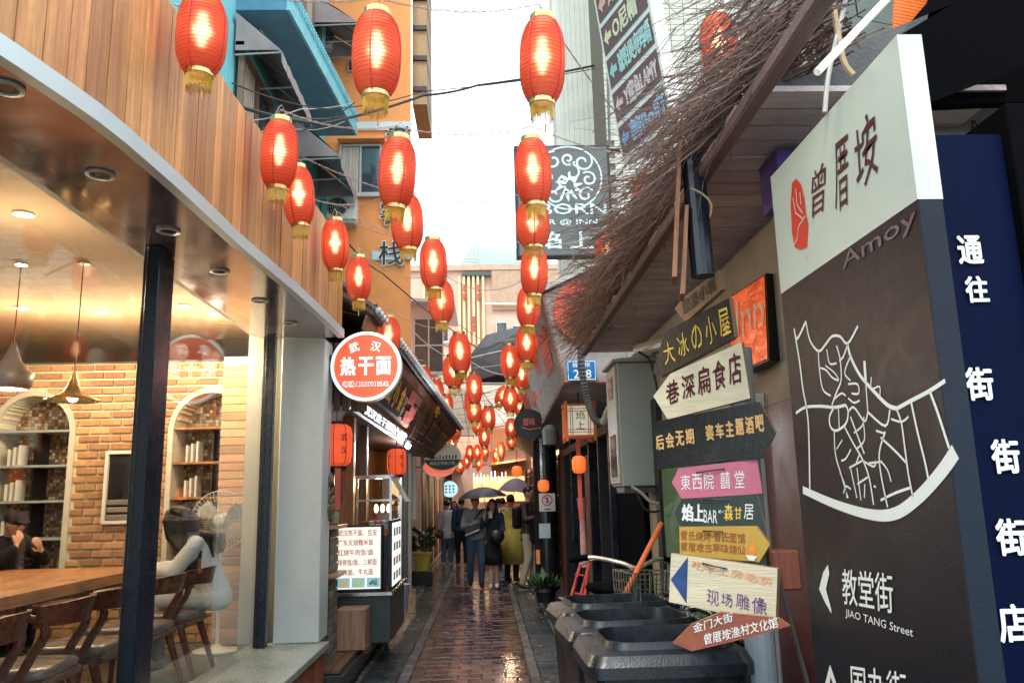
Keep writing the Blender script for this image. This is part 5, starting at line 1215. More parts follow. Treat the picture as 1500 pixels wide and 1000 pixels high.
# house number plate, conduit, hanging lantern, round black sign
a, b_ = at(831, 558, Y=7.7), at(873, 527, Y=7.7); hp = MB().bbox(a.x, b_.x, 7.7, 7.712, a.z, b_.z, .004).build('house_number_plate', mat('blue_enamel', (.01, .16, .45), rough=.3, var=.05)); tag(hp, 'blue enamel house number plate on the grey overhang edge', 'number plate')
k = MB(); W_, H_ = b_.x-a.x, b_.z-a.z
text_into(k, '298', V(a.x+W_*.22, 7.698, a.z+H_*.12), V(W_*.6, 0, 0), V(0, 0, H_*.42), nrm=NY, off=.001, bold=.03); text_into(k, '曾厝垵', V(a.x+W_*.2, 7.698, a.z+H_*.66), V(W_*.6, 0, 0), V(0, 0, H_*.22), nrm=NY, off=.001, bold=.02); k.build('lettering', M_ink, parent=hp)
k = MB()
for q in ((0.03, .97, .04, .08), (.03, .97, .92, .96)): k.box(a.x+W_*q[0], a.x+W_*q[1], 7.697, 7.699, a.z+H_*q[2], a.z+H_*q[3])
for q in ((.03, .05), (.95, .97)): k.box(a.x+W_*q[0], a.x+W_*q[1], 7.6965, 7.6995, a.z+H_*.08, a.z+H_*.92)
k.build('border', M_ink, parent=hp)
def smooth_path(P, n=6):
    P = [Vector(p) for p in P]; out = []
    for i in range(len(P)-1):
        p0, p1, p2, p3 = P[max(i-1, 0)], P[i], P[i+1], P[min(i+2, len(P)-1)]
        for k_ in range(n):
            t = k_/n; out.append(.5*((2*p1)+(p2-p0)*t+(2*p0-5*p1+4*p2-p3)*t*t+(3*p1-p0-3*p2+p3)*t**3))
    out.append(P[-1]); return out
pth = smooth_path([at(852, 478, Y=7.2), at(851, 520, Y=7.2), at(855, 560, Y=7.2), at(862, 590, Y=7.2), at(872, 614, Y=7.1), at(884, 617, Y=7.0), at(893, 598, Y=6.9), at(908, 583, Y=6.8)], 14)
rs_ = [.036 if i % 2 else .030 for i in range(len(pth))]
k = MB().tube(pth[:70], rs_[:70], 10); k.m = 1; k.tube(pth[69:], rs_[69:], 10); tag(k.build('flexible_conduit', [M_pipe_dark, M_pvc]), 'ribbed flexible conduit hanging in a U from the eave to the grey meter cabinet', 'conduit')
c = at(848, 617, Y=8.3); sq = .145; hh = .17
hl = thing('framed_lantern', c-V(0, 0, hh), 'square orange framed paper lantern with black characters under the overhang', 'lantern')
MB().box(c.x-sq+.015, c.x+sq-.015, c.y-sq+.015, c.y+sq-.015, c.z-hh+.02, c.z+hh-.02).build('paper', mat('cream_lantern_paper', (.75, .68, .52), rough=.7, var=.05, emit=.25), parent=hl)
f = MB()
for sx in (-1, 1):
    for sy in (-1, 1): x, y = c.x+sx*sq, c.y+sy*sq; f.box(x-.014, x+.014, y-.014, y+.014, c.z-hh-.04, c.z+hh+.03)
for z in (-hh, hh-.02):
    for s_ in (-1, 1): f.box(c.x-sq-.02, c.x+sq+.02, c.y+s_*sq-.009, c.y+s_*sq+.009, c.z+z, c.z+z+.02); f.box(c.x+s_*sq-.009, c.x+s_*sq+.009, c.y-sq+.01, c.y+sq-.01, c.z+z+.001, c.z+z+.019)
f.build('frame', mat('orange_lacquer', (.72, .16, .03), rough=.35), parent=hl)
f = MB()
for s_ in (-.7, -.55, .55, .7): f.box(c.x+s_*sq-.003, c.x+s_*sq+.003, c.y-sq+.005, c.y-sq+.011, c.z-hh+.02, c.z+hh-.02); f.box(c.x-sq+.015, c.x+sq-.015, c.y-sq+.003, c.y-sq+.0045, c.z+s_*hh-.003, c.z+s_*hh+.003)
f.build('lattice', mat('brown_lattice', (.3, .08, .02)), parent=hl)
for i, ch in enumerate('焰上'): k = MB(); text_into(k, ch, V(c.x-.045, c.y-sq+.013, c.z+.01-i*.1), V(.09, 0, 0), V(0, 0, .08), nrm=NY, off=.002, bold=.0, rough=.04); k.build('lettering', M_black, parent=hl)
MB().tube([c+V(0, 0, hh), V(c.x, c.y, 2.66)], .008, 5).build('cord', M_cable, parent=hl)
c2 = at(848, 680, Y=8.3); ol = thing('small_orange_lantern', c2-V(0, 0, .09), 'small plain orange lantern hanging below the framed paper lantern', 'lantern')
MB().lathe([(.03, -.09), (.055, -.08), (.07, -.05), (.072, .04), (.06, .075), (.03, .09)], c=c2, n=16).build('shade', mat('plain_orange_silk', (.85, .16, .03), rough=.5, var=.05, emit=.5), parent=ol, smooth=True)
MB().box(c2.x-.02, c2.x+.02, c2.y-.004, c2.y+.004, c2.z-.55, c2.z-.1).build('ribbon', mat('red_ribbon', (.6, .1, .06)), parent=ol)
MB().box(c2.x-.02, c2.x+.02, c2.y-.004, c2.y+.004, c2.z+.095, c.z-hh-.01).build('upper_ribbon', MATS['red_ribbon'], parent=ol)
c3 = at(790, 662, Y=13.0); 
for (px, py, Y, lab) in ((796, 711, 12.6, 'small orange lantern low beside the red lattice doors'), (757, 690, 14, 'small orange lantern by the leaning brown wall')):
    c4 = at(px, py, Y=Y); o = tag(MB().lathe([(.04, -.09), (.08, -.07), (.09, 0), (.08, .07), (.04, .09)], c=c4, n=14).build('small_orange_lantern', MATS['plain_orange_silk'], smooth=True), lab, 'lantern'); tag(MB().tube([c4+V(0, 0, .09), c4+V(0, 0, .5)], .005, 4).build('cord', M_cable, parent=o))
c = at(775, 621, Y=10.6); rb = MB().lathe([(.2, 0), (.2, .05)], c=c+V(0, .06, 0), n=36, axis='y').build('round_black_sign', M_black); tag(rb, 'round black hanging sign with a red logo below the overhang', 'sign')
k = MB(); text_into(k, '厝味', c+V(-.08, 0, -.02), V(.16, 0, 0), V(0, 0, .1), nrm=NY, off=.004, bold=.03); ribbon(k, [c+V(-.1, -.004, -.04), c+V(.0, -.004, -.07), c+V(.16, -.004, -.05)], .012, NY); k.build('logo', mat('faded_red_print', (.5, .1, .08)), parent=rb)
tag(MB().lathe([(.07, -.16), (.09, -.15), (.1, .02), (.05, .08)], c=at(806, 632, Y=9.6), n=16).build('lamp_shade_cover', mat('grey_mesh', (.12, .12, .12), var=.4, scale=50)), 'small grey mesh lamp shade under the overhang edge', 'lamp shade')
# dark column with notices
cp = at(803, 862, Z=.14); cR = .2
col_ = thing('dark_column', (cp.x, cp.y, .14), 'thick glossy black column carrying two white notices', 'column')
MB().lathe([(cR, 0), (cR, 2.6)], c=(cp.x, cp.y, .142), n=28).build('shaft', mat('glossy_black_column', (.012, .012, .015), rough=.25, var=.3), parent=col_, smooth=False)
YC = cp.y-cR
a, b_ = at(790, 749, Y=YC-.01), at(813, 722, Y=YC-.01)
nt_ = MB().bbox(a.x, b_.x, YC-.02, YC-.006, a.z, b_.z, .003).build('no_smoking_notice', M_white); tag(nt_, 'white prohibition notice with a red ring on the black column', 'notice')
k = MB(); cc2 = V((a.x+b_.x)/2, YC-.022, a.z+(b_.z-a.z)*.62); ribbon(k, [cc2+V(.08*math.cos(t), 0, .08*math.sin(t)) for t in [2*math.pi*i/28 for i in range(28)]], .018, NY, True); ribbon(k, [cc2+V(-.055, 0, .055), cc2+V(.055, 0, -.055)], .014, NY); k.build('red_ring', M_inkred, parent=nt_)
k = MB(); k.box(cc2.x-.012, cc2.x+.012, YC-.0215, YC-.0205, cc2.z-.045, cc2.z+.05); k.box(cc2.x-.05, cc2.x+.05, YC-.0215, YC-.0205, a.z+.03, a.z+.045); k.build('black_print', M_black, parent=nt_)
a, b_ = at(790, 788, Y=YC-.01), at(806, 766, Y=YC-.01); tag(MB().bbox(a.x, b_.x, YC-.018, YC-.006, a.z, b_.z, .002).build('paper_notice', mat('pale_blue_paper', (.5, .62, .66))), 'plain pale blue paper notice lower on the black column', 'notice')
a, b_ = at(786, 826, Y=YC-.02), at(791, 805, Y=YC-.02); tag(MB().bbox(a.x, b_.x, YC-.0, YC+.05, a.z, b_.z, .002).build('orange_sticker_board', mat('orange_board', (.75, .28, .08))), 'small upright orange strip at the left edge of the black column', 'strip')

# meter cabinet and pipes
a, b_ = at(912, 712, Y=6.0), at(965, 530, Y=6.0)
mc = thing('meter_cabinet', ((a.x+b_.x)/2, 6.2, a.z), 'tall grey steel meter cabinet with small windows on its alley side', 'cabinet')
mg = mat('grey_green_enamel', (.34, .36, .32), rough=.4, var=.06, dirt=.25, dirtcol=(.2, .19, .16)); x0, x1 = a.x, b_.x+.06
MB().bbox(x0, x1, 6.0, 6.46, a.z, b_.z, .006).build('body', mg, parent=mc); MB().prism([V(x0-.04, 5.95, b_.z+.002), V(x1, 5.95, b_.z+.002), V(x1, 5.95, b_.z+.06), V(x0-.04, 5.95, b_.z+.02)], (0, .55, 0)).build('rain_hood', mg, parent=mc)
MB().bbox(x0-.02, x0-.001, 6.02, 6.44, a.z+.02, b_.z-.02, .004).build('door', mat('lighter_enamel', (.42, .42, .38), rough=.4), parent=mc)
for (q0, q1, r0, r1) in ((6.12, 6.3, .72, .9), (6.08, 6.34, .08, .42)): MB().box(x0-.027, x0-.021, q0, q1, a.z+(b_.z-a.z)*r0, a.z+(b_.z-a.z)*r1).build('meter_window', M_glassd, parent=mc)
MB().bbox(x0+.02, x1-.02, 6.05, 6.4, a.z-.05, a.z-.001).build('cable_box', M_pipe_dark, parent=mc)
for k_, (pp, r_, m__, lab) in enumerate((
  ([(968, 520), (970, 560), (971, 640), (972, 715)], .018, M_pvc, 'pale conduit running down beside the meter cabinet'),
  ([(978, 505), (981, 560), (983, 650), (985, 700)], .022, M_pvc, 'second pale conduit right of the meter cabinet'),
  ([(935, 515), (950, 525), (958, 548), (966, 600), (966, 700)], .008, M_cable, 'black cable looping over the meter cabinet top'),
  ([(925, 712), (940, 722), (955, 735), (975, 735), (988, 720)], .012, M_pvc, 'white cable loop under the meter cabinet'),
  ([(930, 715), (945, 745), (965, 748), (980, 735)], .008, M_cable, 'black cable loop under the meter cabinet'))):
    P = smooth_path([at(*p, Y=5.9) for p in pp], 6); tag(MB().tube(P, r_, 7).build('conduit', m__), lab, 'conduit')
tag(MB().tube([at(935, 512, Y=6.1), at(985, 500, Y=5.2)], .045, 10).build('elbow_pipe', M_pvc), 'thick pale pipe under the eave at the meter cabinet', 'pipe')
# posters
def side_panel(px0, px1, py0, py1, name, m, lab, cat, x=XR-.03):
    a, b_ = at(px0, py0, X=x), at(px1, py0, X=x); zt2 = at(px1, py0, X=x).z; zb2 = at(px1, py1, X=x).z
    return tag(MB().bbox(x, x+.025, b_.y, a.y, zb2, zt2, .003).build(name, m), lab, cat), b_.y, a.y, zb2, zt2
o, y0, y1, z0, z1 = side_panel(904, 942, 716, 785, 'red_poster', mat('torn_red_poster', (.62, .09, .03), rough=.6, var=.35, scale=8, dirt=.7, dirtcol=(.2, .12, .08)), 'torn red poster below the meter cabinet', 'poster')
k = MB()
for i in range(3): text_into(k, '福迎春'[i], V(XR-.031, y0+(y1-y0)*.66, z1-.14-i*.12), V(0, -(y1-y0)*.25, 0), V(0, 0, .1), nrm=V(-1, 0, 0), off=.002, bold=.02)
k.build('lettering', mat('old_gold', (.4, .3, .12)), parent=o)
o, y0, y1, z0, z1 = side_panel(906, 937, 792, 872, 'white_poster', M_white, 'white poster with a red oval ring below the red poster', 'poster')
k = MB(); cm_ = V(XR-.033, (y0+y1)/2, z0+(z1-z0)*.52); ribbon(k, [cm_+V(0, (y1-y0)*.32*math.cos(t), (z1-z0)*.36*math.sin(t)) for t in [2*math.pi*i/28 for i in range(28)]], .04, V(-1, 0, 0), True); k.build('red_ring', M_inkred, parent=o)
k = MB(); text_into(k, '禁', cm_+V(0, .1, -.05), V(0, -.2, 0), V(0, 0, .2), nrm=V(-1, 0, 0), off=.002); k.build('lettering', M_black, parent=o)
tag(MB().bbox(XR-.05, XR-.002, 5.86, 6.0, .14, 2.3).build('door_post', M_black), 'black door post left of the worn green door', 'post')
tag(MB().bbox(XR-.045, XR-.002, 6.5, 7.9, .14, 1.62, .003).build('dark_board', M_blackm), 'black board behind the red and white posters', 'board')

# Inn light box
P = [at(1070, 434, Y=3.75), at(1122, 400, Y=3.42), at(1127, 528, Y=3.42), at(1072, 550, Y=3.75)]
ib = thing('inn_light_box', P[3], 'orange red foil light box sign reading Inn with black sides', 'sign')
Pn = (P[1]-P[0]).cross(P[3]-P[0]).normalized(); Pn = Pn if Pn.dot(CAM-P[0]) > 0 else -Pn
ext = V(.085, .03, 0)
MB().prism([p for p in P], ext).build('housing', M_black, parent=ib)
ctr = sum(P, V(0, 0, 0))/4
MB().add([ctr+(p-ctr)*.95+Pn*.004 for p in P], [(0, 1, 2, 3)]).build('foil_face', mat('orange_red_foil', (.75, .09, .015), rough=.25, var=.35, scale=9, bump=1, bscale=18, emit=.25), parent=ib)
k = MB(); bl_, br_, tl_ = lerp(P[3], P[0], .42), lerp(P[2], P[1], .42), lerp(P[3], P[0], .86); text_into(k, 'Inn', lerp(bl_, br_, .2), (br_-bl_)*.74, tl_-bl_, nrm=Pn, off=.009, bold=.0, rough=.03); k.build('lettering', mat('tan_print', (.75, .6, .42)), parent=ib)

# ------------------------------------------------------------------ stack of arrow signs on a post
ps = MB().tube([V(.99, 3.06, .14), V(.99, 3.06, 2.15)], .055, 16); tag(ps.build('sign_post', mat('blue_grey_steel', (.2, .24, .28), rough=.35, var=.15)), 'blue-grey steel post that carries the stack of arrow signs', 'post')
NS_ = V(0, -1, 0)
def arrow_sign(poly, yl, yr, m, edge, lab, texts, thick=.022, hook=None):
    """poly: outline in photo pixels; the board turns from depth yl at its left to yr at its right"""
    xs = [p[0] for p in poly]; l_, r_ = min(xs), max(xs)
    A = at(l_, poly[0][1], Y=yl); Bq = at(r_, poly[0][1], Y=yr); hd = V(Bq.x-A.x, Bq.y-A.y, 0).normalized(); nrm = V(hd.y, -hd.x, 0)
    def on(px, py):
        dd = Mw @ Vector((px-750, 500-py, -F)); t = (A-CAM).dot(nrm)/dd.dot(nrm); return CAM+dd*t
    Q = [on(*p) for p in poly]; t = thing('arrow_sign', (sum(Q, V(0, 0, 0))/len(Q)), lab, 'sign', 'arrow signs stacked on the post')
    k = MB(); n = len(Q); bk_ = -nrm*thick
    k.add(Q+[q+bk_ for q in Q], [tuple(range(n))]); k.m = 1; k.add(Q+[q+bk_ for q in Q], [tuple(range(2*n-1, n-1, -1))]+[(i, i+n, (i+1) % n+n, (i+1) % n) for i in range(n)])
    k.build('board', [m, edge], parent=t)
    for (s_, bl2, br2, tl2, mt, bd, rg_) in texts:
        a_, b2, c_ = on(*bl2), on(*br2), on(*tl2); kk = MB(); text_into(kk, s_, a_, b2-a_, c_-a_, nrm=nrm, off=.002, bold=bd, rough=rg_); kk.build('lettering', mt, parent=t)
    if hook:
        p0_, p1_ = on(*hook[0]), on(*hook[1]); MB().tube([p0_+nrm*.004, (p0_+p1_)/2+nrm*.012, p1_+nrm*.004], .0025, 5).build('wire_loop', M_cable, parent=t)
    return t, on, nrm
ylw = mat('yellow_brush', (.75, .5, .08)); brn = M_inkmar; tanp = mat('tan_brush', (.62, .36, .14)); wb = flat('white_brush', (.75, .78, .74)); bkb = M_black
b_black = mat('black_painted_board', (.009, .01, .011), rough=.35, var=.4, dirt=.2, dirtcol=(.08, .08, .08)); b_cream = wood('cream_board', (.62, .56, .4), stretch=(1.5, 1.5, 18), var=.12, dirt=.3, dirtcol=(.42, .32, .2)); b_side = wood('raw_board_edge', (.3, .17, .08))
arrow_sign([(988, 452), (1000, 436), (1052, 396), (1057, 424), (1004, 472)], 3.3, 3.0, wood('brown_board', (.2, .1, .05)), b_side, 'small brown wooden sign pointing left, topmost of the stack', [('繁星小筑', (1001, 462), (1050, 424), (999, 442), M_black, .05, .03)])
arrow_sign([(956, 546), (974, 486), (1068, 436), (1076, 494), (990, 540), (968, 552)], 3.35, 2.98, b_black, b_side, 'black sign with yellow characters, second from the top of the stack', [(ch, (975+i*20.5, 536-i*10.2), (990+i*20.5, 528-i*10.2), (971+i*20, 506-i*12.5), ylw, .0, .05) for i, ch in enumerate('大冰の小屋')])
arrow_sign([(957, 580), (982, 547), (1086, 501), (1099, 583), (978, 614)], 3.25, 2.95, b_cream, b_side, 'cream wooden sign with dark brushed characters below the black and yellow one', [(ch, (977+i*23, 594-i*7.2), (996+i*23, 587-i*7.2), (975+i*22.6, 561-i*9.8), brn, .03, .04) for i, ch in enumerate('巷深扁食店')])
arrow_sign([(955, 618), (1112, 588), (1135, 632), (1118, 671), (963, 687)], 3.2, 2.9, b_black, b_side, 'black sign with tan characters pointing right in the middle of the stack', [(ch, (962+i*14.6, 659-i*2.6), (974+i*14.6, 657-i*2.6), (960+i*14.6, 638-i*3.0), tanp, .045, .04) for i, ch in enumerate('后会无期 赛车主题酒吧')], hook=((1022, 680), (1066, 673)))
arrow_sign([(984, 706), (994, 686), (1109, 672), (1117, 722), (1000, 732)], 3.12, 2.95, mat('pink_board', (.5, .13, .2), rough=.5, var=.15, dirt=.3, dirtcol=(.3, .08, .12)), b_side, 'pink sign with white characters under the tan lettered black sign', [(ch, (998+q, 718-q*.04), (1012+q, 717-q*.04), (997+q, 696-q*.08), wb, .0, .02) for ch, q in (('東', 0), ('西', 17), ('院', 34), ('囍', 58), ('堂', 79))], hook=((1020, 692), (1062, 686)))
arrow_sign([(988, 750), (998, 730), (1108, 723), (1122, 776), (996, 771)], 3.12, 2.93, mat('dark_green_board', (.02, .035, .03), rough=.4, var=.3), b_side, 'dark green sign reading BAR between the pink and yellow signs', [('焰', (999, 763), (1016, 763), (999, 738), wb, .06, .03), ('上', (1017, 763), (1031, 763), (1017, 738), wb, .06, .02), ('BAR', (1031, 765), (1051, 766), (1031, 746), wb, .0, .02), ('←', (1052, 752), (1060, 752), (1052, 746), wb, .03, 0), ('森', (1061, 762), (1074, 762), (1061, 738), ylw, .03, .03), ('甘', (1076, 760), (1087, 760), (1076, 742), ylw, .03, .03), ('居', (1090, 760), (1104, 760), (1090, 738), wb, .0, .03)], hook=((1029, 731), (1066, 732)))
t, on, nrm = arrow_sign([(995, 771), (1108, 770), (1128, 797), (1112, 823), (996, 812)], 3.1, 2.9, mat('yellow_board', (.5, .31, .05), rough=.5, var=.2, dirt=.35, dirtcol=(.3, .17, .04)), b_side, 'mustard yellow sign with brown characters and a small flame at its right end', [('曾氏烧烤·曾氏面馆', (998, 790), (1092, 795), (998, 776), mat('rust_brush', (.3, .07, .03)), .018, .02), ('曾厝垵古早味烧仙', (998, 806), (1092, 811), (998, 793), MATS['rust_brush'], .018, .02)], hook=((1030, 777), (1060, 778)))
k = MB(); k.add([on(1098, 814)+nrm*.003, on(1094, 806)+nrm*.003, on(1099, 800)+nrm*.003, on(1103, 790)+nrm*.003, on(1108, 803)+nrm*.003, on(1106, 813)+nrm*.003], [(0, 1, 2, 3, 4, 5)]); k.build('flame_print', mat('orange_flame', (.75, .25, .04)), parent=t)
k = MB(); k.add([on(1093, 812)+nrm*.004, on(1110, 814)+nrm*.004, on(1105, 821)+nrm*.004, on(1097, 820)+nrm*.004], [(0, 1, 2, 3)]); k.build('bowl_print', wb, parent=t)
t, on, nrm = arrow_sign([(983, 810), (1139, 832), (1136, 914), (980, 881)], 2.95, 2.72, b_cream, b_side, 'large cream board with a blue arrow and purple characters', [('吃字工房炮茶', (1012, 832), (1132, 858), (1013, 820), mat('faint_orange_ink', (.7, .28, .12)), .0, .06), ('现', (1035, 883), (1053, 887), (1036, 862), mat('purple_ink', (.14, .07, .2)), .0, .05), ('场', (1056, 885), (1073, 889), (1057, 866), MATS['purple_ink'], .0, .05), ('雕', (1078, 889), (1098, 894), (1079, 868), MATS['purple_ink'], .0, .05), ('像', (1101, 896), (1124, 901), (1102, 872), MATS['purple_ink'], .0, .05)], thick=.03, hook=((1029, 824), (1066, 832)))
k = MB(); k.add([on(983, 848)+nrm*.002, on(1008, 815)+nrm*.002, on(1006, 883)+nrm*.002], [(0, 1, 2)]); k.build('blue_arrow', mat('blue_felt_pen', (.02, .06, .2), var=.3, scale=20), parent=t)
t, on, nrm = arrow_sign([(985, 941), (1012, 914), (1056, 896), (1142, 905), (1158, 916), (1070, 940), (1013, 953)], 2.72, 2.6, mat('rust_brown_board', (.24, .06, .03), rough=.5, var=.35, dirt=.3), b_side, 'rust brown arrow sign pointing left with white characters, lowest of the stack', [('金门大街', (1016, 927), (1074, 909), (1015, 913), wb, .016, .02), ('曾厝垵渔村文化馆', (1033, 944), (1140, 918), (1031, 928), wb, .016, .02)])
a = at(1146, 822, Y=3.0); tag(MB().bbox(a.x-.05, a.x+.06, 2.98, 3.12, a.z-.1, a.z+.04, .006).build('wooden_block', wood('dark_red_block', (.22, .07, .04))), 'dark red wooden block jutting out right of the yellow sign', 'block')
tag(MB().tube([at(1140, 845, Y=2.95), at(1183, 1000, Y=2.8)], .008, 6).build('prop_rod', M_cable), 'thin black rod leaning from the sign stack towards the map sign', 'rod')
# dark drain pipe and edge-on boards above the stack
tag(MB().tube([at(1013, 215, Y=2.95), at(1030, 405, Y=2.95)], .045, 14).build('drain_pipe', mat('blue_black_pvc', (.012, .016, .028), rough=.25, bump=0)), 'glossy blue-black drain pipe coming out of the twigs', 'pipe')
for k_, (p0_, p1_, lab) in enumerate((((996, 205), (987, 405), 'thin upright wooden board left of the blue-black drain pipe'), ((1006, 300), (999, 430), 'second thin upright board in front of the drain pipe'))):
    A, B2 = at(*p0_, Y=2.9), at(*p1_, Y=2.9); tag(MB().prism([A+V(-.006, 0, 0), A+V(.008, 0, 0), B2+V(.012, 0, 0), B2+V(-.006, 0, 0)], (.025, .12, 0)).build('upright_board', wood('reddish_board', (.36, .16, .08))), lab, 'board')
tag(MB().tube(smooth_path([at(1012, 276, Y=2.88), at(1030, 285, Y=2.88), at(1042, 300, Y=2.88), at(1040, 318, Y=2.9)], 6), .004, 5).build('rope_loop', mat('straw_rope', (.5, .38, .22))), 'loop of straw rope round the blue-black drain pipe', 'rope')

# ------------------------------------------------------------------ white and dark map sign
tm = thing('map_sign', (1.05, 2.16, 0), 'tall street map sign with a white head, dark body and white street plan', 'sign')
X0 = 1.0; yn, yf, ztp, zm = 1.715, 2.585, 2.665, 2.25
MB().prism([V(X0, yf, zm), V(X0, yf, ztp), V(X0, yn, ztp), V(X0, yn, zm)], (.06, 0, 0)).build('white_head', M_totwhite, parent=tm)
MB().bbox(X0, X0+.058, yn+.001, yf-.001, .02, zm-.001, .002).build('dark_body', M_totgrey, parent=tm)
MB().box(X0+.001, X0+.057, yn-.001, yn+.0005, .03, zm-.002).build('edge_strip', M_totside, parent=tm)
NX_ = V(-1, 0, 0)
def onx(px, py): return at(px, py, X=X0-.0015)
def zc(p): return onx(1120+p[0]/2.942, 440+p[1]/2.942)
k = MB()
lines = [(9, [(178, 90), (140, 165), (127, 120), (150, 260), (165, 380), (180, 460), (190, 560), (195, 810)]), (7, [(178, 90), (195, 170), (232, 218), (262, 190), (290, 155), (325, 155), (358, 185), (402, 110)]),
 (10, [(358, 185), (370, 240), (410, 320), (470, 390), (530, 450), (570, 465)]), (9, [(570, 465), (630, 432), (710, 390), (778, 345)]), (8, [(135, 485), (175, 460), (240, 455), (300, 460), (350, 450)]),
 (12, [(430, 260), (436, 350)]), (6, [(232, 218), (235, 280), (250, 380), (285, 410)]), (6, [(310, 195), (325, 250), (330, 340), (310, 395), (290, 450)]), (6, [(358, 190), (340, 240), (322, 260)]), (5, [(370, 240), (345, 310), (370, 345)]),
 (7, [(300, 460), (280, 500), (285, 545), (310, 560), (350, 530), (360, 480), (350, 450)]), (5, [(318, 460), (322, 550)]), (6, [(300, 560), (305, 660), (330, 750), (360, 850)]), (6, [(345, 545), (385, 620), (420, 680), (450, 760), (470, 880)]),
 (6, [(370, 500), (400, 580), (430, 660)]), (5, [(355, 850), (345, 790), (325, 740)]), (6, [(360, 480), (385, 460), (430, 520), (445, 480)]), (6, [(445, 480), (520, 540), (540, 470)]), (5, [(436, 355), (445, 480)]), (6, [(520, 565), (495, 650), (500, 740), (530, 890)]),
 (6, [(570, 470), (590, 530), (605, 640), (620, 750), (640, 850)]), (7, [(632, 440), (660, 570), (690, 690), (708, 780)]), (8, [(712, 392), (745, 480), (795, 635)]), (6, [(500, 590), (560, 645), (612, 700)]), (5, [(545, 510), (590, 522), (620, 500)]),
 (5, [(365, 720), (420, 690)]), (5, [(370, 720), (385, 790), (398, 850)]), (5, [(398, 720), (415, 860)]), (5, [(400, 790), (445, 760)]), (6, [(500, 860), (560, 830), (630, 805)]), (5, [(430, 850), (432, 790)]), (5, [(500, 690), (530, 730), (545, 780)]), (4, [(460, 330), (460, 380), (495, 370), (497, 410)]),
 (5, [(360, 360), (400, 360), (405, 400), (375, 400)]), (4, [(262, 280), (300, 310), (320, 340)]), (5, [(425, 520), (430, 600), (395, 640)]), (4, [(335, 600), (310, 640)]), (5, [(268, 210), (280, 270), (310, 270)]), (5, [(450, 700), (500, 695)]), (5, [(240, 290), (265, 300), (290, 330), (318, 345)]), (5, [(385, 570), (420, 540), (428, 500)]), (5, [(330, 690), (350, 680), (372, 640)]), (5, [(480, 560), (515, 572)]), (5, [(360, 420), (385, 440), (410, 430)]), (5, [(410, 660), (395, 700)]), (5, [(470, 800), (480, 802)]), (5, [(340, 830), (350, 800), (372, 812)]), (5, [(425, 690), (470, 715), (480, 690)]), (5, [(300, 425), (330, 400), (350, 410)])]
for wd, pts in lines:
    P3 = smooth_path([zc(p) for p in pts], 4); ribbon(k, P3, wd*.00112, NX_)
ribbon(k, smooth_path([zc(p) for p in [(165, 815), (300, 875), (450, 920), (560, 918), (660, 850), (760, 740), (822, 650)]], 6), [.024+.012*(i/36) for i in range(37)], NX_)
k.build('street_plan', M_ink, parent=tm)
k = MB(); k.add([onx(*p)+V(-.0005, 0, 0) for p in [(1213, 826), (1206, 838), (1200, 862), (1208, 880), (1218, 898), (1218, 892), (1210, 862), (1215, 840)]], [tuple(range(8))]); k.build('left_arrow', M_ink, parent=tm)
k = MB(); k.add([onx(*p)+V(-.0005, 0, 0) for p in [(1216, 972), (1209, 1000), (1214, 1012), (1217, 990), (1224, 1012), (1226, 1002)]], [tuple(range(6))]); k.build('up_arrow', M_ink, parent=tm)
def tx(s_, bl2, br2, tl2, m, bd=.01, rg_=0, nm='lettering'):
    a_, b2, c_ = onx(*bl2), onx(*br2), onx(*tl2); kk = MB(); text_into(kk, s_, a_, b2-a_, c_-a_, nrm=NX_, off=.001, bold=bd, rough=rg_); return kk.build(nm, m, parent=tm)
tx('教堂街', (1235, 884), (1310, 899), (1233, 832), M_ink, .02); tx('JIAO TANG Street', (1239, 905), (1338, 936), (1239, 891), M_ink, .01); tx('国办街', (1248, 1022), (1330, 1042), (1246, 972), M_ink, .02)
for ch, q in (('曾', (1188, 322, 1208, 306, 1190, 252)), ('厝', (1224, 312, 1244, 296, 1222, 215)), ('垵', (1256, 286, 1288, 248, 1250, 196))): tx(ch, q[:2], q[2:4], q[4:], M_inkmar, .0, .03)
tx('Amoy', (1236, 402), (1345, 336), (1233, 372), mat('faint_grey_print', (.14, .13, .14), rough=.3), .03)
k = MB(); em = [(1160, 268), (1166, 262), (1173, 270), (1178, 290), (1180, 310), (1184, 330), (1182, 362), (1172, 366), (1164, 362), (1160, 340), (1158, 300)]; k.add([onx(*p) for p in em], [tuple(range(len(em)))]); k.build('emblem', M_inkred, parent=tm)
k = MB()
for P2 in ([(1180, 316), (1170, 332), (1168, 350), (1164, 358)], [(1162, 290), (1166, 312), (1176, 320)], [(1166, 276), (1168, 300), (1176, 312)], [(1172, 282), (1174, 300)]): ribbon(k, [onx(*p)+V(-.001, 0, 0) for p in P2], .006, NX_)
k.build('emblem_lines', M_totwhite, parent=tm)
MB().box(X0+.02, X0+.1, 1.9, 2.4, .01, .03).build('base_plate', M_totside, parent=tm)
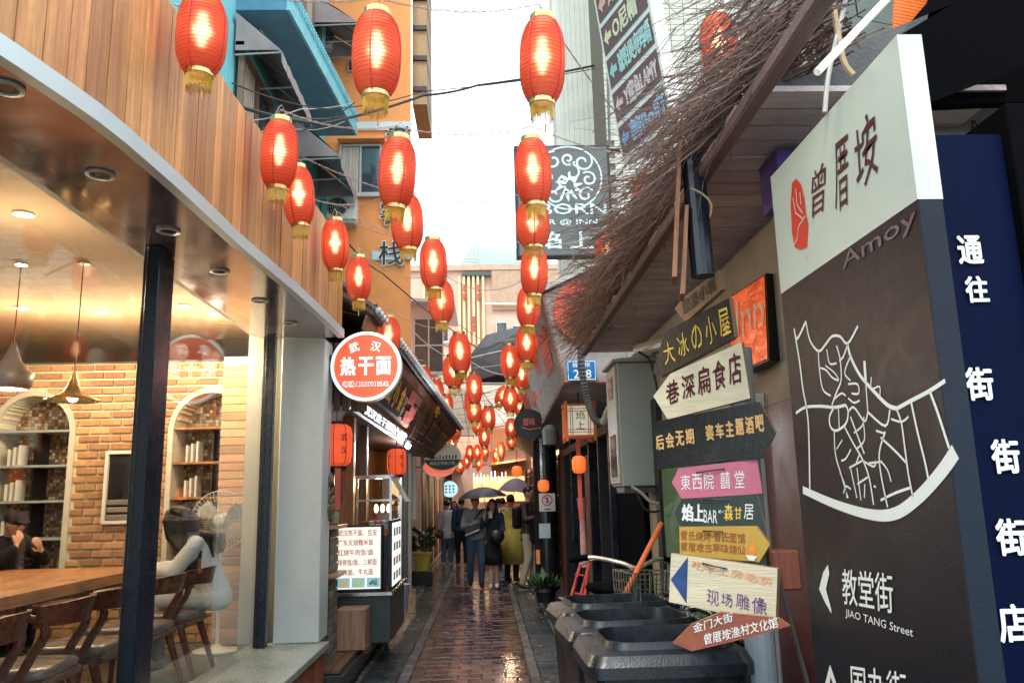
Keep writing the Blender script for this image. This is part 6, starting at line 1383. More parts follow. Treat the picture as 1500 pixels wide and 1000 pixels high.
# navy sign behind it
yv = 2.12; a, b_ = at(1335, 197, Y=yv), at(1468, 197, Y=yv); nv = thing('navy_street_board', ((a.x+b_.x)/2, yv, 0), 'navy blue vertical street board with white characters behind the map sign', 'sign')
MB().bbox(a.x, b_.x, yv, yv+.12, .14, a.z, .004).build('board', M_navysign, parent=nv)
for ch, cx_, cy_, sz in (('通', 1420, 366, 46), ('往', 1430, 424, 42), ('街', 1434, 562, 50), ('街', 1472, 668, 50), ('街', 1480, 786, 52), ('店', 1484, 912, 52)):
    p = at(cx_, cy_, Y=yv-.004); h = sz*yv/F; k = MB(); text_into(k, ch, p-V(h*.42, 0, h/2), V(h*.85, 0, 0), V(0, 0, h), nrm=NY, off=.002, bold=.05); k.build('lettering', M_ink, parent=nv)
MB().bbox(b_.x+.0015, b_.x+.5, yv-.03, yv+.3, .14, at(1480, 158, Y=yv).z, .004).build('dark_side_panel', M_blackm, parent=nv)
# purple box behind the top left of the map sign
P0 = at(1141, 245, Y=2.75); tag(MB().bbox(P0.x-.02, P0.x+.14, 2.72, 2.9, P0.z-.14, P0.z+.06, .004).build('purple_sign_box', mat('purple_box', (.07, .035, .2), rough=.4)), 'purple sign box peeping out behind the white head of the map sign', 'sign box')
# black awning top right
P = [at(*p, Y=2.35) for p in [(1366, -5), (1316, 54), (1330, 156), (1460, 150), (1700, 150), (1700, -400), (1500, -400)]]
aw = thing('black_awning', (1.9, 2.35, 2.6), 'black awning filling the upper right corner above the map sign', 'awning')
MB().prism(P, (0, .04, 0)).build('cloth', M_blackm, parent=aw)
MB().prism([P[1]+V(0, -.01, 0), P[2]+V(0, -.01, 0), P[2]+V(1.5, -1.2, .25), P[1]+V(1.5, -1.2, .55)], (0, 0, -.02)).build('underside', M_blackm, parent=aw)
tag(MB().prism([at(*p, Y=2.6) for p in [(1330, 205), (1330, 150), (1470, 150), (1470, 205)]], (0, .03, 0)).build('pale_wall_sign', M_wallr), 'pale wall sign with black marks above the navy board', 'sign')
o = bpy.data.objects['pale_wall_sign']
for s_, q in (('f', (1440, 192)), ('n', (1424, 194))): p = at(*q, Y=2.59); k = MB(); text_into(k, s_, p, V(.02, 0, 0), V(0, 0, .045), nrm=NY, off=.003, bold=.03); k.build('lettering', M_black, parent=o)
P = [at(*p, Y=2.5) for p in [(1312, -10), (1345, -12), (1362, 0), (1318, 52), (1308, 50)]]
oc = thing('orange_corrugated_sheet', P[4], 'orange corrugated sheet at the very top right beside the black awning', 'sheet')
for k_ in range(12):
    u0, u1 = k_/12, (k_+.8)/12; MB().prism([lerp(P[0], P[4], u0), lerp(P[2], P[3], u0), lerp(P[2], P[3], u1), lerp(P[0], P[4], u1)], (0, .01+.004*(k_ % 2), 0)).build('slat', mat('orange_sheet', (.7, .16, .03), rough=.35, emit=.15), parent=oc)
tag(MB().prism([at(*p, Y=2.8) for p in [(1225, -10), (1320, -10), (1320, 60), (1225, 175)]], (0, .03, 0)).build('grey_green_panel', mat('grey_green_paint', (.13, .16, .14), rough=.6)), 'grey-green panel behind the crossed light tube', 'panel')
lt = thing('led_tube', at(1250, 60, Y=2.0), 'clear tube of bright white lamps crossing the dark post at top right', 'light tube')
A, B2 = at(1197, 106, Y=1.95), at(1310, -12, Y=2.05); MB().tube([A, B2], .011, 10).build('tube', mat('milky_plastic', (.8, .76, .66), rough=.3, emit=.25), parent=lt)
for k_ in range(9): MB().ell(lerp(A, B2, .05+k_*.05)+V(0, -.008, 0), .009, .007, .009, 8, 6).build('lamp_dot', flat('led_glow', (1, .96, .88), emit=2.2), parent=lt)
tag(MB().tube([at(1196, -20, Y=2.7), at(1206, 40, Y=2.7), at(1222, 160, Y=2.7)], [.045, .04, .035], 10).build('rough_post', mat('dark_bark', (.07, .05, .045), rough=.8, bump=1, bscale=30, var=.5)), 'rough dark wooden post at top right wrapped with cables', 'post')
for k_, (pp, r_, m__, lab) in enumerate((([(1240, -10), (1232, 30), (1222, 70), (1212, 120), (1208, 165)], .007, M_pvc, 'pale cable down the rough dark post'), ([(1218, -10), (1226, 40), (1236, 90), (1250, 110)], .009, mat('tan_cable', (.5, .36, .22)), 'tan cable curling off the rough dark post'))):
    tag(MB().tube(smooth_path([at(*p, Y=2.1) for p in pp], 6), r_, 6).build('cable', m__), lab, 'cable')

# ------------------------------------------------------------------ twigs along the eave
def twigs(name, n, seed, ya, yb_, lab, par=None, x0=.86, z0=2.92, L=(.3, .7)):
    rg = random.Random(seed); m_ = MB()
    for i in range(n):
        y = rg.uniform(ya, yb_); dens = rg.random(); p = V(x0+.06+rg.uniform(-.05, .25), y, z0+rg.uniform(-.04, .46)*(.15+.85*rg.random()**1.3))
        d_ = V(rg.gauss(-.40, .2), rg.gauss(.72, .22), rg.gauss(-.08, .2)).normalized(); l = rg.uniform(*L)*(.6+.5*rg.random()); k_ = 4; pts = [p]; rr2 = rg.uniform(.0018, .0048)*(.7+.1*y)
        for j in range(k_): d_ = (d_+V(rg.gauss(0, .14), rg.gauss(0, .14), rg.gauss(-.05, .14))).normalized(); pts.append(pts[-1]+d_*l/k_)
        if any(q.x > .83 and q.z < 2.87 for q in pts) or pts[-1].z < 2.55: continue
        m_.tube(pts, [rr2*(1-.17*j) for j in range(k_+1)], 3, cap=False)
        if rg.random() < .45:
            j = rg.randint(1, 3); dd = (d_+V(rg.gauss(0, .4), rg.gauss(0, .3), rg.gauss(0, .4))).normalized(); m_.tube([pts[j], pts[j]+dd*l*.16, pts[j]+dd*l*.3+V(0, 0, rg.gauss(0, .02))], [rr2*.6, rr2*.5, rr2*.3], 3, cap=False)
    o = m_.build(name, M_twig); return tag(o, lab, 'twigs', None, 'stuff')
twigs('brushwood_twigs', 4300, 21, 2.0, 6.6, 'dense brown brushwood twigs sticking out over the plank eave')

# ------------------------------------------------------------------ wheelie bins
def rr3(cx, cy, z, wx, wy, r, n=5): return rrect(cx, cy, z, wx, wy, r, n)
def make_bin():
    t = thing('wheelie_bin', V(0, 0, 0), 'x', 'bin', 'dark wheelie bins in a row')
    # long side along x, hinge at +x
    MB().loft([rr3(0, 0, z, wx, wy, .05) for z, wx, wy in ((.04, .5, .36), (.06, .54, .40), (.9, .66, .47), (.93, .68, .485), (.99, .68, .485))]).build('body', M_bin, parent=t, smooth=True, sharp=40)
    rb = MB()
    for x in (-.2, -.07, .07, .2): rb.prism([V(x-.012, -.205, .1), V(x+.012, -.205, .1), V(x+.012, -.244, .9), V(x-.012, -.244, .9)], (0, -.006, 0))
    rb.build('rib', M_bin, parent=t)
    L = MB().loft([rr3(-.01, 0, .992, .70, .50, .06), rr3(-.01, 0, .96, .735, .53, .07), rr3(-.01, 0, 1.0, .735, .53, .07), rr3(-.01, 0, 1.035, .69, .49, .07), rr3(.01, 0, 1.045, .6, .40, .1), rr3(.01, 0, 1.07, .585, .385, .11), rr3(.01, 0, 1.07, .56, .36, .1), rr3(.01, 0, .80, .5, .3, .09)]); lid = L.build('lid', M_bin, parent=t, smooth=True, sharp=28)
    h = MB().tube([V(.34, -.2, .99), V(.40, -.2, 1.05), V(.43, -.1, 1.07), V(.43, .1, 1.07), V(.40, .2, 1.05), V(.34, .2, .99)], .016, 8)
    for y in (-.1, -.03, .04, .11): h.tube([V(.36, y, .99), V(.385, y, 1.035), V(.345, y, 1.05)], .02, 8)
    h.build('hinge_handle', M_bin, parent=t, smooth=True)
    for y in (-.2, .2): MB().lathe([(.1, -.025), (.1, .025)], c=(.27, y, .1), n=20, axis='y').build('wheel', M_blackm, parent=t)
    return t
BN = make_bin()
for k_, (x, y, rz, lab) in enumerate(((.745, 3.25, .02, 'nearest dark wheelie bin, behind the rust brown arrow sign'), (.72, 3.78, .06, 'middle dark wheelie bin of the row of three'), (.73, 4.36, .1, 'farthest dark wheelie bin, next to the bicycle'))):
    o = BN if k_ == 0 else copy_tree(BN); o.location = (x-.085, y, .005); o.rotation_euler = (0, 0, rz); o.scale = (.83, 1, 1); o['label'] = lab
tag(MB().prism([V(.98, 4.2, 1.09), V(1.12, 4.16, 1.09), V(1.12, 4.19, 1.2), V(.98, 4.23, 1.2)], (0, .004, 0)).build('white_card', M_white), 'small white card propped behind the bins', 'card')

# ------------------------------------------------------------------ bicycle
def bike():
    t = thing('bicycle', V(0, 0, 0), 'old bicycle with a black wire front basket parked behind the wheelie bins', 'bicycle')
    # rides towards -y
    for y in (-.52, .52):
        w_ = MB(); n = 30
        w_.loft([[V(.02*math.cos(b_)*1, y+(.31+.018*math.sin(b_))*math.cos(2*math.pi*i/n), .33+(.31+.018*math.sin(b_))*math.sin(2*math.pi*i/n)) for b_ in [2*math.pi*j/8 for j in range(8)]] for i in range(n+1)], cap=False)
        W0 = w_.build('wheel', M_blackm, parent=t, smooth=True)
        r_ = MB(); r_.lathe([(.29, -.012), (.295, -.008), (.295, .008), (.29, .012)], c=(0, y, .33), n=30, axis='x', caps=False); r_.build('rim', M_steel, parent=W0)
        s_ = MB()
        for i in range(18): a = 2*math.pi*i/18; s_.tube([V(.02*(1 if i % 2 else -1), y, .33), V(0, y+.29*math.cos(a), .33+.29*math.sin(a))], .0015, 3)
        s_.tube([V(-.04, y, .33), V(.04, y, .33)], .02, 8); s_.build('spokes', M_steel, parent=W0)
        m_ = MB(); pts = [V(0, y+.35*math.cos(a), .33+.35*math.sin(a)) for a in [R(20+i*14) for i in range(11)]]; m_.add([p+V(q, 0, 0) for p in pts for q in (-.028, .028)], [(2*i, 2*i+1, 2*i+3, 2*i+2) for i in range(10)]); m_.build('mudguard', M_steel, parent=t)
    f = MB(); hd0, hd1, bb, st, rw = V(0, -.36, .62), V(0, -.32, .86), V(0, .06, .3), V(0, .2, .74), V(0, .52, .33)
    f.tube([hd0, hd1], .02, 8); f.tube([hd0, bb], .018, 8); f.tube([hd1-V(0, 0, .05), V(0, .16, .55)], .016, 8); f.tube([bb, st], .016, 8)
    for x in (-.04, .04): f.tube([bb+V(x*.6, 0, 0), rw+V(x, 0, 0)], .01, 6); f.tube([st+V(0, 0, -.1), rw+V(x, 0, 0)], .01, 6); f.tube([hd0+V(x*.8, 0, 0), V(x, -.52, .33)], .012, 6)
    f.build('frame', mat('faded_bike_paint', (.12, .13, .15), rough=.35, metal=.3), parent=t)
    MB().tube(smooth_path([V(-.31, -.16, .985), V(-.2, -.2, 1.0), V(-.08, -.3, .98), V(0, -.33, .955), V(.08, -.3, .98), V(.2, -.2, 1.0), V(.31, -.16, .985)], 5), .012, 8).build('handlebar', mat('cream_chrome', (.62, .52, .42), rough=.25, metal=.6), parent=t)
    MB().tube([hd1, V(0, -.33, .96)], .013, 8).build('stem', M_steel, parent=t)
    for x in (-1, 1): MB().tube([V(x*.23, -.19, 1.0), V(x*.33, -.15, .982)], .018, 8).build('grip', M_blackm, parent=t); MB().tube([V(x*.2, -.22, .99), V(x*.3, -.23, .96)], .005, 5).build('brake_lever', M_steel, parent=t)
    b_ = MB(); X, Y0, Y1, Z0, Z1 = .17, -.68, -.40, .70, .95
    for i in range(12):
        x = -X+2*X*i/11; b_.tube([V(x*.85, Y0+.03, Z0), V(x, Y0, Z1)], .0035, 4); b_.tube([V(x*.85, Y1-.02, Z0), V(x, Y1, Z1)], .0035, 4); b_.tube([V(x*.85, Y0+.03, Z0), V(x*.85, Y1-.02, Z0)], .003, 4)
    for i in range(9):
        y = Y0+(Y1-Y0)*i/8
        for s_ in (-1, 1): b_.tube([V(s_*X*.85, y, Z0), V(s_*X, y, Z1)], .0035, 4)
    for j in range(6):
        u = j/5; z = Z0+(Z1-Z0)*u; xx = X*(.85+.15*u); ya, yb_ = Y0+.03*(1-u), Y1-.02*(1-u); rr4 = .006 if j == 5 else .0032
        b_.tube([V(-xx, ya, z), V(xx, ya, z), V(xx, yb_, z), V(-xx, yb_, z), V(-xx, ya, z)], rr4, 4)
    b_.build('basket', M_steel, parent=t)
    MB().ell((0, .2, .8), .085, .13, .035, 14, 8).ell((0, .1, .8), .04, .12, .028, 12, 8).build('saddle', M_blackm, parent=t, smooth=True)
    MB().tube([st, V(0, .2, .79)], .012, 8).build('seat_post', M_steel, parent=t)
    c = MB().tube([bb-V(.06, 0, 0), bb+V(.06, 0, 0)], .018, 8); c.tube([bb+V(.06, 0, 0), bb+V(.07, -.1, -.12)], .01, 6); c.tube([bb-V(.06, 0, 0), bb+V(-.07, .1, .12)], .01, 6); c.box(.07, .16, -.1, 0, .165, .185); c.box(-.16, -.07, .11, .2, .41, .43); c.build('pedals', M_blackm, parent=t)
    r_ = MB()
    for x in (-.06, 0, .06): r_.tube([V(x, .3, .68), V(x, .78, .68)], .006, 5)
    r_.tube([V(-.06, .78, .68), V(.06, .78, .68)], .006, 5); r_.build('carrier', M_steel, parent=t)
    return t
bk_ = bike(); bk_.scale = (1.08, 1.08, 1.08); bk_.location = (.74, 5.25, .145); bk_.rotation_euler = (0, .06, R(14))
# mop, orange stick, red trestle, greens
a, b_ = at(914, 872, Y=4.72), at(969, 766, Y=5.0); tag(MB().tube([V(a.x-.12, 4.68, .75), a, b_], .016, 8).build('broom_handle', mat('orange_wooden_handle', (.75, .16, .04), rough=.35, var=.12)), 'orange broom handle leaning up behind the bins against the green door', 'broom handle')
rt = thing('red_trestle', at(850, 885, Z=.15), 'small folded red painted trestle beyond the bins', 'trestle')
pr_ = mat('worn_red_paint', (.6, .08, .05), rough=.5, var=.25, dirt=.4)
for (p0_, p1_) in (((833, 886), (852, 820)), ((846, 888), (864, 822)), ((856, 884), (862, 822))): MB().tube([at(*p0_, Y=8.2), at(*p1_, Y=8.3)], .014, 4).build('leg', pr_, parent=rt)
for u in (840, 868): MB().tube([at(842, u, Y=8.22), at(855, u+2, Y=8.22)], .01, 4).build('rung', pr_, parent=rt)
tag(MB().lathe([(.03, 0), (.035, .2), (.03, .5), (.045, .62), (.05, .7)], c=at(856, 830, Y=8.6), n=12).build('wrapped_pole', mat('pink_cloth_wrap', (.55, .28, .26), var=.4, scale=20)), 'pole wrapped in pinkish cloth behind the red trestle', 'pole')
mp = at(846, 985, Z=.1); mo = thing('mop', (.72, 5.2, .02), 'orange handled mop with a pink and purple head beside the nearest bin', 'mop')
mc_ = at(842, 985, Y=4.9); m_ = MB(); rg = random.Random(9)
for i in range(90):
    a = rg.uniform(0, 6.28); q = rg.uniform(.01, .1); p = V(.545+rg.gauss(0, .01), 4.95, .16); m_.tube([p, p+V(q*math.cos(a)*.7, q*math.sin(a), -.06), p+V(q*math.cos(a), q*math.sin(a), -.13)], .006, 4)
m_.build('mop_head', mat('pink_purple_yarn', (.4, .18, .26), var=.5, scale=40, col2=(.6, .45, .5)), parent=mo); MB().tube([V(.545, 4.95, .15), V(.585, 4.9, .3)], .017, 8).build('handle', MATS['orange_wooden_handle'], parent=mo)
cb = thing('leafy_greens', (.55, 5.6, .02), 'pale bundle of leafy greens on the pavement left of the bins', 'vegetables')
m_ = MB(); 
for i in range(9): a = rg.uniform(-.6, .6); m_.tube([V(.55, 5.6, .03), V(.55+.05*math.sin(a), 5.6, .15), V(.56+.1*math.sin(a), 5.6, .24)], [.022, .018, .008], 6)
m_.build('stalks', mat('pale_stalk', (.6, .6, .42)), parent=cb); leaves(26, V(.54, 5.6, .2), .07, .1, .16, 2, mat('fresh_leaf', (.08, .28, .05)), cb)

# ------------------------------------------------------------------ table, chairs and table things
tb_ = thing('long_table', (-3.45, 4.3, .35), 'long light wood restaurant table running beside the window', 'table')
for k_ in range(5): x = -4.1+k_*.25; MB().bbox(x, x+.248, 1.3, 7.25, 1.02, 1.10, .003).build('plank', M_tablewood, parent=tb_)
MB().box(-4.0, -2.95, 1.4, 7.15, .94, 1.018).build('apron', M_chairwood, parent=tb_)
for x in (-4.0, -3.0):
    for y in (1.5, 4.3, 7.1): MB().bbox(x, x+.07, y-.07, y, .352, .938).build('leg', M_black, parent=tb_)
def make_chair():
    t = thing('dining_chair', V(0, 0, 0), 'x', 'chair', 'dark wooden chairs along the window side of the table')
    # back towards +x, sitter faces -x ; origin on the floor
    MB().loft([rrect(-.02, 0, z, .44*q, .45*q, .06) for z, q in ((.425, .97), (.44, 1), (.465, 1), (.478, .93), (.482, .8))]).build('seat', mat('brown_leather', (.17, .12, .1), rough=.3, var=.12, bump=.1), parent=t, smooth=True, sharp=60)
    MB().bbox(-.24, .2, -.225, .225, .385, .424, .006).build('seat_frame', M_chairwood, parent=t)
    for sy in (-1, 1):
        MB().tube([V(-.22, sy*.2, .40), V(-.25, sy*.23, .0)], [.026, .016], 8).build('leg', M_chairwood, parent=t)
        MB().tube([V(.14, sy*.2, .40), V(.27, sy*.23, .0)], [.028, .016], 8).build('leg', M_chairwood, parent=t)
        MB().tube(smooth_path([V(.05, sy*.22, .36), V(.13, sy*.235, .52), V(.2, sy*.235, .66), V(.12, sy*.27, .73), V(-.1, sy*.275, .715)], 4), [.024]*9+[.02]*8, 8).build('arm', M_chairwood, parent=t)
    b_ = MB(); n = 12; rings = []
    for i in range(n+1):
        u = -1+2*i/n; x = .27-.1*u*u; y = u*.29; h = .062-.012*abs(u); z = .735
        rings.append([V(x-.012, y, z-h), V(x+.012, y, z-h), V(x+.016+.02, y, z+h), V(x-.008+.02, y, z+h)])
    b_.loft(rings).build('back_rail', M_chairwood, parent=t)
    return t
CH = make_chair()
CL = ['nearest', 'second nearest', 'third', 'fourth, half hidden by the mullion,', 'fifth', 'last, under the seated woman,']
for k_ in range(6):
    o = CH if k_ == 0 else copy_tree(CH); o.location = (-2.38, 3.12+k_*.655, .352); o.rotation_euler = (0, 0, (.05, -.04, .06, 0, -.05, .02)[k_]); o['label'] = 'dark wooden chair with curved back rail, %s along the window' % CL[k_].replace(',', '') if k_ in (0, 1, 2, 4) else ['', '', '', 'dark wooden chair half hidden behind the dark mullion', '', 'dark wooden chair under the seated woman in white'][k_]
for k_ in range(3):
    o = copy_tree(CH); o.location = (-4.35, 4.0+k_*1.1, .352); o.rotation_euler = (0, 0, math.pi); o['label'] = 'dark wooden chair on the wall side of the table, ' + ('nearest', 'middle', 'farthest')[k_]; o['group'] = 'dark wooden chairs on the wall side of the table'
p = at(80, 820, Z=1.1); y_ = p.y
M_frost = mat('frosted_bag', (.62, .5, .36), rough=.35, var=.15, bump=.4, bscale=15)
tag(MB().loft([rrect(p.x, y_, 1.101, .2, .1, .04), rrect(p.x, y_, 1.2, .22, .11, .04), rrect(p.x+.01, y_, 1.36, .25, .05, .02), rrect(p.x+.01, y_, 1.44, .26, .012, .005)]).build('paper_bag', M_frost, smooth=True), 'frosted stand-up bag on the table beside the boy', 'bag')
p = at(33, 815, Z=1.1); tag(MB().lathe([(.05, 0), (.07, .03), (.065, .08), (.025, .14), (.022, .19), (.04, .23)], c=(p.x, p.y, 1.101), n=20).build('vase', mat('pinkish_glass', (.5, .3, .22), rough=.2), smooth=True), 'small pinkish vase on the table in front of the boy', 'vase')
p = at(58, 815, Z=1.1); tag(MB().lathe([(.035, 0), (.038, .02), (.038, .13), (.015, .19), (.015, .22)], c=(p.x, p.y, 1.101), n=16).build('sauce_bottle', mat('dark_bottle', (.03, .02, .015), rough=.15), smooth=True), 'dark sauce bottle beside the frosted bag', 'bottle')
for k_, (px, py) in enumerate(((24, 818), (45, 826))):
    p = at(px, py, Z=1.1); tag(MB().lathe([(.05, 0), (.05, .01), (.012, .015), (.012, .04), (.1, .05), (.105, .06)], c=(p.x, p.y-.1, 1.101), n=24).build('cake_stand', mat('dark_plate', (.06, .05, .05), rough=.2)), ['small dark footed plate left of the vase', 'small dark footed plate nearest on the table'][k_], 'plate')
# standing fan
fx, fy = at(326, 760, Y=7.45).x, 7.45; fz = at(313, 762, Y=7.45).z; fr_ = 41*7.45/F
fn = thing('pedestal_fan', (fx, fy, .35), 'white pedestal fan standing in front of the right arched niche', 'fan')
wp = mat('white_plastic', (.7, .7, .66), rough=.35, var=.04)
MB().lathe([(.2, 0), (.2, .015), (.05, .04), (.03, .06)], c=(fx, fy, .352), n=28).build('base', wp, parent=fn, smooth=True, sharp=40); MB().tube([V(fx, fy, .4), V(fx, fy, fz-.08)], .016, 10).build('pole', wp, parent=fn)
MB().ell((fx, fy+.06, fz), .06, .12, .07, 16, 10).build('motor', wp, parent=fn, smooth=True)
g_ = MB(); c = V(fx, fy-.06, fz)
for i in range(44):
    a = 2*math.pi*i/44; u = V(math.cos(a), 0, math.sin(a)); g_.tube([c+u*.05+V(0, -.03, 0), c+u*fr_*.7+V(0, -.035, 0), c+u*fr_, c+u*fr_*.75+V(0, .07, 0), c+u*.06+V(0, .08, 0)], .0018, 3)
for q, dy in ((.35, -.035), (.7, -.037), (1, 0)): n = 40; g_.tube([c+V(math.cos(2*math.pi*i/n)*fr_*q, dy, math.sin(2*math.pi*i/n)*fr_*q) for i in range(n+1)], .004 if q == 1 else .0022, 5)
g_.build('grille', wp, parent=fn); MB().lathe([(.05, 0), (.05, .012), (.03, .018)], c=c+V(0, -.03, 0), n=20, axis='y').build('hub', wp, parent=fn)
for i in range(3):
    a = i*2.094+.4; u, v_ = V(math.cos(a), 0, math.sin(a)), V(-math.sin(a), 0, math.cos(a)); q = [c+u*.04, c+u*.08-v_*.05+V(0, .02, 0), c+u*fr_*.8-v_*.07+V(0, .03, 0), c+u*fr_*.86+v_*.03, c+u*fr_*.7+v_*.09+V(0, -.02, 0), c+u*.07+v_*.03]
    MB().prism(q, (0, .004, 0)).build('blade', mat('clear_blade', (.45, .47, .45), rough=.2), parent=fn)

# ------------------------------------------------------------------ people
def fuse(mb, name, m, parent, voxel=.012, it=5):
    me = mb.mesh('tmp', m); o = bpy.data.objects.new('tmp', me)
    r_ = o.modifiers.new('r', 'REMESH'); r_.mode = 'VOXEL'; r_.voxel_size = voxel; r_.use_smooth_shade = True
    s_ = o.modifiers.new('s', 'SMOOTH'); s_.iterations = it; s_.factor = .5
    e = evaluated(o)
    bpy.data.objects.remove(o); bpy.data.meshes.remove(me); e.name = name
    q = bpy.data.objects.new(name, e); COL.objects.link(q); q.parent = parent
    if not e.materials: e.materials.append(m)
    return q
def cap(mb, pts, rs, n=12):
    """tapered rounded limb; every joint gets a ball so the fused skin stays continuous"""
    pts = [Vector(p) for p in pts]
    for a, b_, ra, rb in zip(pts, pts[1:], rs, rs[1:]): mb.tube([a, b_], [ra, rb], n)
    for p, r in zip(pts, rs): mb.ell(p, r, r, r, n, 8)
def hand(mb, w, d, up):
    """palm and five fingers from wrist w along d; up = back of the hand"""
    d = Vector(d).normalized(); sd = d.cross(Vector(up)).normalized(); up = sd.cross(d)
    for q in (-.022, -.007, .008, .022): cap(mb, [w, w+d*.085+sd*q], [.017, .0125], 8)
    for q, L in ((-.03, .055), (-.01, .072), (.01, .068), (.029, .052)):
        b_ = w+d*.085+sd*q; cap(mb, [b_, b_+d*L*.55-up*L*.2, b_+d*L*.85-up*L*.55], [.0095, .009, .008], 7)
    cap(mb, [w+d*.025-sd*.02, w+d*.055-sd*.052, w+d*.085-sd*.056-up*.015], [.012, .011, .009], 7)
def person(loc, rz, H, lab, J, top, legs, shoes, hair, skirt=None, coat=None, sleeve=1, long_top=.0, slim=1.0, voxel=.012, hairlen=0, cap_=None, seated=False, group=None, loose=0):
    voxel = .017 if loc[1] > 17 else voxel
    s = H/1.7; t = thing('person', V(0, 0, 0), lab, 'person', group)
    D = dict(pel=(0, 0, .92), che=(0, -.01, 1.3), nec=(0, 0, 1.45), hea=(0, -.02, 1.6), shL=(.17, 0, 1.39), shR=(-.17, 0, 1.39), elL=(.215, .01, 1.12), elR=(-.215, .01, 1.12), wrL=(.22, -.05, .87), wrR=(-.22, -.05, .87),
             knL=(.095, -.02, .49), knR=(-.095, -.02, .49), anL=(.1, .02, .08), anR=(-.1, .02, .08), look=(0, -1, 0))
    D.update(J); D = {k: (Vector(v)*s if k != 'look' else Vector(v).normalized()) for k, v in D.items()}
    look = D['look']; hip = [D['pel']+V(q*.085*s, 0, -.03*s) for q in (1, -1)]
    b = MB(); w = slim*s
    def torso(mb, g, zlow=0):
        P = [D['pel'], lerp(D['pel'], D['che'], .5), D['che'], lerp(D['che'], D['nec'], .55)]; Rx = [.155, .135, .16, .13]; Ry = [.11, .1, .112, .085]
        for i in range(3):
            for k in range(4):
                u = k/4; p = lerp(P[i], P[i+1], u); mb.ell(p, (Rx[i]*(1-u)+Rx[i+1]*u)*w+g, (Ry[i]*(1-u)+Ry[i+1]*u)*w+g, .075*s+g, 16, 8)
        mb.ell(P[3], Rx[3]*w+g, Ry[3]*w+g, .06*s+g, 16, 8)
    torso(b, 0); cap(b, [lerp(D['che'], D['nec'], .7), D['nec'], lerp(D['nec'], D['hea'], .6)], [.06*s, .05*s, .05*s])
    up = V(0, 0, 1); side = look.cross(up).normalized(); rot = Matrix((side, -look.cross(side).normalized()*0+look, side.cross(look).normalized())).transposed()
    hc = D['hea']; b.ell(hc, .076*s, .095*s, .105*s, 18, 12, rot); b.ell(hc+look*.03*s-rot.col[2]*.06*s, .05*s, .05*s, .05*s, 14, 9)
    b.ell(hc+look*.097*s-rot.col[2]*.012*s, .013*s, .018*s, .022*s, 8, 6)
    for q in (1, -1): b.ell(hc+side*.078*s*q-rot.col[2]*.005*s, .012*s, .02*s, .03*s, 8, 6)
    for q, a in ((1, 'L'), (-1, 'R')):
        sh, el, wr, kn, an = D['sh'+a], D['el'+a], D['wr'+a], D['kn'+a], D['an'+a]
        cap(b, [lerp(D['che'], sh, .5)+V(0, 0, .03*s), sh, lerp(sh, el, .5), el, wr], [.06*w, .052*w, .045*w, .037*w, .027*w]); hand(b, wr, D.get('hd'+a, (wr-el).normalized()), D.get('up'+a, V(0, -1, 0) if abs((wr-el).normalized().y) < .8 else V(0, 0, 1)))
        hp_ = hip[0 if q > 0 else 1]; cap(b, [hp_, lerp(hp_, kn, .5), kn, lerp(kn, an, .35), an], [.09*w, .075*w, .055*w, .053*w, .036*w])
        fd = D.get('foot', V(0, -1, 0)); cap(b, [an-V(0, 0, .02*s), an+fd*.07*s-V(0, 0, .035*s), an+fd*.14*s-V(0, 0, .05*s)], [.035*s, .03*s, .022*s])
    fuse(b, 'body', M_skin, t, voxel)
    # clothes
    c = MB(); g = .018+loose
    torso(c, g)
    for a in 'LR':
        sh, el, wr = D['sh'+a], D['el'+a], D['wr'+a]; cap(c, [lerp(D['che'], sh, .5)+V(0, 0, .02*s), sh, lerp(sh, el, .5), el], [.075*w, .069*w, .062*w+loose*.6, .054*w+loose])
        if sleeve > .6: cap(c, [el, lerp(el, wr, .5), lerp(el, wr, .9)], [.054*w+loose, .05*w+loose*.8, .043*w])
    if long_top:
        for k in range(5): c.ell(D['pel']-V(0, 0, long_top*k/4), .165*w+g, .118*w+g, .08*s, 16, 8)
    rgp = random.Random(int(H*1000)); 
    for k in range(16):      # folds
        z = rgp.uniform(D['pel'].z, D['che'].z+.05); p = lerp(D['pel'], D['che'], (z-D['pel'].z)/(D['che'].z-D['pel'].z+.001)); an_ = rgp.uniform(0, 6.28); cap(c, [p+V(math.cos(an_)*.15*w, math.sin(an_)*.115*w, 0), p+V(math.cos(an_+.5)*.155*w, math.sin(an_+.5)*.12*w, rgp.uniform(-.09, .09))], [.013, .007], 6)
    fuse(c, 'top', top, t, voxel+.003, 3)
    if legs is not None:
        c = MB(); c.ell(D['pel']-V(0, 0, .02), .155*w+.012, .11*w+.012, .1*s, 16, 8)
        for q, a in ((0, 'L'), (1, 'R')):
            kn, an = D['kn'+a], D['an'+a]; cap(c, [hip[q], lerp(hip[q], kn, .5), kn, lerp(kn, an, .5), lerp(kn, an, .93)], [.1*w, .087*w, .07*w, .064*w, .056*w])
            for k in range(5): p = lerp(kn, an, rgp.uniform(-.3, .95)); c.ell(p, .062*w, .066*w, .014, 10, 6)
        fuse(c, 'trousers', legs, t, voxel+.003, 3)
    if skirt:
        m_, zl, rad = skirt; c = MB(); rings = []
        for z, r in ((D['pel'].z+.12*s, .135), (D['pel'].z-.02, .165), (lerp(D['pel'], V(0, 0, zl), .5).z, rad*.93), (zl, rad)):
            rings.append([V(D['pel'].x+math.cos(2*math.pi*i/30)*r*w*(1+.05*math.sin(i*2.1+z*3)), D['pel'].y+math.sin(2*math.pi*i/30)*r*.78*w*(1+.06*math.sin(i*1.7)), z) for i in range(30)])
        c.loft(rings); c.build('skirt', m_, parent=t, smooth=True)
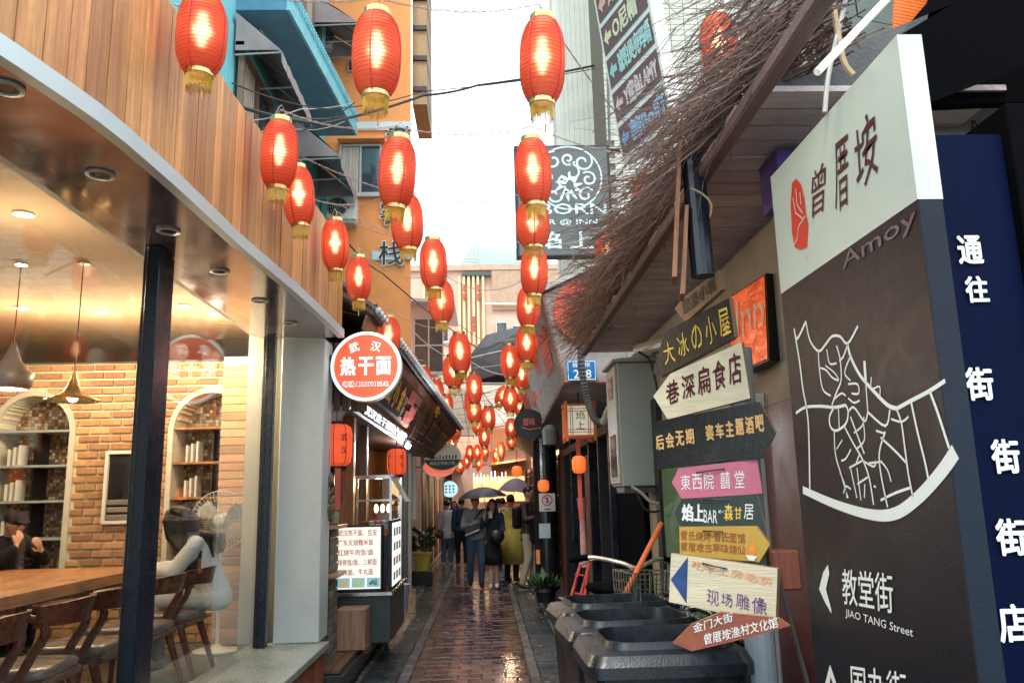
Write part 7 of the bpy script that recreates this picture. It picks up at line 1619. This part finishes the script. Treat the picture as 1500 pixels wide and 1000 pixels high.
    if coat:
        m_, zl, rad = coat; c = MB(); rings = []
        for z, r in ((D['nec'].z-.02, .1), (D['nec'].z-.1, .2), (D['che'].z, .22), (D['pel'].z, .24), (zl, rad)): rings.append([V(math.cos(2*math.pi*i/36)*r*w*(1+.07*math.sin(i*2.3+z*5)), math.sin(2*math.pi*i/36)*r*.75*w*(1+.08*math.sin(i*1.9+z*2)), z) for i in range(36)])
        c.loft(rings); c.build('raincoat', m_, parent=t, smooth=True)
    for a in 'LR':
        an = D['an'+a]; fd = D.get('foot', V(0, -1, 0)); c = MB(); cap(c, [an-V(0, 0, .02*s)-fd*.03*s, an+fd*.05*s-V(0, 0, .035*s), an+fd*.13*s-V(0, 0, .045*s)], [.045*s, .042*s, .034*s]); fuse(c, 'shoe', shoes, t, .012, 2)
    # hair
    if hair:
        c = MB(); c.ell(hc-look*.018*s+rot.col[2]*.028*s, .084*s, .096*s, .094*s, 18, 10, rot)
        if hairlen:
            for i in range(26):
                an_ = -.2+3.54*i/25; d0 = side*math.cos(an_)*.075*s-look*math.sin(an_)*.08*s; p = hc+d0+V(0, 0, .02*s); bk2 = -look*.03*s; cap(c, [p, p+d0*.25+V(0, 0, -.14*s)+bk2*.5, p+d0*.3+bk2+V(0, 0, -hairlen*s*(.85+.15*math.sin(i*1.3)))], [.028*s, .028*s, .014*s], 6)
        fuse(c, 'hair', M_hair, t, .01, 2)
    if cap_:
        c = MB(); c.ell(hc+rot.col[2]*.05*s-look*.01*s, .1*s, .115*s, .07*s, 18, 10, rot); c.ell(hc+rot.col[2]*.055*s+look*.09*s, .07*s, .06*s, .012*s, 16, 6, rot); fuse(c, 'cap', cap_, t, .009, 2)
    if look.y < .3 or seated:      # face the camera can see
        e = MB()
        for q in (1, -1): e.ell(hc+look*.088*s+side*.03*s*q+rot.col[2]*.012*s, .012*s, .006*s, .007*s, 8, 5, rot)
        e.build('eyes', M_black, parent=t)
        e = MB()
        for q in (1, -1): e.ell(hc+look*.089*s+side*.03*s*q+rot.col[2]*.032*s, .018*s, .006*s, .004*s, 8, 4, rot)
        e.build('eyebrows', M_hair, parent=t); MB().ell(hc+look*.084*s-rot.col[2]*.05*s, .02*s, .008*s, .006*s, 10, 5, rot).build('lips', mat('lip_colour', (.42, .12, .1)), parent=t)
    t.location = loc; t.rotation_euler = (0, 0, rz); return t, D, s
M_jean = mat('blue_denim', (.045, .085, .15), rough=.8, var=.3, scale=12); M_greyt = mat('grey_sweatshirt', (.2, .24, .28), rough=.9, var=.12); M_navyc = mat('navy_knit', (.02, .035, .06), rough=.9); M_blk = mat('black_cloth', (.008, .008, .01), rough=.9, var=.3)
M_shirt = mat('white_cotton', (.68, .68, .66), rough=.8, var=.06, bump=.8, bscale=9); M_beige = mat('pale_beige_twill', (.4, .34, .27), rough=.85, var=.12); M_wsh = mat('white_shoe', (.6, .6, .58)); M_dsh = mat('dark_shoe', (.02, .018, .018), rough=.4)
M_coat = mat('translucent_yellow_raincoat', (.42, .34, .08), rough=.25, var=.25, bump=.5, bscale=9); M_brj = mat('brown_black_jacket', (.03, .022, .018), rough=.55, var=.3, bump=.2, bscale=10); M_bluej = mat('blue_jacket', (.02, .06, .14), rough=.7)
Yc = 15.2
mx_, my_ = at(697, 856, Z=0).x, Yc
man, Dm, sm = person((at(697, 800, Y=Yc).x, Yc, .0), R(4), 1.66, 'man in grey sweatshirt and jeans with a black shoulder bag, walking under the black umbrella',
  dict(elR=(-.24, -.02, 1.13), wrR=(-.09, -.2, 1.17), hdR=(1, -.3, .5), elL=(.24, -.04, 1.14), wrL=(.16, -.2, 1.25), hdL=(.1, -.2, 1), knL=(.1, -.1, .5), anL=(.1, -.02, .09), knR=(-.1, .0, .48), anR=(-.1, .16, .12), look=(.35, -1, -.05)), M_greyt, M_jean, M_dsh, True)
def accessory(name, build, m, parent, loc0, rz): pass
def world(t, v): return t.matrix_basis @ Vector(v) if True else v
def W2(t, v): return Matrix.Translation(t.location) @ Matrix.Rotation(t.rotation_euler.z, 4, 'Z') @ Vector(v)
def held(name, mb, m, lab, cat, smooth=False): return tag(mb.build(name, m, smooth=smooth), lab, cat)
b_ = MB(); bq = [W2(man, v) for v in ((-.2, -.19, .93), (.06, -.2, 1.03), (.06, -.2, 1.17), (-.2, -.19, 1.08))]; b_.prism(bq, (0, -.07, 0)); sb_ = tag(b_.build('shoulder_bag', M_black), 'black shoulder bag with a white stripe carried by the man under the black umbrella', 'bag')
MB().prism([lerp(bq[0], bq[3], .12)+V(0, -.072, 0), lerp(bq[1], bq[2], .12)+V(0, -.072, 0), lerp(bq[1], bq[2], .26)+V(0, -.072, 0), lerp(bq[0], bq[3], .26)+V(0, -.072, 0)], (0, -.002, 0)).build('white_stripe', M_white, parent=sb_)
MB().tube([W2(man, (-.15, -.2, 1.1)), W2(man, (.0, -.17, 1.28)), W2(man, (.13, -.08, 1.42)), W2(man, (.15, .05, 1.42))], .012, 6).build('strap', M_black, parent=sb_)
wom, Dw, sw = person((at(722, 800, Y=Yc).x, Yc-.05, .0), R(-4), 1.58, 'long haired woman in navy cardigan and black dress sipping a drink under the black umbrella',
  dict(elR=(-.2, -.1, 1.18), wrR=(-.05, -.24, 1.36), hdR=(.4, .1, 1), elL=(.21, -.05, 1.12), wrL=(.12, -.2, 1.02), hdL=(-.6, -.6, .2), knL=(.06, -.05, .49), anL=(.07, .02, .09), knR=(-.05, .0, .49), anR=(-.05, -.08, .09), look=(-.1, -1, -.1)), M_navyc, None, M_wsh, True, skirt=(M_blk, .42, .2), slim=.9, hairlen=.4)
b_ = MB(); b_.lathe([(.03, 0), (.04, .12), (.042, .125)], c=W2(wom, (-.01, -.25, 1.25)), n=14); held('drink_cup', b_, mat('milk_tea_cup', (.6, .5, .38), rough=.3), 'plastic cup of milk tea held to the mouth of the long haired woman', 'cup')
b_ = MB(); b_.ell(W2(wom, (.08, -.22, .93)), .15, .07, .13, 16, 10); held('handbag', b_, M_black, 'round black handbag held before the long haired woman', 'bag', True)
def umbrella(c, r, h, m, lab, grip, tilt=(0, 0), ribs=8):
    t = thing('umbrella', V(0, 0, 0), lab, 'umbrella'); n = ribs*4; rot = Matrix.Rotation(tilt[0], 3, 'X') @ Matrix.Rotation(tilt[1], 3, 'Y'); vs = [Vector(c)]; K = 6
    for k in range(1, K+1):
        u = k/K
        for j in range(n):
            a = 2*math.pi*j/n; sc_ = 1-.06*abs(math.sin(a*ribs/2))*u; vs.append(Vector(c)+rot @ V(math.cos(a)*r*u*sc_, math.sin(a)*r*u*sc_, -h*u**1.9+.012*(1-abs(math.sin(a*ribs/2)))*u))
    fs = [(0, 1+j, 1+(j+1) % n) for j in range(n)]+[(1+(k-1)*n+j, 1+k*n+j, 1+k*n+(j+1) % n, 1+(k-1)*n+(j+1) % n) for k in range(1, K) for j in range(n)]
    MB().add(vs, fs).build('canopy', m, parent=t, smooth=True)
    f = MB(); f.tube([Vector(c)+rot @ V(0, 0, .05), grip], .007, 6)
    for j in range(ribs): a = 2*math.pi*j/ribs; f.tube([Vector(c)-V(0, 0, .02)]+[Vector(c)+rot @ V(math.cos(a)*r*u, math.sin(a)*r*u, -h*u**1.9-.006) for u in (.33, .66, 1)], .003, 4)
    f.build('shaft_and_ribs', M_steel, parent=t); MB().tube([grip, Vector(grip)-V(0, 0, .1)], .012, 8).build('handle', M_black, parent=t); return t
cu = at(706, 713, Y=Yc-.1); umbrella(cu, .46, .2, mat('black_umbrella_cloth', (.012, .014, .02), rough=.45, bump=.1), 'black umbrella over the walking couple', W2(man, (.19, -.27, 1.36)), (0, -.05))
Yr = 16.2
rc_, Dr, sr = person((at(749, 800, Y=Yr).x, Yr, .0), R(150), 1.66, 'person in a long translucent yellow raincoat beneath the pale umbrella',
  dict(elL=(.23, -.1, 1.2), wrL=(.14, -.24, 1.42), hdL=(0, -.2, 1), elR=(-.24, -.08, 1.15), wrR=(-.16, -.25, 1.3), look=(.1, -1, 0)), M_coat, M_blk, M_dsh, True, coat=(M_coat, .35, .33))
up_ = paper_mat('lilac_umbrella_cloth', (.5, .48, .62), mixf=.25); cu = at(757, 700, Y=Yr-.2); umbrella(cu, .36, .27, up_, 'pale lilac umbrella held over the yellow raincoat', W2(rc_, (.14, -.3, 1.45)), (0, .08))
Yj = 14.95
jm, Dj, sj = person((at(775, 800, Y=Yj).x, Yj, .0), R(62), 1.79, 'man with glasses in a black and brown jacket and pale trousers beside the black column',
  dict(elL=(.24, -.1, 1.16), wrL=(.14, -.28, 1.3), hdL=(-.1, -.6, .4), elR=(-.24, -.06, 1.15), wrR=(-.14, -.25, 1.2), hdR=(.1, -.6, .4), knL=(.1, -.06, .49), anL=(.1, .0, .08), anR=(-.11, .1, .08), look=(0, -1, -.25)), M_brj, M_beige, M_dsh, True, long_top=.12)
b_ = MB(); hz_ = Dj['hea']; 
for q in (1, -1): cc3 = hz_+V(q*.033, -.1, .01); b_.tube([W2(jm, cc3+V(math.cos(a)*.026, 0, math.sin(a)*.02)) for a in [2*math.pi*i/12 for i in range(13)]], .003, 4); b_.tube([W2(jm, cc3+V(q*.026, 0, 0)), W2(jm, hz_+V(q*.088, .0, .01))], .0025, 4)
held('glasses', b_, M_black, 'dark framed glasses on the man beside the black column', 'glasses')
b_ = MB(); b_.bbox(-.16, .16, .12, .27, 1.05, 1.45, .04); b_.v = [W2(jm, v) for v in b_.v]; held('backpack', b_, M_black, 'black backpack on the man in the black and brown jacket', 'backpack')
Yw = 20.4
wp_, _, _ = person((at(655, 800, Y=Yw).x, Yw, .0), R(172), 1.58, 'person in a loose white shirt and blue jeans walking away at the left',
  dict(elR=(-.22, .0, 1.13), wrR=(-.16, -.18, 1.05), knL=(.1, -.08, .5), anL=(.1, .02, .09)), M_shirt, mat('light_denim', (.07, .15, .26), rough=.8), M_wsh, True, long_top=.14)
b_ = MB(); b_.ell(at(644, 782, Y=20.3), .1, .05, .11, 12, 8); held('brown_bag', b_, mat('brown_leather_bag', (.12, .05, .03)), 'brown bag at the side of the person in the white shirt', 'bag', True)
bm_, _, _ = person((at(676.5, 800, Y=20.0).x, 20.0, .0), R(185), 1.62, 'man in a blue jacket with his back turned behind the walking couple', dict(knR=(-.1, -.08, .5)), M_bluej, M_blk, mat('tan_shoe', (.4, .25, .1)), True)
b_ = MB(); b_.bbox(-.15, .15, .1, .24, 1.02, 1.4, .04); b_.v = [W2(bm_, v) for v in b_.v]; held('backpack', b_, M_navyc, 'navy backpack on the man in the blue jacket', 'backpack')
person((at(666.5, 800, Y=21).x, 21, .0), R(-8), 1.55, 'dark haired woman in black with pink shoes beyond the white shirted person', dict(elR=(-.2, -.08, 1.15), wrR=(-.08, -.22, 1.15)), M_blk, M_blk, mat('pink_shoe', (.65, .2, .3)), True, slim=.9, hairlen=.25)
for k_, (px, Y, H_, m_, lab) in enumerate(((737, 19.5, 1.6, mat('pale_jacket', (.5, .42, .36)), 'customer in a pale jacket at the drinks stall left of the raincoat'), (731, 22, 1.6, mat('red_brown_top', (.25, .08, .05)), 'far customer in a reddish top in front of the drinks stall'))):
    person((at(px, 800, Y=Y).x, Y, .0), R(170+k_*20), H_, lab, {}, m_, M_blk, M_dsh, True)
# seated woman at the table
gl, Dg, sg = person((-2.14, 6.58, .352), R(-84), 1.62, 'long haired woman in a white shirt bent over the table by the window',
  dict(pel=(0, .02, .60), che=(0, -.12, .95), nec=(0, -.19, 1.09), hea=(0, -.29, 1.19), shL=(.155, -.11, 1.01), shR=(-.155, -.11, 1.01), elL=(.2, -.27, .79), elR=(-.2, -.3, .8), wrL=(.07, -.5, .82), wrR=(-.08, -.52, .82), knL=(.1, -.42, .56), knR=(-.1, -.42, .56), anL=(.1, -.36, .12), anR=(-.1, -.45, .12), look=(0, -.75, -.66)), M_shirt, mat('pale_trousers', (.5, .52, .52)), M_wsh, True, slim=.88, hairlen=.3, seated=True, voxel=.009, loose=.016, long_top=.05)
hc_ = Dg['hea']; h_ = MB()
for i in range(9):
    q = -.07+.0175*i; cap(h_, [hc_+V(q, .04, .07), hc_+V(q*1.1, .1, .0), hc_+V(q*1.2, .15, -.1), V(q*1.2, .04, Dg['che'].z+.1), V(q*1.2, .06, Dg['che'].z+.02-.02*(i % 3))], [.034, .04, .036, .026, .01], 8)
for i in range(9):
    q = -.06+.015*i; cap(h_, [hc_+V(q, -.02, .08), hc_+V(q*1.1, .07, .02), hc_+V(q*1.2, .09, -.08), V(q*1.25, -.05, Dg['che'].z+.1), V(q*1.3, .0, Dg['che'].z-.05)], [.04, .045, .042, .034, .02], 8)
for i in range(7):
    q = -.07+.025*i; cap(h_, [hc_+V(.04, q, .06), hc_+V(.085, q, .0), hc_+V(.1, q+.03, -.12), V(.14, hc_.y+q+.12, Dg['che'].z+.0), V(.15, hc_.y+q+.13, Dg['che'].z-.14-.02*(i % 3))], [.03, .032, .03, .024, .008], 8)
h2 = fuse(h_, 'long_hair', M_hair, gl, .01, 2)
by, Db, sb2 = person((-4.28, 7.42, .352), R(62), 1.6, 'smiling boy in a black peaked cap eating at the far side of the table',
  dict(pel=(0, .02, .60), che=(0, -.08, .95), nec=(0, -.12, 1.08), hea=(0, -.2, 1.2), shL=(.17, -.08, 1.03), shR=(-.17, -.08, 1.03), elL=(.24, -.32, .86), elR=(-.24, -.3, .86), wrL=(.1, -.46, .95), wrR=(-.12, -.42, 1.0), hdR=(.4, .1, 1), hdL=(-.5, -.3, .6), knL=(.1, -.42, .56), knR=(-.1, -.42, .56), anL=(.1, -.36, .12), anR=(-.1, -.45, .12), look=(.05, -.92, -.35)), M_blk, M_blk, M_dsh, True, cap_=M_blk, seated=True, voxel=.009)

# ------------------------------------------------------------------ small clutter
a = at(493, 745, Y=7.45); st_ = tag(MB().box(a.x-.02, a.x+.03, 7.45, 7.455, a.z, a.z+.36).build('red_paper_strip', MATS['red_ribbon']), 'narrow red paper strip hanging beside the brick pier', 'paper strip')
rg = random.Random(17); a = at(481, 700, Y=7.42); m_ = MB()
for i in range(26):
    x, y = a.x+rg.uniform(-.05, .05), 7.42+rg.uniform(-.03, .03); z = a.z-rg.uniform(.0, .35); m_.ell((x, y, z), .016, .016, .045, 7, 5, Matrix.Rotation(rg.uniform(-.5, .5), 3, 'Y'))
m_.tube([V(a.x, 7.42, a.z+.25), V(a.x, 7.42, a.z-.33)], .005, 5); tag(m_.build('dried_corn_string', mat('dark_purple_corn', (.09, .04, .07), rough=.35, var=.6, scale=30, col2=(.4, .25, .08)), smooth=True), 'string of dried dark corn cobs hanging by the red paper strip', 'corn string')
for k_, (x, y, z0, r_, h_, nm, c_, lab) in enumerate(((-1.38, 9.75, .705, .07, .22, 'steel_pot', None, 'steel soup pot on the counter behind the food case'), (-1.62, 8.75, .705, .05, .26, 'chopstick_holder', (.3, .16, .07), 'brown chopstick holder on the counter left of the stove'))):
    o = MB().lathe([(r_, 0), (r_*1.05, h_*.1), (r_*1.05, h_*.95), (r_*1.1, h_), (r_*.98, h_), (r_*.95, h_*.2)], c=(x, y, z0), n=20).build(nm, mat(nm, c_) if c_ else M_steel, smooth=True, sharp=40); tag(o, lab, nm.replace('_', ' '))
m_ = MB()
for i in range(60):
    x = rg.choice((rg.uniform(-1.2, -.85), rg.uniform(.5, .84))); y = rg.uniform(7, 15); L = rg.uniform(.01, .035); an = rg.uniform(0, 3.1); d_ = V(math.cos(an), math.sin(an), 0)*L; n_ = V(-math.sin(an), math.cos(an), 0)*L*.4
    m_.add([V(x, y, .022)-d_, V(x, y, .024)-n_, V(x, y, .026)+d_, V(x, y, .024)+n_], [(0, 1, 2, 3)])
tag(m_.build('litter', mat('wet_litter', (.22, .16, .1), col2=(.45, .42, .36), var=.5, scale=3)), 'scraps of wet paper and leaves along both edges of the paving', 'litter', None, 'stuff')
for k_, (py_, px_) in enumerate(((128, 890), (60, 884))):
    pass
for k_, (p0_, p1_, p2_, r_) in enumerate((((338, 190), (415, 185), (505, 178), .005), ((345, 210), (420, 196), (520, 150), .007), ((500, 300), (600, 345), (760, 330), .004), ((600, 560), (680, 578), (770, 560), .006), ((610, 600), (690, 612), (765, 596), .006), ((640, 500), (700, 512), (800, 470), .005))):
    Y0_ = (7.6, 7.6, 9, 16, 18, 14)[k_]; wire('overhead_wire', [at(*p0_, Y=Y0_), at(*p1_, Y=Y0_+1.5), at(*p2_, Y=Y0_+2)], r_, M_cable if k_ % 2 else M_gmetal, ('lowest pale wire in the tangle below the blue balcony', 'dark wire rising from the fascia to the balcony corner', 'thin pale wire past the outlined characters', 'dark wire sagging over the nearest far lanterns', 'pale wire sagging over the farthest lanterns', 'dark wire climbing to the right over the tarpaulin')[k_], 'wire', .08)
bpy.data.scenes.remove(WS)
